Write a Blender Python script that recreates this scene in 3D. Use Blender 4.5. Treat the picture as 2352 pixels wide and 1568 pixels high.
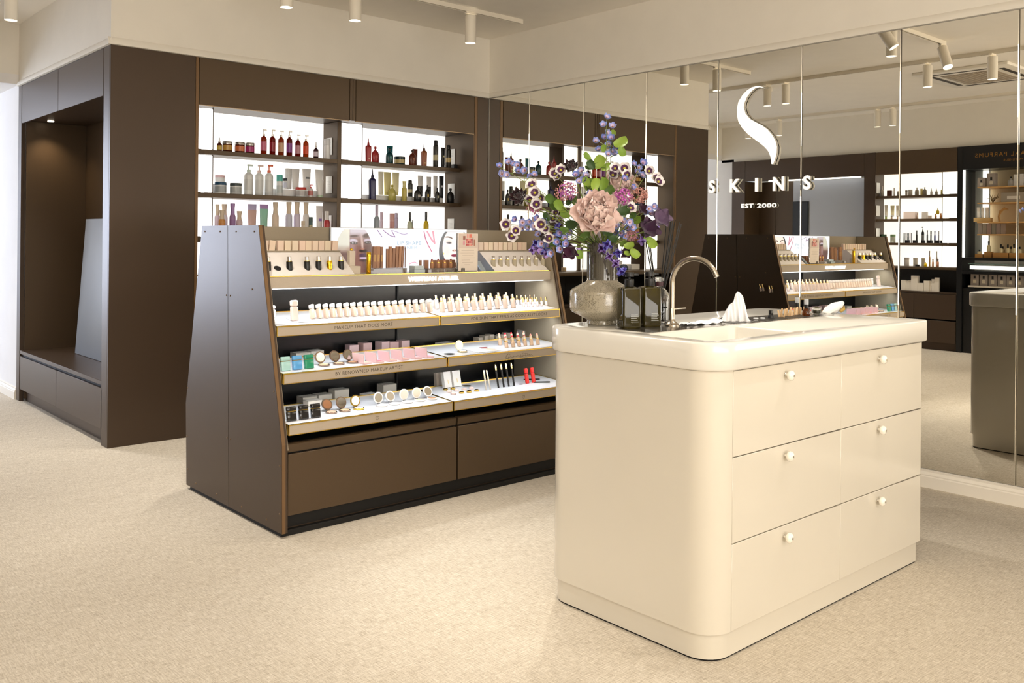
import bpy, bmesh, math, random
import numpy as np
from mathutils import Vector, Matrix

random.seed(7)
PI = math.pi
SC = bpy.context.scene
COL = SC.collection
for o in list(bpy.data.objects):
    bpy.data.objects.remove(o)

# ---------------------------------------------------------------- camera
FPX, CX, CY = 2083.14, 1176.0, 548.44
YAW, ROLL, EYE = 0.8426, 0.0091, 1.25
_f = Vector((math.cos(YAW), math.sin(YAW), 0))
_r0 = Vector((math.sin(YAW), -math.cos(YAW), 0))
_u0 = Vector((0, 0, 1))
_r = _r0 * math.cos(ROLL) + _u0 * math.sin(ROLL)
_u = _u0 * math.cos(ROLL) - _r0 * math.sin(ROLL)
EYEP = Vector((0, 0, EYE))
cam_data = bpy.data.cameras.new('camera')
cam_data.sensor_fit = 'HORIZONTAL'
cam_data.sensor_width = 36.0
cam_data.lens = 36.0 * FPX / 2352.0
cam_data.shift_y = -(784.0 - CY) / 2352.0
cam_data.clip_start = 0.05
cam = bpy.data.objects.new('camera', cam_data)
m = Matrix.Identity(4)
for i in range(3):
    m[i][0], m[i][1], m[i][2] = _r[i], _u[i], -_f[i]
m.translation = EYEP
cam.matrix_world = m
COL.objects.link(cam)
SC.camera = cam

# ---------------------------------------------------------------- world, exposure, large lamps
SC.view_settings.view_transform = 'Standard'
SC.view_settings.look = 'None'
SC.view_settings.gamma = 1.0
SC.view_settings.use_curve_mapping = False
SC.view_settings.exposure = 0.40
w = bpy.data.worlds.new('world')
SC.world = w
w.use_nodes = True
w.node_tree.nodes['Background'].inputs[0].default_value = (0.80, 0.86, 1.0, 1)
w.node_tree.nodes['Background'].inputs[1].default_value = 1.0
cy = SC.cycles
cy.use_denoising = True
try:
    cy.denoiser = 'OPENIMAGEDENOISE'
    cy.denoising_input_passes = 'RGB_ALBEDO_NORMAL'
except Exception:
    pass
cy.max_bounces = 9
cy.diffuse_bounces = 5
cy.glossy_bounces = 5
cy.transmission_bounces = 7
cy.transparent_max_bounces = 8
cy.caustics_reflective = False
cy.caustics_refractive = False
cy.sample_clamp_indirect = 6.0
cy.blur_glossy = 0.5

def area_lamp(name, loc, target, sx, sy, power, color):
    d = bpy.data.lights.new(name, 'AREA')
    d.shape = 'RECTANGLE'; d.size = sx; d.size_y = sy
    d.energy = power; d.color = color
    o = bpy.data.objects.new(name, d)
    o.location = loc
    o.rotation_euler = (Vector(target) - Vector(loc)).to_track_quat('-Z', 'Y').to_euler()
    COL.objects.link(o)
    return o

WARM = (1.0, 0.94, 0.86)
SPOT_W = 40.0
# unseen area lamp under the ceiling, added as soft fill
area_lamp('overhead_fill_lamp', (1.9, -1.3, 2.80), (2.2, 0.6, 0.0), 3.6, 1.6, 32.0, (1.0, 0.95, 0.88))
# added fill behind the viewpoint, aimed upward to brighten walls and ceiling
area_lamp('rear_fill_lamp', (1.0, -3.85, 1.5), (1.4, -1.2, 2.9), 5.0, 2.2, 175.0, (1.0, 0.965, 0.925))
area_lamp('overhead_fill_lamp', (-0.2, 0.3, 2.80), (1.2, 2.6, 0.0), 1.6, 1.6, 30.0, (1.0, 0.94, 0.86))  # second overhead fill, likewise added out of view
# daylight from the shop window at the end of the passage
area_lamp('daylight_lamp', (-1.6, 10.6, 1.6), (1.3, 7.0, 1.1), 3.0, 2.4, 330.0, (0.70, 0.80, 1.0))
area_lamp('daylight_lamp', (-0.9, 9.2, 2.25), (1.7, 6.4, 1.0), 1.5, 1.0, 0.01, (0.74, 0.83, 1.0))
# ---------------------------------------------------------------- view helper (photo pixel column -> point on a known plane)
def ray(px, py):
    return _f + _r * ((px - CX) / FPX) - _u * ((py - CY) / FPX)

def at(px, py, x=None, y=None, z=None):
    d = ray(px, py)
    t = (x / d.x) if x is not None else ((y / d.y) if y is not None else (z - EYE) / d.z)
    return EYEP + d * t

MIRX = 4.681
def rat(px, py, x=None, z=None):          # the same through the mirror wall
    p = at(px, py, x=2 * MIRX - x) if x is not None else at(px, py, z=z)
    return Vector((2 * MIRX - p.x, p.y, p.z))

def mpp(p):                               # metres per photo pixel at a point
    return (Vector(p) - EYEP).dot(_f) / FPX

# ---------------------------------------------------------------- materials
def lin(c):
    out = []
    for v in c[:3]:
        v = v / 255.0
        out.append(v / 12.92 if v <= 0.04045 else ((v + 0.055) / 1.055) ** 2.4)
    return tuple(out)

MATS = {}
def mat(rgb, rough=0.5, metal=0.0, trans=0.0, coat=0.0, emit=0.0, spec=0.5, ior=1.45, alpha=1.0, name='surface', sheen=0.0):
    key = (tuple(rgb), rough, metal, trans, coat, emit, spec, ior, alpha, sheen)
    if key in MATS:
        return MATS[key]
    mt = bpy.data.materials.new(name)
    mt.use_nodes = True
    b = mt.node_tree.nodes['Principled BSDF']
    c = lin(rgb)
    b.inputs['Base Color'].default_value = (*c, 1)
    b.inputs['Roughness'].default_value = rough
    b.inputs['Metallic'].default_value = metal
    b.inputs['Transmission Weight'].default_value = trans
    b.inputs['Coat Weight'].default_value = coat
    b.inputs['Coat Roughness'].default_value = 0.06
    b.inputs['Specular IOR Level'].default_value = spec
    b.inputs['IOR'].default_value = ior
    b.inputs['Alpha'].default_value = alpha
    if sheen:
        b.inputs['Sheen Weight'].default_value = sheen
    if emit:
        b.inputs['Emission Color'].default_value = (*c, 1)
        b.inputs['Emission Strength'].default_value = emit
    MATS[key] = mt
    return mt

def noisy(mt, scale=40.0, amount=0.12, bump=0.0, stretch=(1, 1, 1), rough_var=0.0, bump_scale=None):
    """vary the base colour of a plain material with noise and give it a fine relief"""
    nt = mt.node_tree
    b = nt.nodes['Principled BSDF']
    tc = nt.nodes.new('ShaderNodeTexCoord')
    mp = nt.nodes.new('ShaderNodeMapping')
    mp.inputs['Scale'].default_value = stretch
    nt.links.new(tc.outputs['Object'], mp.inputs['Vector'])
    n = nt.nodes.new('ShaderNodeTexNoise')
    n.inputs['Scale'].default_value = scale
    n.inputs['Detail'].default_value = 4
    nt.links.new(mp.outputs['Vector'], n.inputs['Vector'])
    c = b.inputs['Base Color'].default_value[:]
    ramp = nt.nodes.new('ShaderNodeValToRGB')
    ramp.color_ramp.elements[0].position = 0.3
    ramp.color_ramp.elements[1].position = 0.7
    ramp.color_ramp.elements[0].color = tuple(v * (1 - amount) for v in c[:3]) + (1,)
    ramp.color_ramp.elements[1].color = tuple(min(1, v * (1 + amount)) for v in c[:3]) + (1,)
    nt.links.new(n.outputs['Fac'], ramp.inputs['Fac'])
    nt.links.new(ramp.outputs['Color'], b.inputs['Base Color'])
    if bump:
        n2 = n
        if bump_scale:
            n2 = nt.nodes.new('ShaderNodeTexNoise')
            n2.inputs['Scale'].default_value = bump_scale
            nt.links.new(mp.outputs['Vector'], n2.inputs['Vector'])
        bp = nt.nodes.new('ShaderNodeBump')
        bp.inputs['Strength'].default_value = bump
        bp.inputs['Distance'].default_value = 0.002
        nt.links.new(n2.outputs['Fac'], bp.inputs['Height'])
        nt.links.new(bp.outputs['Normal'], b.inputs['Normal'])
    return mt

def fresh(*a, **k):
    """a material of its own (not shared through the cache)"""
    key = None
    before = dict(MATS)
    MATS.clear()
    mt = mat(*a, **k)
    MATS.clear(); MATS.update(before)
    return mt

# ---------------------------------------------------------------- meshes
MESHES = {}
def bm_new():
    return bmesh.new()

def add_box(bm, x0, y0, z0, x1, y1, z1, bevel=0.0, seg=2):
    x0, x1 = min(x0, x1), max(x0, x1); y0, y1 = min(y0, y1), max(y0, y1); z0, z1 = min(z0, z1), max(z0, z1)
    vs = [bm.verts.new(p) for p in ((x0, y0, z0), (x1, y0, z0), (x1, y1, z0), (x0, y1, z0), (x0, y0, z1), (x1, y0, z1), (x1, y1, z1), (x0, y1, z1))]
    fs = [bm.faces.new([vs[i] for i in q]) for q in ((3, 2, 1, 0), (4, 5, 6, 7), (0, 1, 5, 4), (1, 2, 6, 5), (2, 3, 7, 6), (3, 0, 4, 7))]
    if bevel > 0:
        es = list({e for f in fs for e in f.edges})
        bmesh.ops.bevel(bm, geom=es, offset=bevel, segments=seg, affect='EDGES', profile=0.5)
    return bm

def boxm(x0, y0, z0, x1, y1, z1, bevel=0.0, seg=2):
    return add_box(bm_new(), x0, y0, z0, x1, y1, z1, bevel, seg)

def add_lathe(bm, prof, seg=20, cx=0.0, cy=0.0, sx=1.0, sy=1.0, cap=True, slant=0.0):
    """rings of (radius, height); slant shifts each ring in x by slant*z"""
    rings = []
    for r, z in prof:
        rings.append([bm.verts.new((cx + r * sx * math.cos(2 * PI * i / seg) + slant * z, cy + r * sy * math.sin(2 * PI * i / seg), z)) for i in range(seg)])
    for a, b in zip(rings, rings[1:]):
        for i in range(seg):
            j = (i + 1) % seg
            bm.faces.new((a[i], a[j], b[j], b[i]))
    if cap:
        if prof[0][0] > 1e-6: bm.faces.new(list(reversed(rings[0])))
        if prof[-1][0] > 1e-6: bm.faces.new(rings[-1])
    return bm

def lathe(prof, seg=20, **k):
    return add_lathe(bm_new(), prof, seg, **k)

def add_prism(bm, pts, z0, z1, pts_top=None):
    pt = pts_top or pts
    a = [bm.verts.new((x, y, z0)) for x, y in pts]
    b = [bm.verts.new((x, y, z1)) for x, y in pt]
    n = len(pts)
    for i in range(n):
        j = (i + 1) % n
        bm.faces.new((a[i], a[j], b[j], b[i]))
    bm.faces.new(list(reversed(a))); bm.faces.new(b)
    return bm

def add_prism_x(bm, yz, x0, x1):
    """a profile in the y-z plane extruded along x"""
    a = [bm.verts.new((x0, y, z)) for y, z in yz]
    b = [bm.verts.new((x1, y, z)) for y, z in yz]
    n = len(yz)
    for i in range(n):
        j = (i + 1) % n
        bm.faces.new((a[i], b[i], b[j], a[j]))
    bm.faces.new(a); bm.faces.new(list(reversed(b)))
    bmesh.ops.recalc_face_normals(bm, faces=bm.faces)
    return bm

def add_tube(bm, pts, rad, seg=8, cap=True):
    pts = [Vector(p) for p in pts]
    rads = rad if isinstance(rad, (list, tuple)) else [rad] * len(pts)
    rings = []
    up = Vector((0.13, 0.27, 0.95))
    for i, p in enumerate(pts):
        d = (pts[min(i + 1, len(pts) - 1)] - pts[max(i - 1, 0)]).normalized()
        if abs(d.dot(up)) > 0.98: up = Vector((1, 0.1, 0))
        a = d.cross(up).normalized(); b = a.cross(d).normalized()
        up = b
        rings.append([bm.verts.new(p + (a * math.cos(2 * PI * k / seg) + b * math.sin(2 * PI * k / seg)) * rads[i]) for k in range(seg)])
    for a, b in zip(rings, rings[1:]):
        for k in range(seg):
            j = (k + 1) % seg
            bm.faces.new((a[k], b[k], b[j], a[j]))
    if cap:
        bm.faces.new(rings[0]); bm.faces.new(list(reversed(rings[-1])))
    bmesh.ops.recalc_face_normals(bm, faces=bm.faces)
    return bm

def tube(pts, rad, seg=8):
    return add_tube(bm_new(), pts, rad, seg)

def rr(x0, x1, y0, y1, radii, inset=0.0, seg=8):
    """rounded rectangle, corner radii in order (x0,y0) (x1,y0) (x1,y1) (x0,y1)"""
    x0 += inset; x1 -= inset; y0 += inset; y1 -= inset
    r = [max(0.0005, q - inset) for q in radii]
    out = []
    for (cx, cy_, a0, q) in ((x0 + r[0], y0 + r[0], PI, r[0]), (x1 - r[1], y0 + r[1], 1.5 * PI, r[1]), (x1 - r[2], y1 - r[2], 0, r[2]), (x0 + r[3], y1 - r[3], 0.5 * PI, r[3])):
        for k in range(seg + 1):
            t = a0 + 0.5 * PI * k / seg
            out.append((cx + q * math.cos(t), cy_ + q * math.sin(t)))
    return out

def to_mesh(bm, name, mt, smooth=True, angle=40):
    me = bpy.data.meshes.new(name)
    bm.to_mesh(me); bm.free()
    if mt is not None:
        for q in (mt if isinstance(mt, (list, tuple)) else [mt]):
            me.materials.append(q)
    if smooth:
        me.shade_smooth() if hasattr(me, 'shade_smooth') else None
        try:
            me.set_sharp_from_angle(angle=math.radians(angle))
        except Exception:
            pass
    return me

# ---------------------------------------------------------------- things and parts
def thing(name, label, cat, loc=(0, 0, 0), rotz=0.0, group=None, kind=None):
    o = bpy.data.objects.new(name, None)
    o.empty_display_size = 0.02
    o.location = loc; o.rotation_euler = (0, 0, rotz)
    o['label'] = label; o['category'] = cat
    if group: o['group'] = group
    if kind: o['kind'] = kind
    COL.objects.link(o)
    return o

def obj(name, bm, mt, parent=None, smooth=True, label=None, angle=40, kind=None):
    me = bm if isinstance(bm, bpy.types.Mesh) else to_mesh(bm, name, mt, smooth, angle)
    o = bpy.data.objects.new(name, me)
    COL.objects.link(o)
    if parent is not None: o.parent = parent
    if label: o['label'] = label
    if kind: o['kind'] = kind
    return o

def struct(name, bm, mt, label, parent=None, smooth=True):
    o = obj(name, bm, mt, parent, smooth)
    o['kind'] = 'structure'; o['label'] = label; o['category'] = name.split('_')[0]
    return o

def solo(name, bm, mt, label, cat, group=None, smooth=True, loc=None):
    o = obj(name, bm, mt, None, smooth)
    o['label'] = label; o['category'] = cat
    if group: o['group'] = group
    if loc is not None: o.location = loc
    return o

def text_bm(body, size, extrude=0.0, offset=0.0, space=1.0, align='LEFT'):
    cu = bpy.data.curves.new('lettering', 'FONT')
    cu.body = body; cu.size = size; cu.extrude = extrude; cu.offset = offset
    cu.space_character = space; cu.align_x = align; cu.align_y = 'BOTTOM_BASELINE' if False else 'BOTTOM'
    cu.resolution_u = 3
    o = bpy.data.objects.new('lettering', cu)
    COL.objects.link(o)
    bpy.context.view_layer.update()
    dg = bpy.context.evaluated_depsgraph_get()
    me = bpy.data.meshes.new_from_object(o.evaluated_get(dg))
    bpy.data.objects.remove(o); bpy.data.curves.remove(cu)
    bm = bm_new(); bm.from_mesh(me); bpy.data.meshes.remove(me)
    return bm

def fit_text(bm, width=None, height=None):
    xs = [v.co.x for v in bm.verts]; ys = [v.co.y for v in bm.verts]
    x0, x1, y0, y1 = min(xs), max(xs), min(ys), max(ys)
    sx = width / (x1 - x0) if width else None
    sy = height / (y1 - y0) if height else None
    sx = sx or sy; sy = sy or sx
    for v in bm.verts:
        v.co.x = (v.co.x - x0) * sx; v.co.y = (v.co.y - y0) * sy
    return bm

def place_bm(bm, origin, ex, ey, ez):
    o, ex, ey, ez = Vector(origin), Vector(ex), Vector(ey), Vector(ez)
    for v in bm.verts:
        c = v.co.copy()
        v.co = o + ex * c.x + ey * c.y + ez * c.z
    bmesh.ops.recalc_face_normals(bm, faces=bm.faces)
    return bm

ORD = 'first second third fourth fifth sixth seventh eighth ninth tenth eleventh twelfth thirteenth fourteenth fifteenth sixteenth seventeenth eighteenth nineteenth twentieth'.split()
# ---------------------------------------------------------------- shared materials
WALL = noisy(fresh((238, 232, 220), 0.75, name='wall_paint'), 6, 0.015)
CEIL = noisy(fresh((244, 238, 227), 0.8, name='ceiling_paint'), 6, 0.015)
PASS = noisy(fresh((236, 233, 230), 0.75, name='passage_paint'), 6, 0.015)
TRIMW = mat((240, 233, 220), 0.45, name='trim_paint')
BRONZE = noisy(fresh((84, 67, 48), 0.40, metal=0.25, name='bronze_laminate'), 900, 0.10, bump=0.04)
BRONZE_D = noisy(fresh((74, 59, 46), 0.36, metal=0.25, name='dark_bronze_laminate'), 900, 0.10, bump=0.04)
BRONZE_L = noisy(fresh((118, 90, 60), 0.42, metal=0.25, name='light_bronze_edge'), 900, 0.08)
BLACKGAP = mat((14, 12, 10), 0.7)
DARKIN = mat((24, 21, 19), 0.55)
LIT = mat((255, 253, 250), 0.5, emit=1.15, name='lit_panel')
LITB = mat((255, 252, 246), 0.5, emit=0.86, name='lit_back_panel')
CREAM = noisy(fresh((220, 213, 198), 0.18, coat=0.55, name='cream_lacquer'), 3, 0.012)
CREAMTOP = mat((234, 230, 220), 0.20, coat=0.4, name='cream_solid_surface')
TAUPE = noisy(fresh((184, 170, 152), 0.38, name='taupe_lacquer'), 300, 0.03)
TAUPE_D = noisy(fresh((150, 138, 118), 0.42, name='taupe_liner'), 300, 0.03)
GOLD = mat((226, 190, 92), 0.22, metal=1.0, name='brass')
STEEL = mat((186, 176, 162), 0.24, metal=1.0, name='brushed_steel')
CHROME = mat((225, 222, 216), 0.08, metal=1.0, name='chrome')
MIRROR = mat((242, 240, 232), 0.0, metal=1.0, name='mirror')
WHITEP = mat((245, 243, 240), 0.4, name='white_plastic')
GLASS = mat((255, 255, 255), 0.0, trans=1.0, ior=1.45, name='clear_glass')
ACRYL = mat((252, 252, 252), 0.03, trans=0.92, ior=1.3, name='clear_acrylic')
BLACKP = mat((22, 21, 21), 0.35, name='black_plastic')
LENS = mat((255, 250, 240), 0.5, emit=6.0, name='lamp_lens')

def carpet_material():
    mt = bpy.data.materials.new('woven_carpet'); mt.use_nodes = True
    nt = mt.node_tree; b = nt.nodes['Principled BSDF']
    b.inputs['Roughness'].default_value = 0.95
    b.inputs['Specular IOR Level'].default_value = 0.15
    tc = nt.nodes.new('ShaderNodeTexCoord')
    def streak(sc, scale, detail=3.0):
        mp = nt.nodes.new('ShaderNodeMapping'); mp.inputs['Scale'].default_value = sc
        nt.links.new(tc.outputs['Object'], mp.inputs['Vector'])
        n = nt.nodes.new('ShaderNodeTexNoise'); n.inputs['Scale'].default_value = scale; n.inputs['Detail'].default_value = detail
        nt.links.new(mp.outputs['Vector'], n.inputs['Vector'])
        return n.outputs['Fac']
    def mx(op, a, c):
        q = nt.nodes.new('ShaderNodeMath'); q.operation = op
        for i, v in enumerate((a, c)):
            if isinstance(v, (int, float)): q.inputs[i].default_value = v
            else: nt.links.new(v, q.inputs[i])
        return q.outputs[0]
    a = streak((1, 9, 1), 26); c = streak((9, 1, 1), 26); d = streak((1, 1, 1), 330, 2)
    e = streak((1, 3, 1), 3.0)
    v = mx('ADD', mx('ADD', mx('MULTIPLY', a, 0.33), mx('MULTIPLY', c, 0.33)), mx('ADD', mx('MULTIPLY', d, 0.28), mx('MULTIPLY', e, 0.06)))
    ramp = nt.nodes.new('ShaderNodeValToRGB')
    els = ramp.color_ramp.elements
    els[0].position = 0.36; els[0].color = (*lin((168, 156, 138)), 1)
    els[1].position = 0.66; els[1].color = (*lin((232, 224, 210)), 1)
    q = els.new(0.5); q.color = (*lin((204, 193, 175)), 1)
    nt.links.new(v, ramp.inputs['Fac'])
    nt.links.new(ramp.outputs['Color'], b.inputs['Base Color'])
    bp = nt.nodes.new('ShaderNodeBump'); bp.inputs['Strength'].default_value = 0.35; bp.inputs['Distance'].default_value = 0.004
    nt.links.new(v, bp.inputs['Height']); nt.links.new(bp.outputs['Normal'], b.inputs['Normal'])
    return mt

# ---------------------------------------------------------------- the room
YB, XA, ZT, ZC_ = 5.538, 1.775, 2.369, 2.84      # back wall plane, its free corner, top of the joinery, ceiling
YF = 7.62
XO = -1.35
struct('floor', boxm(-3.2, -4, -0.06, 5.2, 12, 0), carpet_material(), 'pale beige woven carpet floor of the shop')
struct('ceiling', boxm(-3.2, -4, ZC_, 5.2, YF, ZC_ + 0.08), CEIL, 'cream painted flat ceiling of the shop')
struct('ceiling_passage', boxm(-3.2, YF + 0.001, 2.386, XA + 0.1, 12, 2.46), PASS, 'lower white ceiling of the daylit passage')
struct('wall_back', boxm(XA, YB, ZT + 0.004, 4.69, YF, ZC_), WALL, 'cream bulkhead wall above the brown shelving')
struct('wall_far', boxm(-3.2, YF, 2.46, XA, YF + 0.22, ZC_ + 0.05), WALL, 'cream lintel across the opening to the passage')
bm = boxm(4.688, -4, 0, 4.9, YB + 0.6, ZC_)
add_box(bm, 4.681, -4, 2.375, 4.69, YB, ZC_)
struct('wall_right', bm, WALL, 'cream wall carrying the long mirror')
struct('wall_left', boxm(1.783, YF, 0, 1.95, 12, 2.386), PASS, 'white daylit wall of the passage')
struct('wall_passage', boxm(-1.6, 7.415, 0, -1.40, 12, 2.386), PASS, 'white wall of the passage opposite')
bm = boxm(-1.7, -4, 0, -1.42, 2.98, ZC_)
add_box(bm, -1.7, 2.97, 2.352, -1.40, YF, ZC_)
add_box(bm, -2.1, 2.97, 0, -1.95, 7.42, 2.40)
struct('wall_opposite', bm, WALL, 'cream wall above the brown joinery across the shop')
struct('wall_front', boxm(-3.2, -4.15, 0, 5.2, -4, ZC_), WALL, 'cream wall behind the viewpoint')
# end of the passage with its shop window
bm = boxm(-3.2, 12, 0, -0.9, 12.15, 2.46); add_box(bm, 1.5, 12, 0, 2.0, 12.15, 2.46); add_box(bm, -0.9, 12, 2.2, 1.5, 12.15, 2.46); add_box(bm, -0.9, 12, 0, 1.5, 12.15, 0.25)
struct('wall_end', bm, PASS, 'white end wall of the passage around the shop window')
wn = struct('window_1', boxm(-0.9, 12.06, 0.25, -0.85, 12.12, 2.2), mat((60, 60, 62), 0.4), 'dark framed shop window at the end of the passage')
obj('frame', boxm(1.45, 12.06, 0.25, 1.5, 12.12, 2.2), mat((60, 60, 62), 0.4), wn)
obj('pane', boxm(-0.85, 12.085, 0.25, 1.45, 12.093, 2.2), GLASS, wn)

def bead(name, pts, label, axis):
    """cornice bead: a shallow stepped moulding run along x or y"""
    bm = bm_new()
    prof = [(0, 0), (0.016, 0.002), (0.018, 0.012), (0.012, 0.030), (0.006, 0.040), (0.0, 0.046)]
    (a0, a1, wall, sgn) = pts
    ring0, ring1 = [], []
    for d, h in prof:
        q = wall + sgn * d
        z = ZT - 0.001 + h
        ring0.append(bm.verts.new((a0, q, z) if axis == 'x' else (q, a0, z)))
        ring1.append(bm.verts.new((a1, q, z) if axis == 'x' else (q, a1, z)))
    n = len(prof)
    for i in range(n):
        j = (i + 1) % n
        bm.faces.new((ring0[i], ring0[j], ring1[j], ring1[i]))
    bm.faces.new(ring0); bm.faces.new(list(reversed(ring1)))
    bmesh.ops.recalc_face_normals(bm, faces=bm.faces)
    return struct(name, bm, TRIMW if False else WALL, label)

bead('trim_1', (XA - 0.018, 4.681, YB, -1), 'cream bead along the foot of the bulkhead above the brown shelving', 'x')
bead('trim_2', (YB - 0.018, YF, XA, -1), 'bead along the daylit side of the bulkhead', 'y')
bead('trim_3', (-4, YB, 4.681, -1), 'cream bead above the long mirror', 'y')

def skirting(name, wall, sgn, a0, a1, label):
    prof = [(0, 0), (0.020, 0), (0.020, 0.055), (0.016, 0.060), (0.017, 0.066), (0.010, 0.080), (0.011, 0.088), (0.004, 0.092), (0, 0.092)]
    bm = bm_new()
    r0 = [bm.verts.new((wall + sgn * d, a0, h)) for d, h in prof]
    r1 = [bm.verts.new((wall + sgn * d, a1, h)) for d, h in prof]
    n = len(prof)
    for i in range(n):
        j = (i + 1) % n
        bm.faces.new((r0[i], r0[j], r1[j], r1[i]))
    bm.faces.new(r0); bm.faces.new(list(reversed(r1)))
    bmesh.ops.recalc_face_normals(bm, faces=bm.faces)
    return struct(name, bm, TRIMW, label, smooth=False)
skirting('baseboard_right', 4.687, -1, -4, YB - 0.05, 'white moulded baseboard under the long mirror')
skirting('baseboard_left', 1.783, -1, YF + 0.002, 12, 'white moulded baseboard in the daylit passage')

# ---------------------------------------------------------------- the long mirror, pane by pane
mw = thing('wall_mirror', 'long frameless mirror of tall panels covering the wall behind the cream counter', 'mirror', (4.681, 2.0, 0.095))
joints = [YB - 0.004] + [5.063 - 0.573 * k for k in range(12)]
for a, b in zip(joints, joints[1:]):
    bm = boxm(-0.0, b - 2.0 + 0.0018, 0.0, 0.005, a - 2.0 - 0.0018, 2.366 - 0.095, 0.0)
    es = [e for e in bm.edges if all(v.co.x < 0.001 for v in e.verts) and abs(e.verts[0].co.z - e.verts[1].co.z) > 1]
    bmesh.ops.bevel(bm, geom=es, offset=0.003, segments=1, affect='EDGES')
    obj('mirror_panel', bm, MIRROR, mw, smooth=False)
obj('backing_board', boxm(0.005, joints[-1] - 2.0, 0, 0.0062, joints[0] - 2.0, 2.272), mat((120, 112, 98), 0.5), mw)

# ---------------------------------------------------------------- wall sign on the mirror
SIGNM = mat((255, 252, 246), 0.35, emit=0.55, name='lit_sign_acrylic')
SIGNE = mat((226, 220, 205), 0.4, name='sign_return')
EXM, EYM, EZM = (0, -1, 0), (0, 0, 1), (-1, 0, 0)     # text axes on the mirror: along -y, up, out of the mirror
def sign_solid(bm, origin, depth, name, parent):
    """lettering (flat text mesh) thickened to DEPTH standing off the mirror"""
    faces = list(bm.faces)
    r = bmesh.ops.extrude_face_region(bm, geom=faces)
    vs = [e for e in r['geom'] if isinstance(e, bmesh.types.BMVert)]
    for v in vs: v.co.z += depth
    place_bm(bm, origin, EXM, EYM, EZM)
    bm.normal_update()
    for f in bm.faces:
        f.material_index = 0 if f.normal.x < -0.9 else 1
    me = to_mesh(bm, name, [SIGNM, SIGNE], smooth=False)
    return obj(name, me, None, parent)
sg = thing('mirror_sign', 'white raised shop name and curved emblem fixed to the mirror', 'sign', (MIRX, 2.0, 1.5))
OFF = Vector((-MIRX, -2.0, -1.5))
for ch, px in zip('SKINS', (1640, 1693, 1742, 1793, 1858)):
    bm = text_bm(ch, 0.1, offset=0.0035)
    hgt = 0.081
    xs = [v.co.x for v in bm.verts]; ysv = [v.co.y for v in bm.verts]
    wid = (max(xs) - min(xs)) / (max(ysv) - min(ysv)) * hgt
    fit_text(bm, wid, hgt)
    yc = at(px, 425, x=MIRX).y
    sign_solid(bm, Vector((MIRX - 0.004, yc + wid / 2, 1.5437)) + OFF, 0.020, 'letter', sg)
y0 = at(1705, 474, x=MIRX).y
y1 = at(1786, 474, x=MIRX).y
xcur = 0.0
tw = y0 - y1
for wd_, f0, f1 in (('EST', 0.0, 0.36), ('2000', 0.46, 1.0)):
    bm = fit_text(text_bm(wd_, 0.05, offset=0.0015, space=1.08), tw * (f1 - f0), 0.0265)
    sign_solid(bm, Vector((MIRX - 0.006, y0 - tw * f0, 1.4475)) + OFF, 0.008, 'date_lettering', sg)
# the emblem: an S-shaped leaf between two curves (outline read off in metres along -y and z)
EL= [(2.9977, 2.1501), (3.0249, 2.1638), (3.0522, 2.1697), (3.0888, 2.1661), (3.1257, 2.1491), (3.1565, 2.1232), (3.1813, 2.0883), (3.1916, 2.0517), (3.1912, 2.0086), (3.18, 1.9699), (3.1545, 1.9301), (3.1167, 1.8922), (3.0733, 1.8596), (3.0304, 1.83), (2.994, 1.8011), (2.9699, 1.7733), (2.9565, 1.7412), (2.9513, 1.7018)]
ER= [(2.9976, 2.149), (3.0339, 2.1607), (3.0642, 2.1579), (3.0947, 2.1402), (3.1222, 2.1114), (3.1386, 2.0784), (3.1433, 2.0522), (3.1304, 2.0135), (3.0991, 1.9785), (3.056, 1.9534), (3.0134, 1.9312), (2.9772, 1.9045), (2.9472, 1.8708), (2.9262, 1.838), (2.9153, 1.8009), (2.9167, 1.7647), (2.9269, 1.729), (2.9395, 1.6985)]
bm = bm_new()
la = [bm.verts.new((-(y - 2.0), z - 1.5, 0)) for y, z in EL]
ra = [bm.verts.new((-(y - 2.0), z - 1.5, 0)) for y, z in ER]
for i in range(len(la) - 1):
    bm.faces.new((la[i], la[i + 1], ra[i + 1], ra[i]))
bmesh.ops.recalc_face_normals(bm, faces=bm.faces)
for f in bm.faces:
    if f.normal.z < 0: f.normal_flip()
bmesh.ops.subdivide_edges(bm, edges=[e for e in bm.edges], cuts=1, smooth=0.6)
for v in bm.verts: v.co.z = 0
sign_solid(bm, Vector((MIRX - 0.004, 2.0, 1.5)) + OFF, 0.020, 'emblem', sg)
# ---------------------------------------------------------------- brown alcove cabinet at the free end of the back wall
ac = thing('alcove_cabinet', 'tall dark brown cabinet with an open alcove, bench and drawers facing the passage', 'cabinet', (XA, YB, 0))
def acb(name, x0, y0, z0, x1, y1, z1, mt=BRONZE_D, bevel=0.0015, parent=None):
    return obj(name, boxm(x0 - XA, y0 - YB, z0, x1 - XA, y1 - YB, z1, bevel, 1), mt, parent or ac)
acb('end_panel', XA, YB, 0, 2.285, YB + 0.018, ZT)
acb('corner_post', XA, YB + 0.019, 0, XA + 0.03, 5.652, ZT)
acb('jamb_strip', XA + 0.003, 5.655, 0.09, XA + 0.02, 5.668, ZT)
acb('corner_post', XA, 7.53, 0, XA + 0.03, YF - 0.002, ZT)
for y0, y1 in ((5.672, 6.598), (6.603, 7.527)):
    acb('top_door', XA + 0.002, y0, 2.083, XA + 0.02, y1, ZT - 0.002)
acb('alcove_ceiling', XA + 0.022, 5.66, 2.10, 2.236, 7.52, 2.12)
acb('back_panel', 2.228, 5.66, 0.02, 2.246, 7.53, 2.10, BRONZE)
acb('side_panel', XA + 0.03, 7.505, 0.02, 2.228, 7.525, 2.10, BRONZE)
acb('side_panel', XA + 0.03, 5.655, 0.02, 2.228, 5.67, 2.10, BRONZE)
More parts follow.
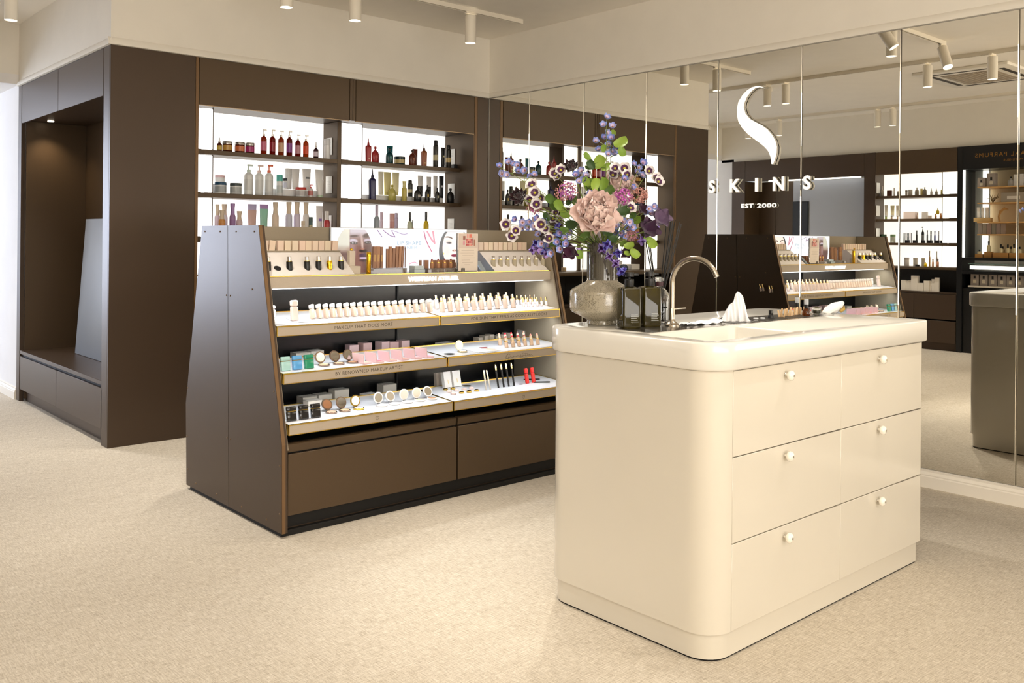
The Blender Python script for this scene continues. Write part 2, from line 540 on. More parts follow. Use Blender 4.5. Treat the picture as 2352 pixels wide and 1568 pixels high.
acb('bench_board', XA + 0.002, 5.656, 0.356, 2.228, 7.527, 0.382)
acb('grip_channel', XA + 0.02, 5.67, 0.335, XA + 0.04, 7.525, 0.356, BLACKGAP, 0)
for y0, y1 in ((5.658, 6.587), (6.592, 7.525)):
    acb('drawer', XA + 0.003, y0, 0.092, XA + 0.021, y1, 0.338)
acb('kick_board', XA + 0.045, 5.654, 0, XA + 0.06, 7.53, 0.09)
dl = obj('downlight', lathe([(0.022, 0), (0.022, 0.006)], 16), mat((255, 240, 214), emit=5.0), ac)
dl.location = (0.16, 1.83, 2.094)
sd = bpy.data.lights.new('alcove_downlight', 'SPOT'); sd.energy = 9; sd.color = (1, 0.80, 0.56); sd.spot_size = 1.9; sd.spot_blend = 0.8; sd.shadow_soft_size = 0.02
so = bpy.data.objects.new('alcove_downlight', sd); so.location = (XA + 0.16, YB + 1.83, 2.088); COL.objects.link(so)
bd = solo('leaning_board', boxm(-0.006, -1.25, 0, 0.006, 0.0, 0.985, 0.001), mat((122, 123, 124), 0.45), 'flat grey board leaning against the back of the brown alcove', 'board')
bd.location = (2.045, 7.09, 0.384); bd.rotation_euler = (0, math.radians(4.0), 0)

# ---------------------------------------------------------------- lit shelving bays (back wall and across the shop)
def on_back(u, v, z): return (u, YB + v, z)
def on_opposite(u, v, z): return (XO - v, u, z)
SHELF_Z = (1.813, 1.533, 1.245)
def bay(label, mapf, u0, u1, door, right_v, ztop, base_u, zs=SHELF_Z, rec=0.193, left_side=True):
    """one bay: u0..u1 the lit opening, door = (u,u) of the top door, rec = set-back of the shelves, right_v = front of the right cheek"""
    zdoor = 2.075
    t = thing('shelving_bay', label, 'shelving', mapf((u0 + u1) / 2, 0, 0))
    o0 = Vector(t.location)
    def pb(name, a, b, mt, bevel=0.0012, parent=None):
        p, q = Vector(mapf(*a)) - o0, Vector(mapf(*b)) - o0
        return obj(name, boxm(p.x, p.y, p.z, q.x, q.y, q.z, bevel, 1), mt, parent or t)
    back = rec + 0.205
    pb('top_door', (door[0], 0, zdoor), (door[1], 0.018, ztop - 0.002), BRONZE)
    pb('top_box', (u0 - 0.03, 0.02, zdoor + 0.012), (u1 + 0.01, back, ztop - 0.004), BRONZE_D)
    pb('door_edge', (door[0], 0.001, zdoor - 0.006), (door[1], 0.012, zdoor), mat((176, 150, 120), 0.35, metal=0.4))
    pb('led_profile', (u1 - 0.20, 0.03, zdoor + 0.004), (u1 + 0.005, 0.045, zdoor + 0.012), LIT, 0)
    edges = [zdoor + 0.012] + [z for z in zs] + [0.966]
    for z in zs:
        s = pb('shelf', (u0, rec, z - 0.030), (u1, back, z), BRONZE)
    for a, b in zip(edges, edges[1:]):
        top = a if a == edges[0] else a - 0.030
        pb('light_box', (u0 + 0.004, rec + 0.012, b + 0.004), (u0 + 0.180, rec + 0.026, top - 0.004), LIT, 0.004)
        pb('light_box_edge', (u0 + 0.181, rec + 0.010, b + 0.001), (u0 + 0.184, rec + 0.030, top - 0.001), BRONZE_D, 0)
        pb('lit_back', (u0 + 0.184, back - 0.006, b + 0.001), (u1 - 0.001, back, top - 0.001), LITB, 0)
    pb('back_board', (u0 - 0.02, back + 0.001, 0.02), (u1 + 0.02, back + 0.012, ztop - 0.01), BRONZE_D)
    if left_side:
        pb('side_panel', (u0 - 0.018, 0.02, 0.02), (u0, back, zdoor + 0.010), BRONZE)
    pb('side_panel', (u1, right_v, 0.966 if right_v > 0.05 else 0.02), (u1 + (0.0325 if right_v > 0.05 else 0.016), back, zdoor + 0.010), BRONZE)
    # base cabinet under the worktop: open niche, shelf, two drawers and kick
    b0, b1 = base_u
    pb('niche_back', (b0, back - 0.03, 0.10), (b1, back - 0.02, 0.93), DARKIN)
    pb('niche_shelf', (b0, 0.02, 0.655), (b1, back - 0.03, 0.677), BRONZE_D)
    mid = (b0 + b1) / 2
    for a, b in ((b0 + 0.003, mid - 0.002), (mid + 0.002, b1 - 0.003)):
        pb('drawer', (a, 0, 0.092), (b, 0.018, 0.345), BRONZE_D)
        pb('drawer', (a, 0, 0.362), (b, 0.018, 0.650), BRONZE_D)
    pb('kick_board', (b0, 0.05, 0), (b1, 0.065, 0.088), BRONZE_D)
    return t, pb

b1t, pb = bay('dark brown shelving bay with lit white shelves next to the alcove cabinet', on_back, 2.307, 3.414, (2.309, 3.393), 0.193, ZT, (2.29, 3.43))
pb('stile', (2.286, 0, 0), (2.306, 0.02, ZT - 0.001), BRONZE_L)
pb('stile', (3.397, 0, 2.075), (3.4185, 0.02, ZT - 0.001), BRONZE)
b2t, pb = bay('dark brown shelving bay with lit white shelves beside the mirror corner', on_back, 3.447, 4.545, (3.4465, 4.530), 0.02, ZT, (3.432, 4.545), left_side=False)
pb('stile', (3.4215, 0, 2.075), (3.443, 0.02, ZT - 0.001), BRONZE)
pb('stile', (4.534, 0, 0), (4.5625, 0.02, ZT - 0.001), BRONZE_L)
pb('corner_panel', (4.564, 0.002, 0), (4.6795, 0.02, ZT - 0.001), BRONZE_D)
solo('worktop', boxm(2.3075, YB + 0.001, 0.931, 4.5445, YB + 0.39, 0.9655, 0.002), BRONZE, 'continuous brown worktop under the lit shelves of the back wall', 'worktop')

# ---------------------------------------------------------------- brown joinery across the shop (seen in the mirror)
OT = 2.349
b3t, pb = bay('dark brown shelving bay with lit shelves across the shop, seen in the mirror', on_opposite, 4.362, 5.335, (4.364, 5.333), 0.02, OT, (4.362, 5.335), rec=0.03)
pb('stile', (5.336, 0, 0), (5.480, 0.02, OT), BRONZE_D)
solo('worktop', boxm(XO - 0.24, 4.363, 0.936, XO - 0.001, 5.334, 0.9655, 0.002), BRONZE, 'brown worktop of the lit shelving bay across the shop', 'worktop')
al = thing('alcove_cabinet', 'dark brown alcove across the shop with a glowing bar and pale wall panel', 'cabinet', (XO, 6.4, 0))
def alb(name, y0, z0, y1, z1, v0, v1, mt=BRONZE_D, bevel=0.001):
    return obj(name, boxm(-v1, y0 - 6.4, z0, -v0, y1 - 6.4, z1, bevel, 1), mt, al)
alb('jamb_post', 7.20, 0, 7.41, OT, 0, 0.02)
alb('header_panel', 5.482, 2.068, 6.34, OT, 0, 0.02); alb('header_panel', 6.344, 2.068, 7.198, OT, 0, 0.02)
alb('side_panel', 7.20, 0.02, 7.22, 2.07, 0.02, 0.36, BRONZE); alb('side_panel', 5.462, 0.02, 5.482, 2.07, 0.02, 0.36, BRONZE)
alb('back_panel', 6.935, 0.02, 7.20, 2.07, 0.35, 0.36, BRONZE); alb('back_panel', 6.66, 0.02, 6.93, 2.07, 0.35, 0.36, BRONZE)
alb('pale_panel', 5.482, 0.40, 6.658, 2.07, 0.34, 0.36, mat((196, 202, 214), 0.35))
alb('alcove_ceiling', 5.482, 2.085, 7.2, 2.10, 0.02, 0.36)
alb('bench_board', 5.482, 0.356, 7.2, 0.382, 0.0, 0.36)
alb('front_panel', 5.482, 0.02, 7.2, 0.34, 0.0, 0.02)
alb('light_bar', 5.65, 2.068, 6.985, 2.084, 0.24, 0.262, mat((255, 250, 242), emit=3.0), 0.003)
sc_ = thing('wall_screen', 'black flat screen hung in the brown alcove across the shop', 'screen', (XO - 0.335, 6.54, 1.3))
obj('screen_frame', boxm(-0.002, -0.118, -0.50, 0.012, 0.118, 0.49, 0.002), BLACKP, sc_)
obj('screen_glass', boxm(0.0122, -0.110, -0.49, 0.0132, 0.110, 0.48), mat((8, 8, 9), 0.08), sc_)

# black perfume cabinet
NOIR = mat((20, 20, 21), 0.32, name='black_lacquer')
WOODL = mat((206, 160, 100), 0.4, name='light_oak')
pc = thing('perfume_cabinet', 'black perfume display cabinet with oak shelves across the shop, seen in the mirror', 'cabinet', (XO, 3.68, 0))
def pcb(name, y0, z0, y1, z1, v0, v1, mt=NOIR, bevel=0.001):
    return obj(name, boxm(-v1, y0 - 3.68, z0, -v0, y1 - 3.68, z1, bevel, 1), mt, pc)
pcb('side_panel', 4.302, 0, 4.359, OT, -0.004, 0.36); pcb('side_panel', 3.0, 0, 3.05, OT, -0.004, 0.36)
pcb('header_panel', 3.052, 2.085, 4.30, OT, -0.002, 0.36)
pcb('back_panel', 3.052, 1.085, 4.13, 2.085, 0.34, 0.36, mat((226, 208, 170), 0.5))
pcb('lit_cheek', 4.132, 1.085, 4.19, 2.083, 0.28, 0.30, mat((255, 254, 248), emit=1.6))
pcb('grey_cheek', 4.192, 1.085, 4.278, 2.083, 0.30, 0.32, mat((150, 152, 146), 0.35))
pcb('light_strip', 4.278, 1.088, 4.300, 2.08, 0.0, 0.02, mat((255, 254, 248), emit=2.2))
for z in (1.886, 1.708, 1.490, 1.352):
    pcb('oak_shelf', 3.052, z - 0.014, 4.165, z, 0.06, 0.34, WOODL)
pcb('counter_slab', 3.052, 1.055, 4.30, 1.087, -0.02, 0.36)
pcb('glass_ledge', 3.1, 1.012, 4.22, 1.020, -0.04, 0.2, mat((150, 190, 180), 0.05, trans=0.6))
pcb('glowing_strip', 3.1, 0.955, 4.215, 0.995, 0.0, 0.03, mat((255, 254, 250), emit=1.7))
pcb('drawer_ledge', 3.052, 0.90, 4.30, 0.935, -0.02, 0.36)
pcb('display_shelf', 3.1, 0.752, 4.235, 0.770, 0.0, 0.36, mat((205, 196, 180), 0.4))
pcb('niche_back', 3.052, 0.35, 4.30, 0.90, 0.34, 0.36, DARKIN)
pcb('lower_front', 3.052, 0.0, 4.30, 0.74, 0.02, 0.05)
for body, size, yl, z in (('AAL PARFUMS', 0.058, None, 2.214), ('PARFUMEUR', 0.030, None, 2.158)):
    a = rat(2240, 355, x=XO).y if body.startswith('AAL') else rat(2305, 366, x=XO).y
    bwid = 0.52 if body.startswith('AAL') else 0.20
    bm = fit_text(text_bm(body, size, space=1.25), bwid, size * 0.8)
    # the sign reads towards +y seen from the shop floor
    place_bm(bm, (0.0035, a - bwid - 3.68, z), (0, 1, 0), (0, 0, 1), (1, 0, 0))
    obj('brass_lettering', bm, mat((170, 120, 58), 0.35, metal=0.6), pc, smooth=False)

# ---------------------------------------------------------------- make-up gondola
XG0, XG1 = 1.793, 3.562
gd = thing('makeup_gondola', 'dark brown double-sided make-up gondola with sloping sides and tiered trays', 'display stand', (XG0, 3.425, 0))
GO = Vector((XG0, 3.425, 0))
def gb(name, x0, y0, z0, x1, y1, z1, mt=BRONZE, bevel=0.0012, parent=None):
    return obj(name, boxm(x0 - GO.x, y0 - GO.y, z0, x1 - GO.x, y1 - GO.y, z1, bevel, 1), mt, parent or gd)
def gprof(name, yz, x0, x1, mt, bevel=0.0):
    bm = add_prism_x(bm_new(), [(y - GO.y, z) for y, z in yz], x0 - GO.x, x1 - GO.x)
    return obj(name, bm, mt, gd, smooth=False)
FRONT = [(3.425, 0.02), (3.432, 0.385), (3.662, 1.2995)]
BACKP = [(4.416, 0.02), (4.432, 0.42), (4.255, 1.2995)]
def screw(parent, x, y, z, sx):
    s = obj('screw', lathe([(0.0042, 0), (0.0038, 0.0016), (0.002, 0.0028), (0, 0.003)], 8, cap=False), mat((120, 96, 70), 0.3, metal=0.8), parent)
    s.location = (x - GO.x, y - GO.y, z); s.rotation_euler = (0, math.radians(90) * sx, 0)
for x0, x1, xs, sx in ((XG0, XG0 + 0.027, XG0, -1), (XG1 - 0.027, XG1, XG1, 1)):
    lf = gprof('side_leaf', FRONT + [(3.969, 1.2995), (3.936, 0.02)][0:0] + [(3.967, 1.2995), (3.929, 0.02)], x0, x1, BRONZE_D)
    lb = gprof('side_leaf', [(3.933, 0.02), (3.971, 1.2995)] + list(reversed(BACKP)), x0, x1, BRONZE_D)
    gprof('seam_filler', [(3.92, 0.02), (3.945, 0.02), (3.985, 1.295), (3.955, 1.295)], x0 + 0.006, x1 - 0.006, BRONZE_L)
    for y, z in ((3.70, 1.272), (3.88, 1.272), (4.05, 1.272), (4.22, 1.272), (3.714, 1.02), (4.305, 1.06), (3.505, 0.60), (3.447, 0.30), (3.445, 0.10), (4.41, 0.50), (4.412, 0.26), (4.40, 0.10),
                 (3.935, 0.98), (3.975, 0.98), (3.92, 0.33), (3.955, 0.33), (3.56, 0.05), (3.80, 0.05), (4.06, 0.05), (4.30, 0.05)):
        screw(gd, xs, y, z, sx)
for x0, x1 in ((XG0 + 0.0275, XG0 + 0.034), (XG1 - 0.034, XG1 - 0.0275)):
    gprof('side_liner', [(3.436, 0.36), (3.672, 1.297), (3.95, 1.297), (3.95, 0.36)], x0, x1, TAUPE_D)
# front edging strips
for x0, x1 in ((XG0 + 0.001, XG0 + 0.016), (XG1 - 0.016, XG1 - 0.001)):
    gprof('edge_strip', [(3.4225, 0.02), (3.4295, 0.385), (3.6595, 1.2995), (3.6625, 1.2995), (3.4325, 0.385), (3.4255, 0.02)], x0, x1, BRONZE_L)
gb('plinth', XG0 + 0.010, 3.446, 0, XG1 - 0.010, 4.395, 0.024, BLACKGAP)
gb('kick_board', 1.822, 3.470, 0.004, 3.533, 3.485, 0.086, BRONZE_D)
for x0, x1 in ((1.829, 2.7225), (2.7355, 3.526)):
    dr = gb('drawer', x0, 3.443, 0.0835, x1, 3.462, 0.3405, BRONZE)
    yzs = [(3.452, 0.3475), (3.446, 0.380), (3.452, 0.3845), (3.475, 0.3845), (3.475, 0.3475)]
    gprof('grip_rail', yzs, x0, x1, BRONZE)
gb('carcass', 1.824, 3.466, 0.03, 3.531, 3.94, 0.375, BLACKGAP, 0)
gb('dark_back', 1.83, 3.925, 0.376, 3.525, 3.940, 1.03, mat((16, 16, 17), 0.25))
gb('centre_post', 2.695, 3.915, 0.376, 2.705, 3.925, 1.02, mat((12, 12, 12), 0.5))
gb('upper_back', 1.827, 3.925, 1.03, 3.528, 3.945, 1.298, TAUPE_D)
gb('rear_back', 1.83, 3.955, 0.03, 3.525, 3.975, 1.298, TAUPE_D)
# header shelf with lit lettering
gb('header_shelf', 1.828, 3.63, 1.024, 3.527, 3.924, 1.0745, TAUPE, 0.0015)
gb('header_gold_edge', 1.828, 3.6295, 1.0738, 3.527, 3.640, 1.0785, GOLD, 0.0008)
gb('header_end', 3.5265, 3.6305, 1.026, 3.5278, 3.9, 1.072, BLACKGAP, 0)
bm = text_bm('WESTMAN ATELIER', 0.03, extrude=0.0015, offset=0.0012, space=1.05)
xl, xr_ = at(937, 641, y=3.63).x, at(1053, 637, y=3.63).x
fit_text(bm, xr_ - xl, 0.0215)
place_bm(bm, (xl - GO.x, 3.6275 - GO.y, 1.0385), (1, 0, 0), (0, 0, 1), (0, -1, 0))
obj('lit_lettering', bm, mat((255, 255, 255), emit=2.2), gd, smooth=False)
LEDC = mat((240, 247, 255), emit=2.5, name='led_strip')
def led(y, z, power, parent=gd):
    gb('led_strip', 1.86, y - 0.004, z - 0.004, 3.50, y + 0.004, z, LEDC, 0)
    for xc in (2.26, 3.10):
        d = bpy.data.lights.new('led_lamp', 'AREA'); d.shape = 'RECTANGLE'; d.size = 0.80; d.size_y = 0.012; d.energy = power; d.color = (0.90, 0.95, 1.0)
        o = bpy.data.objects.new('led_lamp', d); o.location = (xc, y + 0.006, z - 0.006); o.rotation_euler = (math.radians(12), 0, 0); COL.objects.link(o)
led(3.660, 1.0235, 1.2)

MARBLE = noisy(fresh((244, 244, 247), 0.16, name='white_marble_laminate'), 9, 0.02, stretch=(1, 3, 1))
class Tray:
    def __init__(s, yf, zf, yb, zb): s.yf, s.zf, s.yb, s.zb = yf, zf, yb, zb
    def z(s, y): return s.zf + (s.zb - s.zf) * (y - s.yf) / (s.yb - s.yf)
T1, T2, T3 = Tray(3.553, 0.867, 3.86, 0.900), Tray(3.490, 0.672, 3.80, 0.691), Tray(3.440, 0.464, 3.75, 0.484)
XS = 2.700
WORD = {('u', 0): 'MAKEUP THAT DOES MORE', ('u', 1): 'FOR SKIN THAT FEELS AS GOOD AS IT LOOKS', ('m', 0): 'BY RENOWNED MAKEUP ARTIST'}
INK = mat((70, 60, 50), 0.5)
TRAYNAME = {}
for tk, T, lev in (('u', T1, 'upper'), ('m', T2, 'middle'), ('b', T3, 'lower')):
    for si, (x0, x1) in enumerate(((1.8285, XS - 0.003), (XS + 0.003, 3.5265))):
        said = {('u', 0): 'lettered MAKEUP THAT DOES MORE', ('u', 1): 'lettered FOR SKIN THAT FEELS AS GOOD', ('m', 0): 'lettered BY RENOWNED MAKEUP ARTIST', ('m', 1): 'signed in handwriting', ('b', 0): 'with a small heart, under the white compacts', ('b', 1): 'with a small heart, under the black pencils'}[(tk, si)]
        t = thing('display_tray', f'gold-edged taupe and white gondola tray {said}', 'tray', (x0, T.yf, T.zf), 0, 'gondola trays')
        def tp(name, yz, a, b, mt):
            bm = add_prism_x(bm_new(), [(y - T.yf, z - T.zf) for y, z in yz], a - x0, b - x0)
            return obj(name, bm, mt, t, smooth=False)
        h = 0.043
        tp('tray_front', [(T.yf, T.zf - 0.001), (T.yf + 0.012, T.zf - 0.0002), (T.yf + 0.012, T.zf - h), (T.yf, T.zf - h)], x0 + 0.003, x1 - 0.003, TAUPE)
        tp('tray_bottom', [(T.yf + 0.012, T.zf - h + 0.002), (T.yf + 0.012, T.zf - h + 0.008), (T.yb, T.zb - 0.028), (T.yb, T.zb - 0.034)], x0 + 0.003, x1 - 0.003, DARKIN)
        tp('tray_surface', [(T.yf + 0.006, T.zf - 0.003), (T.yf + 0.006, T.zf + 0.0005), (T.yb - 0.003, T.zb + 0.0003), (T.yb - 0.003, T.zb - 0.003)], x0 + 0.004, x1 - 0.004, MARBLE)
        tp('gold_edge', [(T.yf - 0.0012, T.zf - 0.0045), (T.yf - 0.0012, T.zf + 0.0008), (T.yf + 0.006, T.zf + 0.0012), (T.yf + 0.006, T.zf - 0.0045)], x0, x1, GOLD)
        tp('gold_edge', [(T.yf - 0.0012, T.zf - h - 0.0015), (T.yf - 0.0012, T.zf - h + 0.0012), (T.yf + 0.004, T.zf - h + 0.0012), (T.yf + 0.004, T.zf - h - 0.0015)], x0, x1, GOLD)
        tp('gold_edge', [(T.yb - 0.003, T.zb - 0.02), (T.yb - 0.003, T.zb + 0.004), (T.yb + 0.002, T.zb + 0.004), (T.yb + 0.002, T.zb - 0.02)], x0, x1, GOLD)
        for a, b in ((x0, x0 + 0.004), (x1 - 0.004, x1)):
            tp('gold_edge', [(T.yf - 0.0008, T.zf - h - 0.001), (T.yf - 0.0008, T.zf), (T.yb, T.zb + 0.003), (T.yb, T.zb - 0.034)], a, b, GOLD)
        key = (tk, si)
        yy = T.yf - 0.0016
        if key in WORD:
            pxl, pxr, py = {('u', 0): (769, 902, 749), ('u', 1): (1083, 1257, 728), ('m', 0): (771, 926, 855)}[key]
            a, b = at(pxl, py, y=yy).x, at(pxr, py, y=yy).x
            bm = fit_text(text_bm(WORD[key], 0.02, space=1.1), b - a, 0.0150)
            place_bm(bm, (a - x0, yy + 0.0013 - T.yf, -0.0295), (1, 0, 0), (0, 0, 1), (0, -1, 0))
            obj('printed_lettering', bm, INK, t, smooth=False)
        elif tk == 'b':
            px, py = (867, 960) if si == 0 else (1203, 911)
            c = at(px, py, y=yy)
            pts = []
            for k in range(25):
                q = PI * 2 * k / 24
                pts.append((c.x - x0 + 0.0075 * math.sin(q) ** 3 + 0.001 * math.sin(q), yy + 0.001 - T.yf, c.z - T.zf + 0.0006 * (13 * math.cos(q) - 5 * math.cos(2 * q) - 2 * math.cos(3 * q) - math.cos(4 * q))))
            obj('printed_heart', add_tube(bm_new(), pts, 0.0005, 4), INK, t)
        else:
            # the flowing handwritten signature, as pen strokes (u along, v up, in px of the photograph)
            strokes = [[(1172, 815), (1169, 812), (1164, 816), (1162, 822), (1165, 824), (1169, 819), (1168, 826), (1163, 828), (1161, 825), (1168, 822), (1174, 818), (1176, 821), (1180, 817), (1178, 821), (1183, 817), (1186, 819), (1188, 815), (1190, 819)],
                       [(1187, 812), (1188, 811)], [(1191, 815), (1192, 820), (1196, 814), (1197, 820), (1202, 810)], [(1199, 817), (1203, 815), (1200, 819), (1206, 815), (1207, 818), (1209, 808)], [(1204, 812), (1213, 811)], [(1209, 818), (1212, 814), (1213, 817), (1216, 813), (1217, 817), (1220, 814), (1224, 816)]]
            bm = bm_new()
            for s_ in strokes:
                pts = []
                for a, b in s_:
                    q = at(a, b, y=yy)
                    pts.append((q.x - x0, yy + 0.001 - T.yf, q.z - T.zf))
                add_tube(bm, pts, 0.0007, 4)
            obj('handwritten_signature', bm, INK, t)
led(3.60, 0.828, 0.8)
led(3.53, 0.632, 0.8)
# ---------------------------------------------------------------- cream wash counter
CT = 0.949
ct = thing('wash_counter', 'cream lacquered counter with rounded corners, sink and six drawers with round knobs', 'counter', (2.20, 1.579, 0))
CO = Vector((2.20, 1.579, 0))
def arc(cx, cy_, r, a0, a1, n=10):
    return [(cx + r * math.cos(math.radians(a0 + (a1 - a0) * k / n)), cy_ + r * math.sin(math.radians(a0 + (a1 - a0) * k / n))) for k in range(n + 1)]
def loc2(pts, o=CO): return [(x - o.x, y - o.y) for x, y in pts]
R_ = 0.097
body = [(2.297, 1.599)] + arc(2.297, 1.676, R_, 270, 180) + arc(2.297, 2.193, R_, 180, 90) + arc(3.4965, 2.22, 0.07, 90, 0) + [(3.5665, 1.584), (3.5615, 1.579), (3.5615, 1.599)]
body.reverse()
obj('cabinet_body', add_prism(bm_new(), loc2(body), 0.0825, 0.8635), CREAM, ct, angle=30)
kick = rr(2.20, 3.5665, 1.579, 2.29, (R_, 0.02, 0.07, R_), 0.011, 10)
obj('kick_plinth', add_prism(bm_new(), loc2(kick), 0.006, 0.0825), CREAM, ct, angle=30)
kick2 = rr(2.20, 3.5665, 1.579, 2.29, (R_, 0.02, 0.07, R_), 0.015, 10)
obj('kick_gasket', add_prism(bm_new(), loc2(kick2), 0.0, 0.006), BLACKGAP, ct)
KNOB = lathe([(0.0035, 0), (0.0035, 0.010), (0.0105, 0.0115), (0.0155, 0.016), (0.0168, 0.021), (0.0155, 0.026), (0.0105, 0.0305), (0.004, 0.0315), (0.004, 0.0308), (0, 0.0308)], 20, cap=False)
KNOBM = to_mesh(KNOB, 'knob', mat((246, 240, 228), 0.12, coat=0.6), True, 60)
STEMM = to_mesh(lathe([(0.0062, -0.001), (0.0062, 0.0015), (0.003, 0.002), (0.003, 0.018), (0.0045, 0.0185)], 14), 'knob_stem', CHROME)
DOTM = to_mesh(lathe([(0.004, 0.0305), (0.0036, 0.0325), (0, 0.0327)], 12, cap=False), 'knob_screw', CHROME)
rows = [(0.6035, 0.8605), (0.345, 0.6005), (0.0835, 0.342)]
for (z0, z1), kz in zip(rows, (0.824, 0.567, 0.308)):
    for (x0, x1), kx in zip(((2.2995, 2.9395), (2.9405, 3.5595)), (2.583, 3.205)):
        d = obj('drawer', boxm(x0 - CO.x, 0, z0, x1 - CO.x, 0.0185, z1, 0.0012, 1), CREAM, ct)
        k = obj('knob', KNOBM, None, d, label='glossy white round knob'); k.location = (kx - CO.x, 0.0, kz); k.rotation_euler = (math.radians(90), 0, 0)
        s = obj('knob_stem', STEMM, None, d); s.location = k.location; s.rotation_euler = k.rotation_euler
        s = obj('knob_screw', DOTM, None, d); s.location = k.location; s.rotation_euler = k.rotation_euler
    obj('drawer_shadow_gap', boxm(2.2995 - CO.x, 0.0186, z0 - 0.004, 3.5595 - CO.x, 0.0196, z0 + 0.002), BLACKGAP, ct)
# counter top with sink
tr = (0.109, 0.014, 0.082, 0.109)
def top_loop(inset): return loc2(rr(2.187, 3.5785, 1.562, 2.304, tr, inset, 12))
BX0, BX1, BY0, BY1 = 2.262, 2.732, 1.628, 1.886
def basin_loop(inset): return loc2(rr(BX0, BX1, BY0, BY1, (0.03,) * 4, inset, 6))
bm = bm_new()
def ring(bm, pts, z): return [bm.verts.new((x, y, z)) for x, y in pts]
def bridge(bm, a, b, flip=False):
    n = len(a)
    for i in range(n):
        j = (i + 1) % n
        q = (a[i], a[j], b[j], b[i])
        bm.faces.new(tuple(reversed(q)) if flip else q)
o_ = [ring(bm, top_loop(i), z) for i, z in ((0.006, 0.8655), (0.0, 0.871), (0.0, 0.942), (0.002, 0.947), (0.006, CT))]
for a, b in zip(o_, o_[1:]): bridge(bm, a, b)
i_ = [ring(bm, basin_loop(i), z) for i, z in ((-0.004, CT), (-0.001, 0.947), (0.001, 0.942), (0.006, 0.835), (0.018, 0.822))]
for a, b in zip(i_, i_[1:]): bridge(bm, a, b, True)
bm.faces.new(i_[-1])
bm.faces.new(list(reversed(o_[0])))
def loop_edges(vs): return [bm.edges.get((vs[i], vs[(i + 1) % len(vs)])) for i in range(len(vs))]
bmesh.ops.triangle_fill(bm, edges=loop_edges(o_[-1]) + loop_edges(i_[0]), use_beauty=True, use_dissolve=False)
bmesh.ops.recalc_face_normals(bm, faces=bm.faces)
obj('counter_top', bm, CREAMTOP, ct, angle=50)
obj('sink_drain', lathe([(0.022, 0.8225), (0.022, 0.825), (0.018, 0.8262), (0, 0.8262)], 20, cx=2.50 - CO.x, cy=1.757 - CO.y, cap=False), CHROME, ct)
DECK = mat((150, 144, 134), 0.18, metal=0.85, name='steel_deck')
deck = loc2(rr(2.292, 3.475, 1.893, 2.056, (0.02,) * 4, 0, 4))
obj('steel_deck', add_prism(bm_new(), deck, CT - 0.004, CT + 0.0008), DECK, ct)
for x0, x1, y0, y1 in ((2.99, 3.13, 1.912, 2.035), (3.14, 3.35, 1.912, 2.035), (2.80, 2.95, 1.92, 2.03)):
    obj('deck_inset', boxm(x0 - CO.x, y0 - CO.y, CT + 0.0006, x1 - CO.x, y1 - CO.y, CT + 0.0018), mat((40, 38, 36), 0.4), ct)
DZ = CT + 0.001

# faucet
fa = thing('faucet', 'brushed steel swan-neck faucet with flat lever behind the sink', 'faucet', (2.549, 2.009, DZ))
obj('flange', lathe([(0.028, 0), (0.028, 0.003), (0.024, 0.006), (0.014, 0.014), (0.0105, 0.024)], 24), STEEL, fa)
obj('faucet_body', lathe([(0.0105, 0.01), (0.0105, 0.062), (0.0098, 0.063)], 20), STEEL, fa)
pts = [(0, 0, 0.062), (0, 0, 0.10), (0, 0, 0.15)] + [(0.012 * (1 - math.cos(math.radians(t))), -0.088 + 0.088 * math.cos(math.radians(t)), 0.15 + 0.088 * math.sin(math.radians(t))) for t in range(8, 163, 7)]
obj('spout', tube(pts, 0.0092, 16), STEEL, fa)
obj('lever', boxm(0.004, -0.0055, 0.056, 0.075, 0.0055, 0.0605, 0.0015), STEEL, fa)

# ---------------------------------------------------------------- glass pump bottles, reed diffuser
OLIVE = fresh((86, 74, 10), 0.03, trans=0.75, ior=1.48, name='olive_glass')
def pump_bottle(px, py, label, rot):
    p = at(px, py, z=DZ)
    t = thing('pump_bottle', label, 'bottle', (p.x, p.y, DZ), rot, 'soap bottles on the counter')
    bm = bm_new()
    lo = [(0.031, 0.0), (0.0335, 0.004), (0.034, 0.010), (0.034, 0.128), (0.032, 0.136), (0.020, 0.140), (0.013, 0.142)]
    prev = None
    for s_, z in lo:
        q = [bm.verts.new((x, y * 0.82, z)) for x, y in rr(-s_, s_, -s_, s_, (min(0.009, s_ * 0.9),) * 4, 0, 4)]
        if prev: bridge(bm, prev, q)
        else: bm.faces.new(list(reversed(q)))
        prev = q
    bm.faces.new(prev)
    obj('glass_body', bm, OLIVE, t)
    bm = bm_new(); add_box(bm, -0.029, -0.0235, 0.006, 0.029, 0.0235, 0.105, 0.004)
    obj('liquid', bm, mat((70, 58, 6), 0.1, trans=0.35), t)
    bm = bm_new()
    for k in range(5):
        add_box(bm, -0.006, -0.0290, 0.022 + 0.006 * k, 0.022 - 0.003 * (k % 3), -0.0284, 0.0235 + 0.006 * k)
    obj('printed_lines', bm, mat((190, 190, 180), 0.5), t, kind='stuff')
    obj('collar', lathe([(0.0155, 0.141), (0.0162, 0.143), (0.0162, 0.165), (0.0152, 0.166), (0.006, 0.1662)], 24), BLACKP, t)
    obj('pump_rod', lathe([(0.0042, 0.165), (0.0042, 0.176)], 12), BLACKP, t)
    bm = lathe([(0.014, 0.174), (0.0162, 0.176), (0.0162, 0.187), (0.0152, 0.190), (0, 0.191)], 24, cap=False)
    add_box(bm, 0.010, -0.004, 0.178, 0.034, 0.004, 0.186, 0.001)
    obj('pump_head', bm, BLACKP, t)
pump_bottle(1444.5, 753, 'olive glass pump bottle with black head, beside the vase', math.radians(-24))
pump_bottle(1491, 749, 'olive glass pump bottle with black head, between its twin and the reed diffuser', math.radians(-24))
p = at(1514, 743, z=DZ)
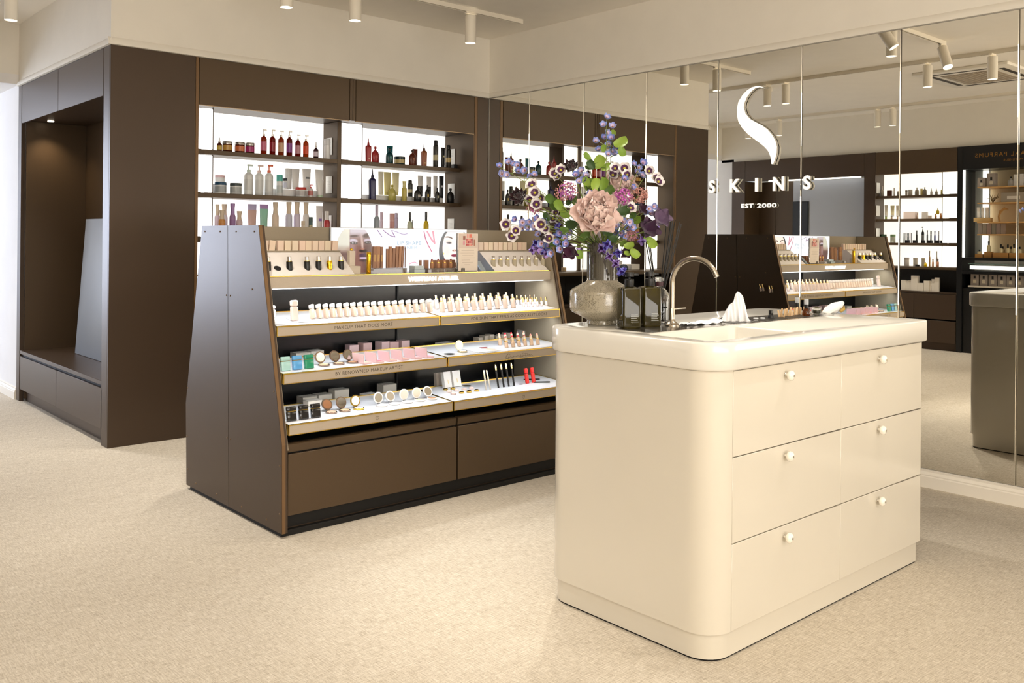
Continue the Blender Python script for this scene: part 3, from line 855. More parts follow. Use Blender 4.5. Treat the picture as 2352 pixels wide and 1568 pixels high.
df = thing('reed_diffuser', 'clear glass reed diffuser with dark liquid and black reeds behind the pump bottles', 'diffuser', (p.x + 0.01, p.y + 0.01, DZ))
obj('glass_bottle', lathe([(0.036, 0), (0.0395, 0.003), (0.0405, 0.012), (0.0405, 0.085), (0.038, 0.102), (0.030, 0.116), (0.021, 0.126), (0.0165, 0.133), (0.0165, 0.152), (0.0205, 0.154), (0.0205, 0.164), (0.016, 0.166), (0.0125, 0.165), (0.0125, 0.130), (0.027, 0.112), (0.036, 0.098), (0.0375, 0.08), (0.0375, 0.010), (0, 0.008)], 28, cap=False), GLASS, df)
obj('liquid', lathe([(0.0370, 0.011), (0.0370, 0.074), (0, 0.0745)], 24, cap=False), mat((36, 36, 44), 0.05, trans=0.3), df)
obj('neck_band', lathe([(0.0172, 0.135), (0.0174, 0.136), (0.0174, 0.150), (0.0172, 0.151)], 20, cap=False), mat((70, 38, 44), 0.4), df)
bm = bm_new()
c_ = Vector((0, -0.0412, 0.03))
for a, b in (((-0.008, 0), (0.0, 0.017)), ((0.0, 0.017), (0.008, 0)), ((0.008, 0), (-0.008, 0))):
    add_tube(bm, [(c_.x + a[0], c_.y, c_.z + a[1]), (c_.x + b[0], c_.y, c_.z + b[1])], 0.0005, 4)
mk = obj('printed_triangle', bm, mat((210, 210, 210), 0.5), df); mk.rotation_euler = (0, 0, math.radians(-30))
base = df.location
for tip in ((1531, 506), (1541, 503), (1546, 504), (1551, 504), (1561, 511), (1565, 515), (1474, 508), (1484, 524), (1489, 530)):
    dd = (Vector(base) - EYEP).dot(_f)
    q = EYEP + ray(*tip) * (dd + random.uniform(-0.04, 0.06)) - Vector(base)
    foot = Vector((-q.x * 0.10, -q.y * 0.10, 0.012))
    obj('reed', tube([foot, q], 0.0019, 6), BLACKP, df)

# ---------------------------------------------------------------- vase
VX, VY = 2.392, 2.197
VASEM = bpy.data.materials.new('smoky_bubbled_glass'); VASEM.use_nodes = True
nt = VASEM.node_tree; b = nt.nodes['Principled BSDF']
b.inputs['Roughness'].default_value = 0.10; b.inputs['Coat Weight'].default_value = 0.6; b.inputs['Transmission Weight'].default_value = 0.28
tc = nt.nodes.new('ShaderNodeTexCoord'); vo = nt.nodes.new('ShaderNodeTexVoronoi'); vo.inputs['Scale'].default_value = 230
nt.links.new(tc.outputs['Object'], vo.inputs['Vector'])
sepz = nt.nodes.new('ShaderNodeSeparateXYZ'); nt.links.new(tc.outputs['Object'], sepz.inputs[0])
no = nt.nodes.new('ShaderNodeTexNoise'); no.inputs['Scale'].default_value = 22; nt.links.new(tc.outputs['Object'], no.inputs['Vector'])
ad = nt.nodes.new('ShaderNodeMath'); ad.operation = 'MULTIPLY_ADD'; ad.inputs[1].default_value = 0.9
nt.links.new(vo.outputs['Distance'], ad.inputs[0]); nt.links.new(no.outputs['Fac'], ad.inputs[2])
rp = nt.nodes.new('ShaderNodeValToRGB')
rp.color_ramp.elements[0].position = 0.45; rp.color_ramp.elements[0].color = (*lin((104, 97, 80)), 1)
rp.color_ramp.elements[1].position = 1.25 if False else 1.0; rp.color_ramp.elements[1].color = (*lin((186, 176, 154)), 1)
nt.links.new(ad.outputs[0], rp.inputs['Fac']); nt.links.new(rp.outputs['Color'], b.inputs['Base Color'])
bp_ = nt.nodes.new('ShaderNodeBump'); bp_.inputs['Strength'].default_value = 0.25; bp_.inputs['Distance'].default_value = 0.001
nt.links.new(vo.outputs['Distance'], bp_.inputs['Height']); nt.links.new(bp_.outputs['Normal'], b.inputs['Normal'])
va = thing('flower_vase', 'smoky grey-green bubbled glass vase with a straight neck and wide belly', 'vase', (VX, VY, CT))
NECKM = fresh((96, 90, 76), 0.08, trans=0.45, coat=0.6, name='smoky_neck_glass')
obj('vase_belly', lathe([(0.050, 0.0), (0.054, 0.003), (0.054, 0.010), (0.0525, 0.015), (0.058, 0.019), (0.110, 0.046), (0.1135, 0.052), (0.1145, 0.060), (0.1145, 0.112), (0.1125, 0.120), (0.108, 0.125), (0.058, 0.152), (0.0545, 0.158)], 48), VASEM, va, angle=50)
obj('vase_neck', lathe([(0.0545, 0.158), (0.0545, 0.288), (0.0535, 0.290), (0.0510, 0.288), (0.0505, 0.165)], 48, cap=False), NECKM, va, angle=50)
bm = bm_new()
for k in range(40):
    t = 2 * PI * k / 40
    add_tube(bm, [(0.0547 * math.cos(t), 0.0547 * math.sin(t), 0.165), (0.0547 * math.cos(t), 0.0547 * math.sin(t), 0.285)], 0.0007, 4)
obj('vase_ribs', bm, NECKM, va, kind='stuff')

# ---------------------------------------------------------------- bouquet
WV = (Vector((VX, VY, 1.2)) - EYEP).dot(_f)
def fp(px, py, d=0.0): return EYEP + ray(px, py) * (WV + d)
PX = WV / FPX
MOUTH = Vector((VX, VY, CT + 0.285))

def petal(bm, M, L, W, bend=0.3, cup=0.15, n=4, m=4, ruf=0.0, tipw=0.5, mi=0, rng=random):
    g = []
    ph = rng.uniform(0, 6)
    for i in range(n + 1):
        s_ = i / n
        wd = W * math.sin(PI * min(1, (0.10 + (0.9 - 0.25 * tipw) * s_))) ** 0.8
        row = []
        for j in range(m + 1):
            t = -1 + 2 * j / m
            a = bend * s_
            x = t * wd
            y = L * s_ * math.cos(a * 0.8) * (1 - 0.10 * t * t)
            z = L * s_ * math.sin(a) + cup * W * t * t + ruf * W * s_ * math.sin(ph + 4.5 * t)
            row.append(bm.verts.new(M @ Vector((x, y, z))))
        g.append(row)
    for i in range(n):
        for j in range(m):
            f = bm.faces.new((g[i][j], g[i][j + 1], g[i + 1][j + 1], g[i + 1][j])); f.material_index = mi

def dirmat(d, pos=(0, 0, 0), spin=0.0, scale=1.0):
    d = Vector(d).normalized()
    q = d.to_track_quat('Z', 'Y')
    return Matrix.Translation(pos) @ q.to_matrix().to_4x4() @ Matrix.Rotation(spin, 4, 'Z') @ Matrix.Scale(scale, 4)

def blossom_mesh(name, n, L, W, bend, cup, cols, eye=None, ruf=0.15, tilt=0.2, layers=1, seed=1):
    rng = random.Random(seed)
    bm = bm_new()
    for l in range(layers):
        for k in range(n):
            M = Matrix.Rotation(2 * PI * k / n + l * 0.5, 4, 'Z') @ Matrix.Rotation(tilt + 0.25 * l + rng.uniform(-0.1, 0.1), 4, 'X')
            petal(bm, M, L * (1 - 0.2 * l), W, bend, cup, 4, 4, ruf, 0.4, 0, rng)
            if len(cols) > 1 and eye != 'none':
                M2 = Matrix.Translation((0, 0, 0.0012)) @ M
                petal(bm, M2, L * 0.55, W * 0.8, bend, cup, 3, 4, 0, 0.9, 1, rng)
    if len(cols) > 2:
        nf = len(bm.faces)
        b2 = bm_new()
        bmesh.ops.create_uvsphere(b2, u_segments=10, v_segments=6, radius=L * 0.2)
        for v in b2.verts: v.co.z = v.co.z * 0.7 + L * 0.12
        me = bpy.data.meshes.new('t'); b2.to_mesh(me); b2.free(); bm.from_mesh(me); bpy.data.meshes.remove(me)
        bm.faces.ensure_lookup_table()
        for f in list(bm.faces)[nf:]: f.material_index = 2
    def petalmat(c):
        return mat(c, 0.55, sheen=0.2)
    return to_mesh(bm, name, [petalmat(c) for c in cols], True, 180)

BLUE = [blossom_mesh('blue_blossom', 5, 0.0175, 0.0085, 0.5, 0.2, c, seed=i) for i, c in enumerate((((150, 168, 226), (206, 186, 214), (150, 96, 60)), ((166, 176, 232), (214, 196, 220), (150, 96, 60)), ((128, 148, 216), (190, 170, 214), (140, 90, 60))))]
ANEM = [blossom_mesh('white_purple_blossom', 6, 0.026, 0.0135, 0.35, 0.25, ((246, 240, 238), (86, 42, 86), (196, 186, 60)), seed=10 + i) for i in range(2)]
PEA = [blossom_mesh('violet_blossom', 4, 0.026, 0.020, 0.9, 0.3, c, seed=20 + i, tilt=0.5) for i, c in enumerate((((176, 142, 214), (150, 70, 180)), ((120, 118, 220), (140, 90, 200)), ((150, 120, 205), (170, 80, 190))))]
STEMG = mat((112, 128, 52), 0.5); STEMD = mat((70, 88, 40), 0.5)
LEAFC = [mat(c, 0.42, spec=0.4) for c in ((150, 176, 74), (122, 152, 60), (84, 112, 50), (56, 82, 42))]

def leaf_mesh(i):
    bm = bm_new()
    petal(bm, Matrix.Identity(4), 0.040, 0.0155, 0.35, 0.25, 6, 4, 0.05, 1.0)
    return to_mesh(bm, 'leaf', LEAFC[i], True, 180)
LEAFM = [leaf_mesh(i) for i in range(4)]

def stem_curve(a, b_, sag=0.25):
    a, b_ = Vector(a), Vector(b_)
    mid = a.lerp(b_, 0.5) + Vector((0, 0, sag * (b_ - a).length * 0.5))
    return [a * (1 - t) ** 2 + mid * 2 * t * (1 - t) + b_ * t * t for t in [k / 8 for k in range(9)]]

def flower_stem(name, label, cat, heads, meshes, foot_px, size=(0.9, 1.15), face=0.75, group=None, stem=True, d=0.0, extra=None):
    """one stem out of the vase: blossoms (photo column, row) in the depth d around the bouquet's middle"""
    rng = random.Random(hash(label) % 1000 if False else sum(map(ord, label)))
    root = Vector((MOUTH.x + rng.uniform(-0.018, 0.018), MOUTH.y + rng.uniform(-0.018, 0.018), MOUTH.z - 0.03))
    t = thing(name, label, cat, root, 0, group)
    cen = Vector((0, 0, 0))
    P = []
    for h in heads:
        p = fp(h[0], h[1], d + rng.uniform(-0.05, 0.05))
        P.append(p); cen += p
    cen /= len(P)
    tipp = min(P, key=lambda q: -(q - root).length)
    if stem:
        main = stem_curve(Vector((0, 0, 0)), tipp - root, 0.25)
        bm = bm_new(); add_tube(bm, main, [0.0020 - 0.0012 * k / 8 for k in range(9)], 6)
        for p in P:
            if p is not tipp:
                q = min(main, key=lambda m_: (m_ - (p - root)).length)
                add_tube(bm, [q, q.lerp(p - root, 0.6) + Vector((0, 0, 0.004)), p - root], 0.0008, 5)
        obj('stem', bm, STEMG, t)
    out = MOUTH + Vector((0, 0, 0.08))
    for k, p in enumerate(P):
        dv = (p - out).normalized() * (1 - face) - _f * face + Vector((rng.uniform(-0.3, 0.3), rng.uniform(-0.3, 0.3), rng.uniform(-0.1, 0.4)))
        o = obj('blossom', meshes[(k + rng.randrange(3)) % len(meshes)], None, t)
        o.matrix_local = dirmat(dv, p - root, rng.uniform(0, 6), rng.uniform(*size))
    return t, root

BQ = 'flowers in the vase'
def blue(label, heads, d=0.0, size=(0.85, 1.1)): flower_stem('delphinium_stem', label, 'flower', heads, BLUE, None, size, 0.7, BQ, d=d)
blue('tall blue delphinium spike standing up from the top of the bouquet', [(1393, 271), (1386, 289), (1407, 292), (1394, 306), (1367, 325), (1404, 319), (1399, 334), (1411, 339), (1406, 350), (1376, 345), (1397, 355), (1411, 357), (1390, 318)], 0.02)
blue('blue delphinium spray reaching far out over the shelf bottles on the upper side', [(1147, 383), (1153, 400), (1166, 402), (1180, 377), (1190, 381), (1169, 375), (1191, 394), (1219, 405), (1228, 402), (1206, 392)], 0.03)
blue('small blue delphinium sprig between the dark scabious and the peony', [(1337, 394), (1346, 404), (1330, 417), (1355, 446), (1342, 413), (1322, 402)], -0.03)
blue('blue delphinium sprig beside the white and purple anemones on the upper side', [(1454, 378), (1466, 386), (1476, 375), (1474, 405), (1452, 430), (1434, 412), (1462, 397)], 0.0)
blue('blue delphinium sprig above the dark tulips', [(1490, 480), (1501, 474), (1480, 490), (1494, 492)], -0.02)
blue('long blue delphinium spray low over the gondola boxes', [(1185, 505), (1200, 511), (1216, 509), (1236, 501), (1229, 519), (1201, 525), (1215, 522), (1250, 512)], -0.02)
blue('dense blue delphinium sprig at the lower rim beside the hanging dark blossom', [(1244, 560), (1262, 566), (1275, 545), (1287, 534), (1310, 535), (1237, 538), (1266, 580), (1281, 556), (1298, 548), (1256, 548), (1288, 572), (1300, 560)], -0.06)
blue('dense blue delphinium sprig beside the lower edge of the peony', [(1415, 520), (1430, 510), (1441, 525), (1425, 535), (1446, 510), (1451, 522), (1436, 541), (1412, 533)], -0.05)
def anem(label, heads, d=0.0, size=(0.85, 1.05)): flower_stem('anemone_stem', label, 'flower', heads, ANEM, None, size, 0.85, BQ, d=d)
anem('white and purple anemones beside the large dark scabious', [(1222, 426), (1229, 443), (1241, 456), (1217, 460), (1232, 470)], -0.02)
anem('white and purple anemones under the upper dark scabious', [(1275, 399), (1288, 391), (1281, 408)], 0.02, (0.8, 0.95))
anem('cluster of white and purple anemones above the magenta lilac', [(1407, 403), (1426, 402), (1434, 387), (1413, 388), (1441, 402)], -0.02)
anem('white and purple anemones at the outer end of the upper side, above the reeds', [(1491, 393), (1508, 409), (1511, 418)], 0.0)
anem('single white and purple anemone above the dark tulips', [(1447, 478)], -0.03)
anem('white and purple anemones at the low outer end over the gondola boxes', [(1162, 515), (1184, 530), (1175, 541)], -0.03)
anem('white and purple anemone low between blue sprigs, above the dark button flower', [(1253, 524), (1262, 548), (1244, 515)], -0.07)
anem('half hidden white and purple anemones beside the peony leaves', [(1278, 489), (1270, 503), (1284, 505)], 0.0, (0.7, 0.85))
def pea(label, heads, d=0.0, size=(0.8, 1.05)): flower_stem('sweet_pea_stem', label, 'flower', heads, PEA, None, size, 0.8, BQ, d=d)
pea('violet sweet peas hanging low over the gondola shelf', [(1232, 561), (1225, 574), (1250, 577), (1262, 584), (1240, 574)], -0.06)
pea('violet sweet peas hanging down in front of the vase neck', [(1395, 566), (1418, 582), (1414, 604), (1425, 620), (1398, 590), (1386, 572)], -0.10, (0.85, 1.1))
pea('pale violet sweet peas around the dark tulips', [(1462, 540), (1505, 528), (1470, 552)], -0.02, (0.7, 0.9))
pea('violet sweet pea blossoms peeping out behind the blue sprays', [(1226, 516), (1283, 522), (1333, 572)], 0.03, (0.7, 0.9))

def solid_head(name, label, px, py, R, d, build, mats, stemcol=STEMG, foot=True, kind=None):
    p = fp(px, py, d)
    root = Vector((MOUTH.x + random.uniform(-0.015, 0.015), MOUTH.y + random.uniform(-0.015, 0.015), MOUTH.z - 0.03))
    t = thing(name, label, 'flower', root, 0, BQ)
    obj('stem', tube(stem_curve((0, 0, 0), p - root, 0.2), 0.0022, 6), stemcol, t)
    for pn, bm, mt in build(R):
        o = obj(pn, bm, mt, t, angle=180)
        o.matrix_local = dirmat(-_f + Vector((0, 0, 0.25)) + (p - MOUTH).normalized() * 0.3, p - root, 0.3)
    return t

def peony(R, seed=3, dens=1.0):
    rng = random.Random(seed)
    bm = bm_new()
    # outer guard petals, then rings of ruffled petals curling in
    for ring_, (n, th, L, W) in enumerate(((9, -0.05, 1.0, 0.46), (9, 0.30, 0.95, 0.42), (10, 0.62, 0.88, 0.36), (10, 0.90, 0.82, 0.32), (9, 1.12, 0.76, 0.26), (7, 1.32, 0.70, 0.22), (5, 1.48, 0.66, 0.18))):
        for k in range(n):
            M = Matrix.Rotation(2 * PI * (k + 0.5 * (ring_ % 2)) / n + rng.uniform(-0.15, 0.15), 4, 'Z') @ Matrix.Rotation(th + rng.uniform(-0.12, 0.12), 4, 'X') @ Matrix.Translation((0, R * 0.05, 0))
            petal(bm, M, R * L * rng.uniform(0.9, 1.08), R * W, 0.45, 0.35, 6, 6, 0.28, 0.25, 0, rng)
    for k in range(60):
        th = rng.uniform(0.25, 1.5); az = rng.uniform(0, 2 * PI)
        M = Matrix.Rotation(az, 4, 'Z') @ Matrix.Rotation(th, 4, 'X') @ Matrix.Translation((0, R * 0.52, 0)) @ Matrix.Rotation(rng.uniform(-0.7, 0.7), 4, 'Y') @ Matrix.Rotation(rng.uniform(-0.2, 0.9), 4, 'X')
        petal(bm, M, R * rng.uniform(0.28, 0.46), R * rng.uniform(0.13, 0.22), 0.8, 0.35, 4, 4, 0.45, 0.1, 0, rng)
    return [('petals', bm, mat((244, 220, 212), 0.6, sheen=0.3))]
solid_head('peony', 'large pale pink peony in full bloom at the front of the bouquet', 1369, 495, 56 * PX, -0.10, lambda R: peony(R * 0.98), None)
solid_head('peony', 'second pale pink peony half hidden behind the large one', 1424, 428, 40 * PX, 0.06, lambda R: peony(R, 9), None)
def scab(R, seed=5):
    rng = random.Random(seed); bm = bm_new()
    for ring_, (n, th, L, W) in enumerate(((13, 0.0, 1.0, 0.26), (12, 0.35, 0.92, 0.24), (11, 0.7, 0.82, 0.22), (9, 1.0, 0.7, 0.18))):
        for k in range(n):
            M = Matrix.Rotation(2 * PI * k / n + rng.uniform(-0.2, 0.2), 4, 'Z') @ Matrix.Rotation(th + rng.uniform(-0.2, 0.2), 4, 'X')
            petal(bm, M, R * L * rng.uniform(0.85, 1.1), R * W, 0.6, 0.4, 4, 4, 0.4, 0.1, 0, rng)
    b2 = bm_new()
    for k in range(46):
        t = k * 2.39996; rr_ = R * 0.34 * math.sqrt(k / 46)
        bmesh.ops.create_icosphere(b2, subdivisions=1, radius=R * 0.055, matrix=Matrix.Translation((rr_ * math.cos(t), rr_ * math.sin(t), R * 0.55 - rr_ * 0.5)))
    return [('petals', bm, mat((52, 18, 26), 0.5, sheen=0.4)), ('seed_head', b2, mat((112, 60, 74), 0.6))]
solid_head('scabious', 'large almost black scabious at the outer side of the bouquet', 1194, 454, 25 * PX, -0.03, scab, None)
solid_head('scabious', 'dark wine scabious high above the dusty pink lilac', 1312, 386, 21 * PX, 0.0, lambda R: scab(R, 8), None)
solid_head('scabious', 'small dark button scabious among the low blue sprigs', 1249, 545, 11 * PX, -0.10, lambda R: scab(R, 12), None)
def lilac(R, ca, cb, seed, elong=1.4):
    rng = random.Random(seed); out = []
    for nm, c, n, rad in (('buds', ca, 110, 0.085), ('florets', cb, 60, 0.14)):
        bm = bm_new()
        for k in range(n):
            v = Vector((rng.gauss(0, 1), rng.gauss(0, 1), rng.gauss(0, 1))).normalized() * R * rng.uniform(0.6, 1.0)
            v.x *= elong
            if nm == 'florets':
                v.x = v.x * 0.7 + R * 0.25
                M = dirmat(v, v, rng.uniform(0, 6))
                for q in range(4):
                    petal(bm, M @ Matrix.Rotation(q * PI / 2, 4, 'Z'), R * rad * 1.4, R * rad * 0.6, 0.4, 0.2, 2, 2, 0, 0.3, 0, rng)
            else:
                bmesh.ops.create_icosphere(bm, subdivisions=1, radius=R * rad, matrix=Matrix.Translation(v))
        out.append((nm, bm, mat(c, 0.6)))
    return out
for px, py, R, d, ca, cb, lab, s in ((1298, 440, 22, -0.01, (196, 140, 132), (190, 116, 186), 'dusty pink and magenta lilac cluster above the peony leaves', 1), (1428, 452, 20, -0.05, (200, 130, 170), (196, 92, 184), 'bright magenta lilac cluster beside the peony', 2),
                                  (1466, 450, 20, -0.02, (200, 140, 128), (206, 160, 150), 'dusty pink lilac cluster at the outer side, above the dark tulips', 3), (1226, 478, 15, 0.0, (198, 138, 140), (186, 106, 158), 'small magenta lilac cluster under the large dark scabious', 4),
                                  (1450, 540, 13, -0.05, (200, 142, 140), (206, 150, 160), 'small dusty pink lilac cluster below the dark tulips', 5)):
    t = solid_head('lilac', lab, px, py, R * PX, d, lambda R, ca=ca, cb=cb, s=s: lilac(R, ca, cb, s), None)
    for ch in t.children:
        if ch.name.split('.')[0] in ('buds', 'florets'): ch['kind'] = 'stuff'
def tulip(R, col, seed):
    rng = random.Random(seed); bm = bm_new()
    for k in range(6):
        M = Matrix.Rotation(PI * k / 3 + rng.uniform(-.2, .2), 4, 'Z') @ Matrix.Rotation(0.95 + rng.uniform(-0.1, 0.15), 4, 'X')
        petal(bm, M, R * 1.7, R * 0.75, -0.35 + 0.2 * (k % 2), 0.5, 5, 5, 0.12, 0.5, 0, rng)
    return [('petals', bm, mat(col, 0.4, sheen=0.3))]
solid_head('dark_tulip', 'deep purple tulip beside the reed diffuser', 1486, 530, 20 * PX, -0.07, lambda R: tulip(R, (58, 26, 58), 4), None)
solid_head('dark_tulip', 'greyish purple tulip at the outermost end above the reeds', 1512, 506, 20 * PX, -0.02, lambda R: tulip(R, (98, 76, 104), 6), None)
solid_head('dark_tulip', 'dark tulip bud between the lilac and the purple tulips', 1474, 484, 11 * PX, -0.03, lambda R: tulip(R, (64, 30, 54), 7), None)
solid_head('dark_tulip', 'ragged dark tulip hanging down beside the vase neck', 1312, 580, 16 * PX, -0.06, lambda R: tulip(R, (66, 22, 50), 11), None)
solid_head('dark_tulip', 'small dark tulip half hidden beside the vase mouth', 1436, 580, 13 * PX, -0.02, lambda R: tulip(R, (60, 34, 50), 13), None)

def leafy(label, leaves, d=0.0, sag=0.3):
    rng = random.Random(sum(map(ord, label)))
    root = Vector((MOUTH.x + rng.uniform(-0.02, 0.02), MOUTH.y + rng.uniform(-0.02, 0.02), MOUTH.z - 0.04))
    t = thing('leafy_stem', label, 'leaves', root, 0, 'leafy stems in the vase')
    P = [fp(l[0], l[1], d + rng.uniform(-0.03, 0.03)) - root for l in leaves]
    tip = max(P, key=lambda q: q.length)
    main = stem_curve((0, 0, 0), tip, sag)
    bm = bm_new(); add_tube(bm, main, [0.0022 - 0.0011 * k / 8 for k in range(9)], 6)
    for p in P:
        q = min(main, key=lambda m_: (m_ - p).length); add_tube(bm, [q, p], 0.0009, 5)
    obj('stem', bm, STEMD, t)
    for l, p in zip(leaves, P):
        c, sz = l[2], l[3]
        o = obj('leaf', LEAFM[c], None, t)
        ang = math.radians(l[4])
        yv = (_r * math.cos(ang) + _u * math.sin(ang) + _f * rng.uniform(-0.3, 0.3)).normalized()
        zv = (-_f + _u * 0.5 + _r * rng.uniform(-0.5, 0.5)); zv = (zv - yv * zv.dot(yv)).normalized()
        xv = yv.cross(zv)
        M = Matrix(((xv.x, yv.x, zv.x, 0), (xv.y, yv.y, zv.y, 0), (xv.z, yv.z, zv.z, 0), (0, 0, 0, 1)))
        k = sz * PX / 0.040
        o.matrix_local = Matrix.Translation(p - yv * sz * PX * 0.5) @ M @ Matrix.Scale(k, 4)
leafy('tall light green leaves beside the blue spike at the top', [(1426, 330, 0, 34, 10), (1427, 348, 1, 24, -80), (1407, 307, 0, 20, 40), (1385, 340, 1, 18, 100)], 0.02)
leafy('light and dark green leaves under the blue spike', [(1347, 361, 1, 22, 150), (1358, 379, 3, 24, 120), (1376, 372, 0, 34, 60), (1393, 386, 0, 26, 10), (1352, 388, 2, 20, 200)], 0.03)
leafy('green leaves standing behind the large peony', [(1353, 428, 1, 34, 110), (1364, 424, 0, 30, 95), (1389, 424, 1, 30, 60), (1396, 440, 2, 30, 20), (1345, 418, 0, 24, 130), (1378, 436, 2, 28, 85)], 0.0)
leafy('green leaves between the lilac and the peony', [(1289, 481, 0, 24, 160), (1302, 494, 1, 28, 190), (1254, 500, 3, 22, 140), (1318, 460, 2, 22, 100), (1275, 462, 2, 18, 130), (1308, 462, 3, 22, 60)], -0.01)
leafy('dark green leaves tucked under the peony towards the vase', [(1312, 518, 3, 30, 200), (1395, 532, 3, 28, -30), (1402, 548, 3, 26, -50), (1330, 584, 1, 22, -90), (1296, 530, 2, 22, 190), (1345, 545, 2, 30, 240)], -0.05)
leafy('green leaves beside the dark tulips over the reeds', [(1431, 487, 3, 30, 10), (1464, 507, 1, 24, 20), (1496, 558, 0, 28, -60), (1484, 550, 1, 20, 160), (1455, 495, 2, 20, 40)], -0.04)
leafy('pale green honesty leaves hanging beside the vase mouth', [(1445, 566, 0, 24, 0), (1456, 582, 0, 26, -50), (1440, 583, 0, 18, 200), (1432, 560, 1, 18, 30)], -0.03)
leafy('slender grey-green leaves pointing over the dark scabious', [(1262, 455, 2, 26, 120), (1270, 470, 2, 30, 130), (1283, 470, 1, 26, 110), (1293, 545, 1, 24, 160), (1270, 560, 2, 22, 200)], -0.03)

# ---------------------------------------------------------------- small things on the steel deck
def crumple(nu, nv, fn):
    bm = bm_new(); g = [[bm.verts.new(fn(i / nu, j / nv)) for j in range(nv + 1)] for i in range(nu + 1)]
    for i in range(nu):
        for j in range(nv):
            bm.faces.new((g[i][j], g[i + 1][j], g[i + 1][j + 1], g[i][j + 1]))
    return bm
TISSUE = fresh((248, 247, 246), 0.8, name='tissue_paper')
q = at(1690, 737, z=DZ)
ts = thing('tissue', 'white paper tissue standing up in two crumpled peaks from the steel deck', 'tissue', (q.x, q.y, DZ), math.radians(-42))
def tis(side):
    def fn(u, v):
        x = (u - 0.5) * 0.125
        prof = 0.062 * math.exp(-((u - 0.30) / 0.26) ** 2) + 0.098 * (1 / (1 + math.exp(-(u - 0.46) * 22))) * (1 / (1 + math.exp((u - 0.86) * 24)))
        h = max(0.0, v * prof)
        fold = 0.006 * math.sin(u * 31 + side) * (1 - 0.5 * v) + 0.004 * math.sin(u * 57 + 2 * side + v * 3)
        y = side * (0.020 * (1 - v) ** 0.7) + fold
        return (x * (1 - 0.22 * v), y, h)
    return fn
for s_ in (-1, 1): obj('sheet', crumple(48, 12, tis(s_)), TISSUE, ts, angle=180)
q = at(1612, 744, z=DZ)
t2 = thing('tissue', 'white paper tissue lying flat beside the faucet', 'tissue', (q.x, q.y, DZ), math.radians(-6))
def flat(u, v):
    x = (u - 0.5) * 0.20; y = (v - 0.5) * 0.05
    z = 0.004 + 0.012 * u * (1 - abs(2 * v - 1)) + 0.003 * math.sin(u * 22 + v * 5) + 0.0025 * math.sin(v * 14 + u * 9)
    return (x, y, max(z, 0.0008))
obj('sheet', crumple(40, 12, flat), TISSUE, t2, angle=180)
q = at(1771, 731, z=DZ)
sb = thing('spray_bottle', 'small black spray bottle sunk in the steel deck beside the tissue', 'bottle', (q.x, q.y, DZ + 0.001))
obj('bottle_shoulder', lathe([(0.0135, 0), (0.0135, 0.004), (0.0095, 0.013), (0.0085, 0.015)], 16), BLACKP, sb)
obj('spray_head', boxm(-0.009, -0.006, 0.015, 0.007, 0.006, 0.031, 0.002), BLACKP, sb)
STK = [mat(c, 0.6) for c in ((222, 186, 140), (206, 168, 122), (232, 200, 156))]
rng = random.Random(4)
for k in range(16):
    px = 1790 + k * 3.5
    qq = at(px, 729.5 - k * 0.42 + rng.uniform(-1.5, 1.0), z=DZ)
    s_ = solo('wooden_spatula', boxm(-0.0035, -0.0008, 0, 0.0035, 0.0008, rng.uniform(0.026, 0.036), 0.0007, 1), STK[k % 3], f'thin wooden spatula, {ORD[k]} from the spray bottle in the deck holder', 'spatula', 'wooden spatulas in the deck holder')
    s_.location = (qq.x, qq.y, DZ + 0.0012); s_.rotation_euler = (rng.uniform(-0.2, 0.2), rng.uniform(-0.28, 0.28), math.radians(-45 + rng.uniform(-30, 30)))
AMBER = fresh((120, 58, 14), 0.04, trans=0.7, name='amber_glass')
def amber_spray(px, py, label):
    p = at(px, py, z=DZ)
    t = thing('spray_bottle', label, 'bottle', (p.x, p.y, DZ), 0)
    obj('glass_body', lathe([(0.0135, 0), (0.0145, 0.002), (0.0150, 0.012), (0.0135, 0.022), (0.0085, 0.028), (0.007, 0.031)], 20), AMBER, t)
    obj('spray_collar', lathe([(0.0082, 0.030), (0.0085, 0.031), (0.0085, 0.047)], 16), BLACKP, t)
    obj('clear_cap', lathe([(0.0088, 0.046), (0.0088, 0.066), (0.0080, 0.068), (0, 0.0682)], 16, cap=False), mat((225, 228, 232), 0.1, trans=0.5), t)
amber_spray(1831, 721, 'amber glass spray bottle with clear cap, nearer the wooden spatulas')
amber_spray(1852, 725, 'amber glass spray bottle with clear cap, next to the yellow glass jar')
p = at(1876, 722, z=DZ)
yj = thing('glass_jar', 'small round glass jar of yellow-green cream beside the amber spray bottles', 'jar', (p.x, p.y, DZ))
obj('glass_body', lathe([(0.014, 0), (0.0165, 0.002), (0.018, 0.016), (0.018, 0.020), (0.0165, 0.018), (0.014, 0.004), (0, 0.003)], 20, cap=False), GLASS, yj)
obj('cream_fill', lathe([(0.0138, 0.0045), (0.0158, 0.015), (0, 0.0155)], 16, cap=False), mat((206, 204, 120), 0.4), yj)
obj('glass_lid', lathe([(0.018, 0.021), (0.017, 0.028), (0.008, 0.032), (0, 0.033)], 20, cap=False), GLASS, yj)
p = at(1912, 719, z=DZ)
pf = thing('powder_puff', 'white crumpled cloth with a gold lining lying at the end of the deck', 'cloth', (p.x, p.y, DZ), math.radians(-40))
def puff(u, v):
    a = 2 * PI * u; b_ = PI * v
    r = 1 + 0.10 * math.sin(3 * a + 2) + 0.07 * math.sin(7 * a + 4 * b_) + 0.05 * math.sin(9 * b_)
    x = 0.045 * math.sin(b_) * math.cos(a) * r
    return (x, 0.022 * math.sin(b_) * math.sin(a) * r, 0.021 + 0.019 * -math.cos(b_) * r + x * 0.42 * (1 if -math.cos(b_) > -0.8 else 0.2))
obj('cloth', crumple(28, 14, puff), TISSUE, pf, angle=180)
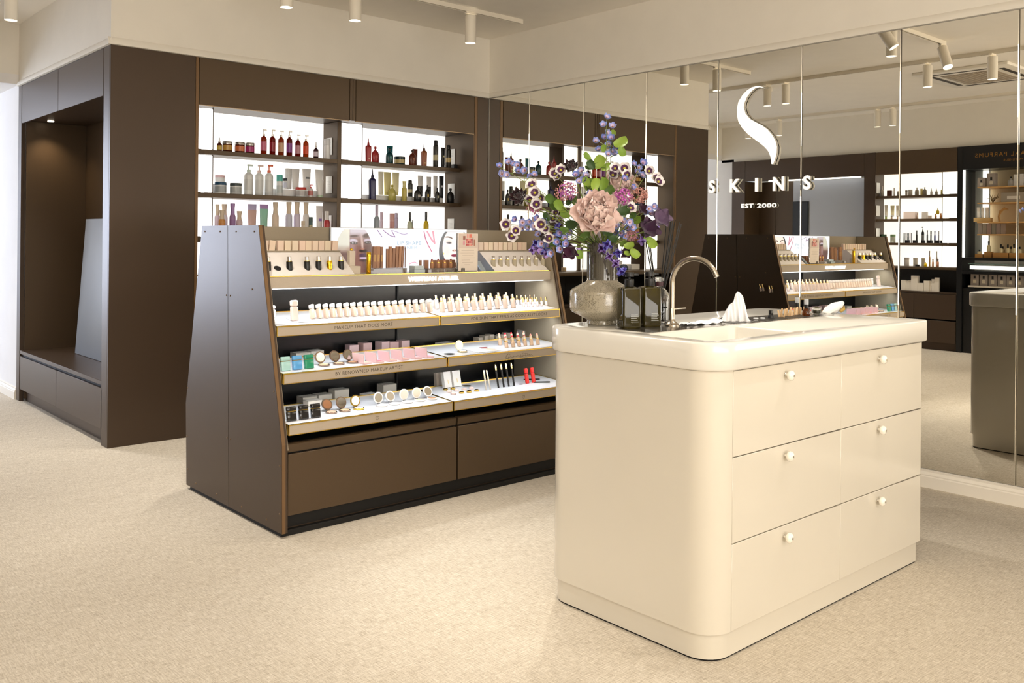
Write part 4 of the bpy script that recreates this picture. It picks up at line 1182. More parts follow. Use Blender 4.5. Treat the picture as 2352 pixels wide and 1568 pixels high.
obj('gold_lining', tube([(0.030, -0.012, 0.008), (0.045, -0.004, 0.018), (0.049, 0.004, 0.030)], [0.006, 0.008, 0.004], 8), mat((214, 180, 100), 0.3, metal=0.6), pf)
for k, (px, py) in enumerate(((1736, 733), (1752, 732.5))):
    p = at(px, py, z=DZ)
    solo('cotton_pad', lathe([(0.0085, 0), (0.010, 0.002), (0.0085, 0.005), (0, 0.0055)], 14, cap=False), TISSUE, 'small white cotton pad on the steel deck, ' + ('nearer the tissue' if k == 0 else 'nearer the black spray bottle'), 'cotton pad', 'cotton pads on the deck', loc=(p.x, p.y, DZ + 0.001))
# ---------------------------------------------------------------- bottles, jars, tubes: one builder per kind
def _lbl(r, z0, z1): return lathe([(r * 1.012, z0), (r * 1.012, z1)], 20, cap=False)
def k_pump(h, w, c):
    r = w / 2
    out = [('body', lathe([(r * .94, 0), (r, h * .01), (r, h * .60), (r * .9, h * .66), (r * .45, h * .71), (r * .40, h * .74)], 20), c[0])]
    if c[1]: out.append(('label', _lbl(r, h * .14, h * .50), c[1]))
    bm = lathe([(r * .44, h * .735), (r * .44, h * .81), (r * .15, h * .815), (r * .15, h * .93)], 16)
    add_box(bm, -r * .3, -r * .22, h * .93, r * 1.0, r * .22, h * .99, r * .06, 1)
    return out + [('pump', bm, c[2])]
def k_dropper(h, w, c):
    r = w / 2
    out = [('body', lathe([(r * .94, 0), (r, h * .02), (r, h * .46), (r * .85, h * .54), (r * .42, h * .60), (r * .40, h * .63)], 18), c[0])]
    if c[1]: out.append(('label', _lbl(r, h * .10, h * .40), c[1]))
    return out + [('dropper', lathe([(r * .45, h * .62), (r * .45, h * .74), (r * .26, h * .76), (r * .22, h * .95), (0, h)], 14, cap=False), c[2])]
def k_jar(h, w, c):
    r = w / 2
    out = [('body', lathe([(r * .93, 0), (r * .97, h * .04), (r * .97, h * .72), (r * .9, h * .77)], 24), c[0])]
    if c[1]: out.append(('label', _lbl(r * .97, h * .12, h * .62), c[1]))
    return out + [('lid', lathe([(r, h * .74), (r, h * .96), (r * .95, h)], 24), c[2])]
def k_can(h, w, c):
    r = w / 2
    out = [('body', lathe([(r * .95, 0), (r, h * .01), (r, h * .74), (r * .9, h * .80), (r * .7, h * .83)], 20), c[0])]
    if c[1]: out.append(('label', _lbl(r, h * .25, h * .45), c[1]))
    return out + [('cap', lathe([(r * .74, h * .80), (r * .74, h * .95), (r * .62, h), (0, h)], 18, cap=False), c[2])]
def k_flask(h, w, c):
    r = w / 2
    out = [('body', lathe([(r * .9, 0), (r, h * .03), (r * 1.0, h * .40), (r * .96, h * .56), (r * .75, h * .68), (r * .32, h * .76), (r * .22, h * .80), (r * .22, h * .86)], 22, sy=.55), c[0])]
    bm = bm_new(); add_lathe(bm, [(r * .3, h * .40), (r * .3, h * .405), (0, h * .41)], 14, cy=-r * .56, sy=.05, cap=False)
    if c[1]: out.append(('emblem', boxm(-r * .35, -r * .57, h * .30, r * .35, -r * .54, h * .46, r * .02, 1), c[1]))
    return out + [('stopper', lathe([(r * .26, h * .85), (r * .30, h * .87), (r * .30, h * .97), (r * .24, h)], 16), c[2])]
def k_tube(h, w, c):
    bm = bm_new(); prev = None
    for s_ in range(8):
        t = s_ / 7
        rx = w / 2 * (.78 + .22 * t); ry = w / 2 * .62 * (1 - t) ** .8 + .0012
        q = [bm.verts.new((rx * math.cos(2 * PI * i / 18), ry * math.sin(2 * PI * i / 18), h * (.14 + .86 * t))) for i in range(18)]
        if prev: bridge(bm, prev, q)
        prev = q
    bm.faces.new(prev)
    out = [('tube_body', bm, c[0]), ('cap', lathe([(w * .36, 0), (w * .385, h * .01), (w * .385, h * .135), (w * .37, h * .14)], 18, sy=.8), c[2])]
    if c[1]: out.append(('label', boxm(-w * .2, -w * .25, h * .52, w * .2, -w * .20, h * .60, 0), c[1]))
    return out
def k_gradtube(h, w, c):
    bm, b2 = bm_new(), bm_new()
    for b_, a0, a1 in ((bm, .5, 1.0), (b2, .14, .5)):
        prev = None
        for s_ in range(5):
            t = a0 + (a1 - a0) * s_ / 4; q_ = (t - .14) / .86
            rx = w / 2 * (.78 + .22 * q_); ry = w / 2 * .62 * (1 - q_) ** .8 + .0012
            q = [b_.verts.new((rx * math.cos(2 * PI * i / 18), ry * math.sin(2 * PI * i / 18), h * t)) for i in range(18)]
            if prev: bridge(b_, prev, q)
            prev = q
        b_.faces.new(prev)
    return [('upper_body', bm, c[0]), ('lower_body', b2, c[1]), ('cap', lathe([(w * .36, 0), (w * .385, h * .01), (w * .385, h * .14)], 18, sy=.8), c[2])]
def k_cone(h, w, c):
    s_ = w / 2
    bm = bm_new(); prev = None
    for a, z in ((.88, 0), (.9, .01), (1.0, .60), (.96, .66), (.55, .70), (.40, .71)):
        q = [bm.verts.new((x, y * .7, h * z)) for x, y in rr(-s_ * a, s_ * a, -s_ * a, s_ * a, (s_ * .25,) * 4, 0, 3)]
        if prev: bridge(bm, prev, q)
        else: bm.faces.new(list(reversed(q)))
        prev = q
    bm.faces.new(prev)
    out = [('body', bm, c[0]), ('nozzle', lathe([(s_ * .45, h * .705), (s_ * .42, h * .78), (s_ * .2, h * .84), (s_ * .09, h)], 14), c[2])]
    if c[1]: out.append(('emblem', boxm(-s_ * .3, -s_ * .72, h * .12, s_ * .3, -s_ * .62, h * .17), c[1]))
    return out
def k_spray(h, w, c):
    r = w / 2
    out = [('body', lathe([(r * .9, 0), (r, h * .03), (r, h * .52), (r * .85, h * .60), (r * .42, h * .67)], 18), c[0])]
    if c[1]: out.append(('label', _lbl(r, h * .12, h * .44), c[1]))
    bm = lathe([(r * .45, h * .66), (r * .45, h * .78)], 14); add_box(bm, -r * .42, -r * .32, h * .78, r * .42, r * .32, h, r * .12, 1)
    return out + [('spray_head', bm, c[2])]
def k_bottle(h, w, c):
    r = w / 2
    out = [('body', lathe([(r * .92, 0), (r, h * .02), (r, h * .58), (r * .88, h * .64), (r * .62, h * .68)], 20), c[0])]
    if c[1]: out.append(('label', _lbl(r, h * .03, h * .52), c[1]))
    return out + [('cap', lathe([(r * .72, h * .66), (r * .62, h * .80), (r * .78, h * .98), (r * .72, h)], 18), c[2])]
def k_cyl(h, w, c):
    r = w / 2
    out = [('body', lathe([(r * .96, 0), (r, h * .015), (r, h * .70)], 20), c[0]), ('cap', lathe([(r, h * .705), (r, h * .985), (r * .95, h)], 20), c[2])]
    if c[1]: out.append(('label', _lbl(r, h * .15, h * .5), c[1]))
    return out
def k_box(h, w, c, d=None):
    d = d or w * .7
    out = [('carton', boxm(-w / 2, -d / 2, 0, w / 2, d / 2, h, min(.0012, w * .03), 1), c[0])]
    if c[1]: out.append(('print', boxm(-w * .26, -d / 2 - .0004, h * .30, w * .26, -d / 2, h * .62), c[1]))
    return out
KIND = dict(pump=k_pump, dropper=k_dropper, jar=k_jar, can=k_can, flask=k_flask, tube=k_tube, gradtube=k_gradtube, cone=k_cone, spray=k_spray, bottle=k_bottle, cyl=k_cyl, box=k_box)
KNAME = dict(pump='pump_bottle', dropper='dropper_bottle', jar='cosmetic_jar', can='spray_can', flask='flask_bottle', tube='cosmetic_tube', gradtube='cosmetic_tube', cone='nozzle_bottle', spray='spray_bottle', bottle='cosmetic_bottle', cyl='cosmetic_tube', box='product_box')
KCAT = dict(pump='bottle', dropper='bottle', jar='jar', can='spray can', flask='bottle', tube='tube', gradtube='tube', cone='bottle', spray='bottle', bottle='bottle', cyl='tube', box='box')
PCACHE = {}
def M_(c, gl=0.3):
    if c is None: return None
    if isinstance(c, bpy.types.Material): return c
    if len(c) == 4: return mat(c[:3], 0.05, trans=c[3], name='tinted_glass')
    return mat(c, gl)
def product(kind, label, pos, h, w, cols, rot=0.0, group=None, gl=0.3, tilt=(0, 0), name=None, cat=None):
    mats = [M_(c, gl) for c in (list(cols) + [None, None, None])[:3]]
    if mats[2] is None: mats[2] = mats[0]
    t = thing(name or KNAME[kind], label, cat or KCAT[kind], pos, rot, group)
    t.rotation_euler = (tilt[0], tilt[1], rot)
    key = (kind, round(h, 4), round(w, 4), tuple(m_.name if m_ else '' for m_ in mats))
    if key not in PCACHE:
        PCACHE[key] = [(n, to_mesh(bm, n, mt, True, 40)) for n, bm, mt in KIND[kind](h, w, mats)]
    for n, me in PCACHE[key]: obj(n, me, None, t)
    return t

def shelf_items(items, zx0, zy0, sc, zbase, group, where, yfront=5.785, yback=5.865):
    for it in items:
        kind, cx, top, bot, wd, cols, lab = it[:7]
        back = len(it) > 7 and it[7] == 'b'
        rz = 0.0
        y = yback if back else yfront
        px = zx0 + cx / sc
        p = at(px, zy0 + bot / sc, y=y)
        k = mpp(p)
        zb = zbase
        if len(it) > 8: zb = zbase + it[8]
        product(kind, f'{lab}, {where}', (p.x, y, zb), (bot - top) / sc * k, wd / sc * k / (1.0 if kind not in ('box',) else 1.15), cols, rz, group)

AMB = (96, 30, 10, 0.35)
W_ = (244, 243, 242)
SILV = mat((200, 198, 196), 0.25, metal=0.8)
G1 = 'products on the lit shelves beside the alcove cabinet'
shelf_items([
    ('dropper', 263, 755, 868, 42, (AMB, (206, 176, 70), W_), 'small amber dropper bottle with yellow label'),
    ('jar', 328, 790, 873, 82, (AMB, (206, 158, 76), SILV), 'amber glass jar with golden label'),
    ('jar', 430, 798, 883, 82, (AMB, (214, 120, 72), SILV), 'amber glass jar with orange label'),
    ('jar', 512, 805, 890, 76, (AMB, (176, 50, 116), SILV), 'amber glass jar with magenta label'),
    ('pump', 625, 688, 895, 50, ((150, 40, 14, 0.3), (206, 112, 140), SILV), 'amber pump bottle with pink label'),
    ('pump', 697, 692, 902, 48, ((120, 18, 12, 0.3), (150, 30, 46), SILV), 'amber pump bottle with dark red label'),
    ('pump', 767, 700, 908, 48, ((150, 50, 12, 0.3), (214, 172, 136), SILV), 'amber pump bottle with sand label'),
    ('pump', 835, 702, 914, 48, ((110, 22, 14, 0.3), (140, 70, 150), SILV), 'amber pump bottle with purple label'),
    ('pump', 905, 732, 918, 46, ((120, 20, 16, 0.3), (206, 150, 160), SILV), 'shorter amber pump bottle with pale rose label'),
    ('pump', 970, 738, 924, 46, ((180, 60, 10, 0.3), (222, 78, 40), SILV), 'shorter amber pump bottle with orange-red label'),
    ('dropper', 1053, 795, 930, 42, ((60, 24, 34, 0.3), (222, 208, 222), W_), 'small dark dropper bottle with lilac label'),
    ('cyl', 1145, 775, 938, 50, (W_, None, (236, 236, 236)), 'plain white cylinder bottle'),
], 430, 100, 3.5625, 1.814, G1, 'on the top lit shelf')
WG = (238, 240, 240)
shelf_items([
    ('jar', 268, 1062, 1132, 82, (W_, None, (236, 200, 206)), 'white jar with pale pink lid on a riser', 'b', 0.068),
    ('jar', 273, 1130, 1222, 95, (WG, (170, 176, 180), (44, 84, 116)), 'white jar with navy blue lid'),
    ('jar', 397, 1137, 1226, 95, (WG, (180, 184, 184), (74, 84, 86)), 'white jar with dark grey lid'),
    ('pump', 502, 980, 1230, 73, (WG, (224, 226, 226), (214, 232, 224)), 'large white bottle with mint pump'),
    ('pump', 588, 985, 1234, 70, (WG, (224, 226, 226), (238, 214, 210)), 'large white bottle with blush pump'),
    ('pump', 668, 983, 1237, 68, (WG, (224, 226, 226), (232, 112, 76)), 'large white bottle with orange pump'),
    ('cyl', 755, 1062, 1233, 52, (WG, (206, 214, 214), (96, 196, 188)), 'slim white bottle with turquoise cap'),
    ('jar', 803, 1095, 1182, 42, (W_, (216, 216, 230), (50, 52, 60)), 'small white bottle with black cap on a riser', 'b', 0.055),
    ('cyl', 826, 1012, 1180, 56, ((226, 226, 226), None, (232, 232, 232)), 'tall pale grey cylinder bottle at the back', 'b', 0.055),
    ('tube', 885, 1010, 1178, 74, (W_, None, W_), 'plain white standing tube', 'b', 0.055),
    ('tube', 975, 1005, 1178, 80, (W_, (60, 62, 66), W_), 'white standing tube with black print', 'b', 0.055),
    ('tube', 1078, 1008, 1178, 75, (W_, None, W_), 'plain white standing tube beside the price card', 'b', 0.055),
    ('jar', 930, 1165, 1242, 88, (WG, (196, 190, 190), (206, 66, 56)), 'white jar with red lid'),
    ('pump', 1010, 1140, 1244, 40, ((238, 226, 224), (206, 120, 112), (212, 60, 52)), 'small white bottle with red pump'),
    ('tube', 1088, 1108, 1256, 62, (W_, None, (206, 226, 200)), 'white standing tube with pale green cap'),
], 430, 100, 3.5625, 1.534, G1, 'on the second lit shelf')
TAN = (232, 214, 190)
B3 = 1492
shelf_items([
    ('bottle', 245, 1295, 1560, 45, ((236, 214, 226), None, TAN), 'tall rose-white bottle', 'b'),
    ('bottle', 302, 1292, 1560, 56, ((240, 238, 240), None, TAN), 'tall white bottle with tan cap', 'b'),
    ('bottle', 283, 1358, 1575, 56, ((226, 160, 92), (222, 150, 84), TAN), 'short orange bottle with tan cap'),
    ('bottle', 370, 1296, 1570, 50, ((176, 140, 190), (164, 124, 184), (172, 136, 196)), 'tall purple bottle with purple cap'),
    ('bottle', 425, 1366, 1578, 52, ((228, 206, 210), (222, 196, 204), TAN), 'short blush bottle with tan cap'),
    ('tube', 530, 1290, 1560, 76, ((206, 196, 232), None, (216, 206, 236)), 'lavender standing tube at the back', 'b'),
    ('tube', 530, 1362, 1585, 76, ((226, 190, 184), None, (226, 196, 190)), 'dusty pink standing tube'),
    ('tube', 625, 1292, 1560, 74, ((196, 160, 216), None, (206, 176, 220)), 'violet standing tube at the back', 'b'),
    ('tube', 625, 1358, 1590, 74, ((160, 218, 200), None, (170, 222, 206)), 'mint green standing tube'),
    ('bottle', 720, 1302, 1590, 56, ((248, 226, 206), None, TAN), 'tall peach bottle with tan cap'),
    ('bottle', 830, 1305, 1595, 56, ((222, 224, 244), None, TAN), 'tall pale blue bottle with tan cap'),
    ('bottle', 897, 1308, 1598, 56, ((232, 222, 244), None, TAN), 'tall lilac bottle with tan cap'),
    ('bottle', 970, 1310, 1598, 52, ((244, 240, 238), None, TAN), 'tall ivory bottle with tan cap'),
    ('jar', 1007, 1432, 1600, 38, ((36, 84, 84), (200, 190, 150), (30, 70, 72)), 'small dark teal cylinder'),
    ('tube', 1080, 1340, 1600, 62, ((244, 240, 244), (120, 80, 170), (110, 66, 160)), 'white tube with purple print and cap'),
    ('bottle', 1142, 1385, 1602, 48, ((200, 66, 74), (206, 82, 84), (242, 238, 236)), 'red bottle with white cap'),
    ('jar', 950, 1462, 1598, 38, ((236, 224, 206), None, (222, 206, 182)), 'small ivory pot'),
], 430, 100, 3.5625, 1.246, G1, 'on the third lit shelf')
G2 = 'products on the lit shelves beside the mirror corner'
REDB, TEAL, AMB2, BLK, GOLDL = (176, 50, 50), (14, 84, 90), (104, 42, 24), (26, 26, 28), (206, 186, 130)
ZK = 4.355
shelf_items([
    ('cone', 330, 590, 830, 54, (REDB, (226, 190, 160), REDB), 'brick red nozzle bottle'),
    ('flask', 400, 677, 838, 82, (REDB, (186, 70, 66), REDB), 'brick red flat flask'),
    ('tube', 545, 612, 800, 76, ((20, 104, 114), None, (14, 70, 78)), 'teal standing tube at the back', 'b', 0.0),
    ('flask', 543, 690, 846, 84, ((10, 66, 72), (40, 110, 110), (20, 40, 44)), 'dark teal flat flask'),
    ('jar', 645, 775, 852, 108, ((10, 50, 54), GOLDL, (16, 34, 38)), 'wide dark teal jar with gold print'),
    ('tube', 797, 640, 815, 64, ((110, 44, 26), None, (80, 30, 20)), 'brown amber standing tube at the back', 'b', 0.0),
    ('flask', 773, 706, 862, 86, (AMB2, (150, 80, 40), (60, 26, 20)), 'brown amber flat flask'),
    ('cone', 887, 652, 874, 54, ((150, 74, 14), (226, 196, 120), (80, 40, 24)), 'golden amber nozzle bottle'),
    ('can', 1003, 615, 884, 52, ((60, 58, 52), (200, 190, 150), BLK), 'tall smoke grey spray can'),
    ('tube', 1077, 686, 887, 50, (BLK, (200, 190, 150), BLK), 'black standing tube'),
    ('can', 1131, 660, 889, 52, ((48, 44, 36), (206, 180, 120), BLK), 'black and gold spray can'),
    ('box', 1200, 862, 903, 74, (BLK, None, BLK), 'flat black box'),
], 770, 180, ZK, 1.814, G2, 'on the top lit shelf')
YEL = (224, 210, 126)
BKW = (30, 30, 32)
shelf_items([
    ('cone', 370, 908, 1214, 68, ((36, 34, 84), (60, 60, 110), (40, 40, 70)), 'navy blue nozzle bottle'),
    ('tube', 455, 918, 1150, 66, ((246, 242, 222), None, (240, 236, 214)), 'pale cream standing tube', 'b', 0.045),
    ('tube', 520, 920, 1150, 86, ((240, 230, 168), None, (232, 222, 150)), 'soft yellow standing tube', 'b', 0.045),
    ('tube', 603, 920, 1150, 84, ((244, 238, 196), None, (236, 226, 160)), 'pale yellow standing tube next to the soft yellow one', 'b', 0.045),
    ('flask', 568, 1065, 1224, 86, ((206, 196, 104), (226, 216, 150), (196, 184, 90)), 'yellow flat flask'),
    ('bottle', 690, 1030, 1230, 52, ((220, 204, 110), None, (230, 220, 150)), 'slim yellow round bottle'),
    ('can', 748, 930, 1095, 54, ((60, 60, 56), (206, 196, 160), BLK), 'smoke grey spray can on a riser', 'b', 0.04),
    ('gradtube', 850, 940, 1150, 66, (W_, BKW, BKW), 'white and black standing tube behind the first black flask', 'b', 0.045),
    ('gradtube', 935, 962, 1165, 60, (W_, BKW, BKW), 'white and black standing tube behind the second black flask', 'b', 0.045),
    ('gradtube', 1000, 950, 1165, 54, ((240, 240, 240), (210, 210, 210), (230, 230, 230)), 'white standing tube behind the small black flask', 'b', 0.045),
    ('flask', 825, 1080, 1234, 86, ((36, 36, 36), (206, 200, 190), BLK), 'black and white flat flask'),
    ('flask', 920, 1070, 1241, 56, ((34, 32, 28), (190, 160, 60), BLK), 'narrow black flask with gold foot'),
    ('flask', 1020, 1095, 1242, 52, ((34, 34, 34), (210, 206, 180), BLK), 'small black flask with pale label'),
    ('tube', 1060, 945, 1178, 60, ((40, 42, 48), (220, 220, 226), BLK), 'slate black standing tube', 'b', 0.03),
    ('flask', 1152, 1100, 1246, 84, ((22, 22, 24), None, BLK), 'glossy black round flask'),
], 770, 180, ZK, 1.534, G2, 'on the second lit shelf')
shelf_items([
    ('spray', 413, 1258, 1590, 62, ((176, 188, 200), None, (206, 190, 216)), 'grey-blue spray bottle with lilac head'),
    ('cyl', 460, 1330, 1590, 30, ((236, 218, 232), None, (232, 212, 228)), 'thin pale pink stick bottle', 'b'),
    ('cyl', 568, 1352, 1600, 52, ((226, 168, 166), None, (230, 180, 176)), 'salmon pink bottle'),
    ('can', 608, 1345, 1598, 46, ((208, 198, 226), None, (214, 204, 230)), 'lilac spray can', 'b'),
    ('spray', 745, 1348, 1610, 54, ((222, 230, 204), None, BLK), 'pale green spray bottle with black head'),
    ('spray', 907, 1352, 1620, 54, ((238, 204, 40), None, BLK), 'bright yellow spray bottle with black head'),
    ('dropper', 770, 1425, 1615, 32, ((214, 70, 70), None, BLK), 'small red dropper bottle in front of the pale green spray'),
    ('dropper', 903, 1428, 1625, 30, ((214, 70, 70), None, BLK), 'small red dropper bottle in front of the yellow spray', 'f'),
], 770, 180, ZK, 1.246, G2, 'on the third lit shelf')
# white risers under the back rows
RIS = mat((250, 250, 250), 0.3)
for x0, x1, z, hh, lab in ((2.96, 3.36, 1.534, 0.052, 'clear white riser block under the white tubes on the second shelf'), (2.50, 2.62, 1.534, 0.066, 'clear white riser block behind the navy lidded jar'), (3.70, 4.46, 1.534, 0.040, 'long clear white riser behind the flasks on the second shelf'),
                        (3.70, 3.95, 1.814, 0.004, 'thin clear riser under the teal tube on the top shelf')):
    solo('display_riser', boxm(x0, 5.842, z, x1, 5.905, z + hh, 0.002), RIS, lab, 'riser', 'shelf risers')
# price cards on the cheeks of the bays
CARD = mat((250, 250, 248), 0.5)
CINK = mat((190, 190, 190), 0.6)
for bx, lab, y0 in ((3.4138, 'bay by alcove cabinet', 5.80), (4.5448, 'bay at mirror corner', 5.80)):
    for zc, lev in ((1.91, 'top'), (1.63, 'second'), (1.345, 'third'), (1.07, 'lowest')):
        t = thing('price_card', f'white printed card at the end of the {lev} shelf, {lab}', 'card', (bx - 0.0035, y0, zc - 0.06), 0, 'shelf cards')
        obj('card', boxm(-0.0012, 0, 0, 0.0012, 0.085, 0.125, 0.0008, 1), CARD, t)
        bm = bm_new()
        for q in range(5): add_box(bm, -0.0016, 0.018, 0.040 + 0.012 * q, -0.0012, 0.060 - 0.008 * (q % 2), 0.0412 + 0.012 * q)
        obj('printed_lines', bm, CINK, t, kind='stuff')
# things on the worktop and in the niche of the back wall (seen over the counter, in the mirror)
p = rat(1312, 618, x=None, z=0.966)
solo('candle', lathe([(0.02, 0), (0.022, 0.002), (0.022, 0.034), (0.02, 0.036)], 18), mat((214, 186, 146), 0.6), 'small beige candle block on the brown worktop, seen in the mirror beside the vase', 'candle', loc=(3.66, 5.70, 0.9655))
bm = bm_new()
bmesh.ops.create_uvsphere(bm, u_segments=18, v_segments=10, radius=0.055)
for v in bm.verts: v.co.z = max(0, v.co.z * 0.8 + 0.012); v.co.y *= 0.6
solo('eye_mask', bm, mat((52, 62, 76), 0.5), 'dark blue padded eye mask on the brown worktop, seen in the mirror', 'mask', loc=(2.86, 5.70, 0.9655))
product('box', 'white display box behind the dark blue eye mask on the worktop', (2.90, 5.84, 0.9655), 0.085, 0.20, (W_, None, W_))
product('box', 'second white display box on the worktop, beside the lit panel', (2.62, 5.80, 0.9655), 0.05, 0.12, ((240, 236, 230), None, W_))
product('cyl', 'slim wine red stick standing on the worktop by the white boxes', (3.06, 5.83, 0.9655), 0.16, 0.014, ((130, 40, 60), None, (130, 40, 60)))
for k, (c, lab) in enumerate((((126, 110, 140), 'muted purple'), ((120, 176, 170), 'turquoise'), ((206, 92, 120), 'raspberry pink'), ((226, 220, 212), 'off-white'))):
    product('box', f'{lab} carton in the dark niche under the worktop', ((3.18, 2.94, 2.74, 3.52)[k], 5.68, 0.6775), 0.11, 0.13, (c, None, c), group='cartons in the niche')

# ---------------------------------------------------------------- shelves across the shop
G3 = 'products on the lit shelves across the shop'
def opp(items, zbase, where, x=XO - 0.13):
    for it in items:
        kind, cx, top, bot, wd, cols, lab = it[:7]
        p = rat(1960 + cx / 4.9, 380 + bot / 4.9, x=x)
        v = Vector((2 * MIRX - x, p.y, p.z)); k = mpp(v)
        zb = zbase + (it[7] if len(it) > 7 else 0)
        product(kind, f'{lab}, {where}', (x, p.y, zb), (bot - top) / 4.9 * k, wd / 4.9 * k * 0.92, cols, math.radians(90), G3)
GRY, PAL = (176, 166, 150), (240, 232, 222)
opp([('spray', 325, 225, 345, 38, (GRY, None, (190, 180, 166)), 'tall greige bottle'), ('box', 408, 285, 350, 52, ((96, 54, 28), None, W_), 'dark brown box'), ('cyl', 460, 250, 345, 16, (PAL, None, PAL), 'thin white stick'),
     ('jar', 515, 290, 345, 46, (GRY, None, (186, 178, 166)), 'greige jar'), ('jar', 597, 280, 342, 28, (PAL, None, GRY), 'little pale jar'), ('jar', 642, 275, 342, 50, ((196, 186, 170), None, (206, 200, 190)), 'wide silver-grey jar'),
     ('flask', 715, 250, 340, 50, ((170, 160, 142), None, (190, 180, 164)), 'greige flask before the yellow carton'), ('box', 768, 262, 336, 26, ((236, 218, 140), None, W_), 'slim yellow carton'), ('flask', 803, 245, 336, 50, ((160, 150, 132), None, (190, 180, 164)), 'greige flask after the yellow carton'),
     ('dropper', 878, 255, 332, 26, (PAL, None, (214, 206, 190)), 'small pale dropper'), ('dropper', 935, 258, 330, 30, ((186, 176, 156), None, GRY), 'small greige dropper'), ('dropper', 1002, 225, 326, 38, ((206, 190, 100), None, (150, 140, 120)), 'yellow dropper bottle')],
    1.814, 'top shelf across the shop')
opp([('tube', 370, 425, 555, 44, ((246, 240, 226), None, W_), 'ivory tube at the back', 0.03), ('tube', 440, 430, 555, 52, ((242, 232, 190), None, W_), 'pale yellow tube at the back', 0.03), ('tube', 500, 430, 555, 44, ((246, 238, 220), None, W_), 'cream tube at the back', 0.03),
     ('jar', 368, 560, 603, 26, ((196, 214, 120), None, (206, 220, 150)), 'tiny lime pot'), ('jar', 430, 560, 603, 22, ((206, 176, 140), None, (196, 166, 130)), 'tiny tan pot'), ('jar', 500, 560, 602, 20, ((232, 196, 160), None, (226, 180, 140)), 'tiny peach pot'),
     ('box', 648, 525, 603, 140, ((236, 218, 210), None, W_), 'wide pale pink carton'), ('spray', 720, 515, 580, 20, ((206, 180, 160), None, (196, 170, 150)), 'small tan spray'), ('box', 805, 515, 590, 60, ((242, 234, 226), None, W_), 'ivory carton'),
     ('dropper', 950, 470, 545, 36, ((226, 196, 50), None, (236, 216, 110)), 'yellow dropper on the riser', 0.05), ('spray', 1016, 415, 505, 26, ((226, 190, 30), None, (244, 240, 230)), 'yellow spray on the riser', 0.09), ('bottle', 927, 545, 600, 24, ((206, 140, 80), None, (214, 160, 100)), 'little orange bottle'), ('bottle', 985, 540, 600, 26, ((200, 128, 60), None, (206, 140, 80)), 'little amber bottle'),
     ('box', 862, 560, 596, 36, ((226, 206, 190), None, W_), 'small beige carton')], 1.534, 'second shelf across the shop')
DG = (92, 130, 82)
opp([('jar', 340, 770, 862, 70, ((70, 110, 76), None, (60, 96, 66)), 'dark green tin'), ('jar', 445, 770, 862, 62, ((222, 228, 214), None, (140, 176, 130)), 'white jar with green lid'), ('bottle', 515, 735, 862, 22, ((118, 158, 40), None, (96, 130, 40)), 'leaf green bottle')]
    + [('cyl', 568 + 14 * k, 752, 862, 8, (BLK, None, (40, 40, 40)), f'slim black tester stick, {ORD[k]} in the row of seven') for k in range(7)]
    + [('bottle', 713, 722, 862, 20, (BLK, None, BLK), 'slim black bottle beside the tester sticks'), ('pump', 781, 678, 862, 32, (BLK, (150, 150, 150), BLK), 'tall black pump bottle'), ('bottle', 832, 718, 862, 17, (BLK, None, (60, 20, 30)), 'slim black bottle after the tall pump'), ('cyl', 873, 725, 862, 17, (BLK, None, (40, 40, 40)), 'slim black tube'),
       ('bottle', 917, 728, 862, 19, ((58, 72, 170), None, (50, 60, 150)), 'small cobalt blue bottle'), ('cyl', 960, 728, 862, 15, ((220, 220, 224), None, W_), 'small white tube'), ('cyl', 1008, 690, 862, 22, (BLK, (120, 120, 120), BLK), 'tall black cylinder')], 1.246, 'third shelf across the shop', XO - 0.16)
for k, (cx, wd) in enumerate(((610, 44), (697, 46), (785, 40), (862, 55), (940, 50), (1018, 60))):
    p = rat(1960 + cx / 4.9, 380 + 862 / 4.9, x=XO - 0.075); kk = mpp((2 * MIRX - p.x, p.y, p.z))
    product('box', f'low black tester block, {ORD[k]} along the third shelf across the shop', (XO - 0.075, p.y, 1.246), 32 / 4.9 * kk, wd / 4.9 * kk, ((30, 29, 30), None, BLK), math.radians(90), G3)
opp([('jar', 600, 1035, 1130, 62, ((240, 234, 228), None, (206, 196, 190)), 'pale jar with grey lid'), ('jar', 700, 1035, 1130, 56, ((242, 236, 228), None, (236, 226, 214)), 'cream jar'), ('jar', 787, 1035, 1130, 44, ((242, 236, 220), None, (232, 226, 200)), 'ivory jar'),
     ('spray', 858, 952, 1130, 20, ((232, 186, 130), None, (90, 60, 40)), 'tall apricot dropper'), ('spray', 938, 955, 1130, 20, ((238, 226, 212), None, (200, 190, 170)), 'tall ivory dropper')], 0.966, 'worktop across the shop', XO - 0.17)
opp([('box', 725, 1090, 1112, 48, ((40, 38, 40), None, BLK), 'flat black case'), ('flask', 813, 1062, 1114, 36, ((232, 196, 20), None, (220, 180, 30)), 'bright yellow flask'),
     ('bottle', 895, 1045, 1132, 22, ((206, 150, 110), None, (120, 90, 70)), 'apricot bottle with brown cap'), ('bottle', 950, 1045, 1136, 26, ((216, 146, 110), None, (110, 80, 64)), 'salmon bottle with brown cap'), ('cyl', 1018, 1035, 1136, 24, ((206, 150, 124), None, (214, 160, 136)), 'terracotta pink tube')], 0.966, 'front of the worktop across the shop', XO - 0.07)
for k, (cx, top, wd) in enumerate(((568, 1305, 50), (608, 1310, 40), (640, 1305, 36), (695, 1250, 72), (762, 1330, 70), (830, 1300, 60), (868, 1300, 30), (905, 1280, 40), (945, 1260, 50))):
    p = rat(1960 + cx / 4.9, 380 + 1420 / 4.9, x=XO - 0.06); kk = mpp((2 * MIRX - p.x, p.y, p.z))
    product('box', f'white carton on the lower shelf across the shop, {ORD[k]} from the gondola side', (XO - 0.06, p.y, 0.677), (1420 - top) / 4.9 * kk, wd / 4.9 * kk, ((226, 218, 206), None, W_), math.radians(90), 'white cartons across the shop')
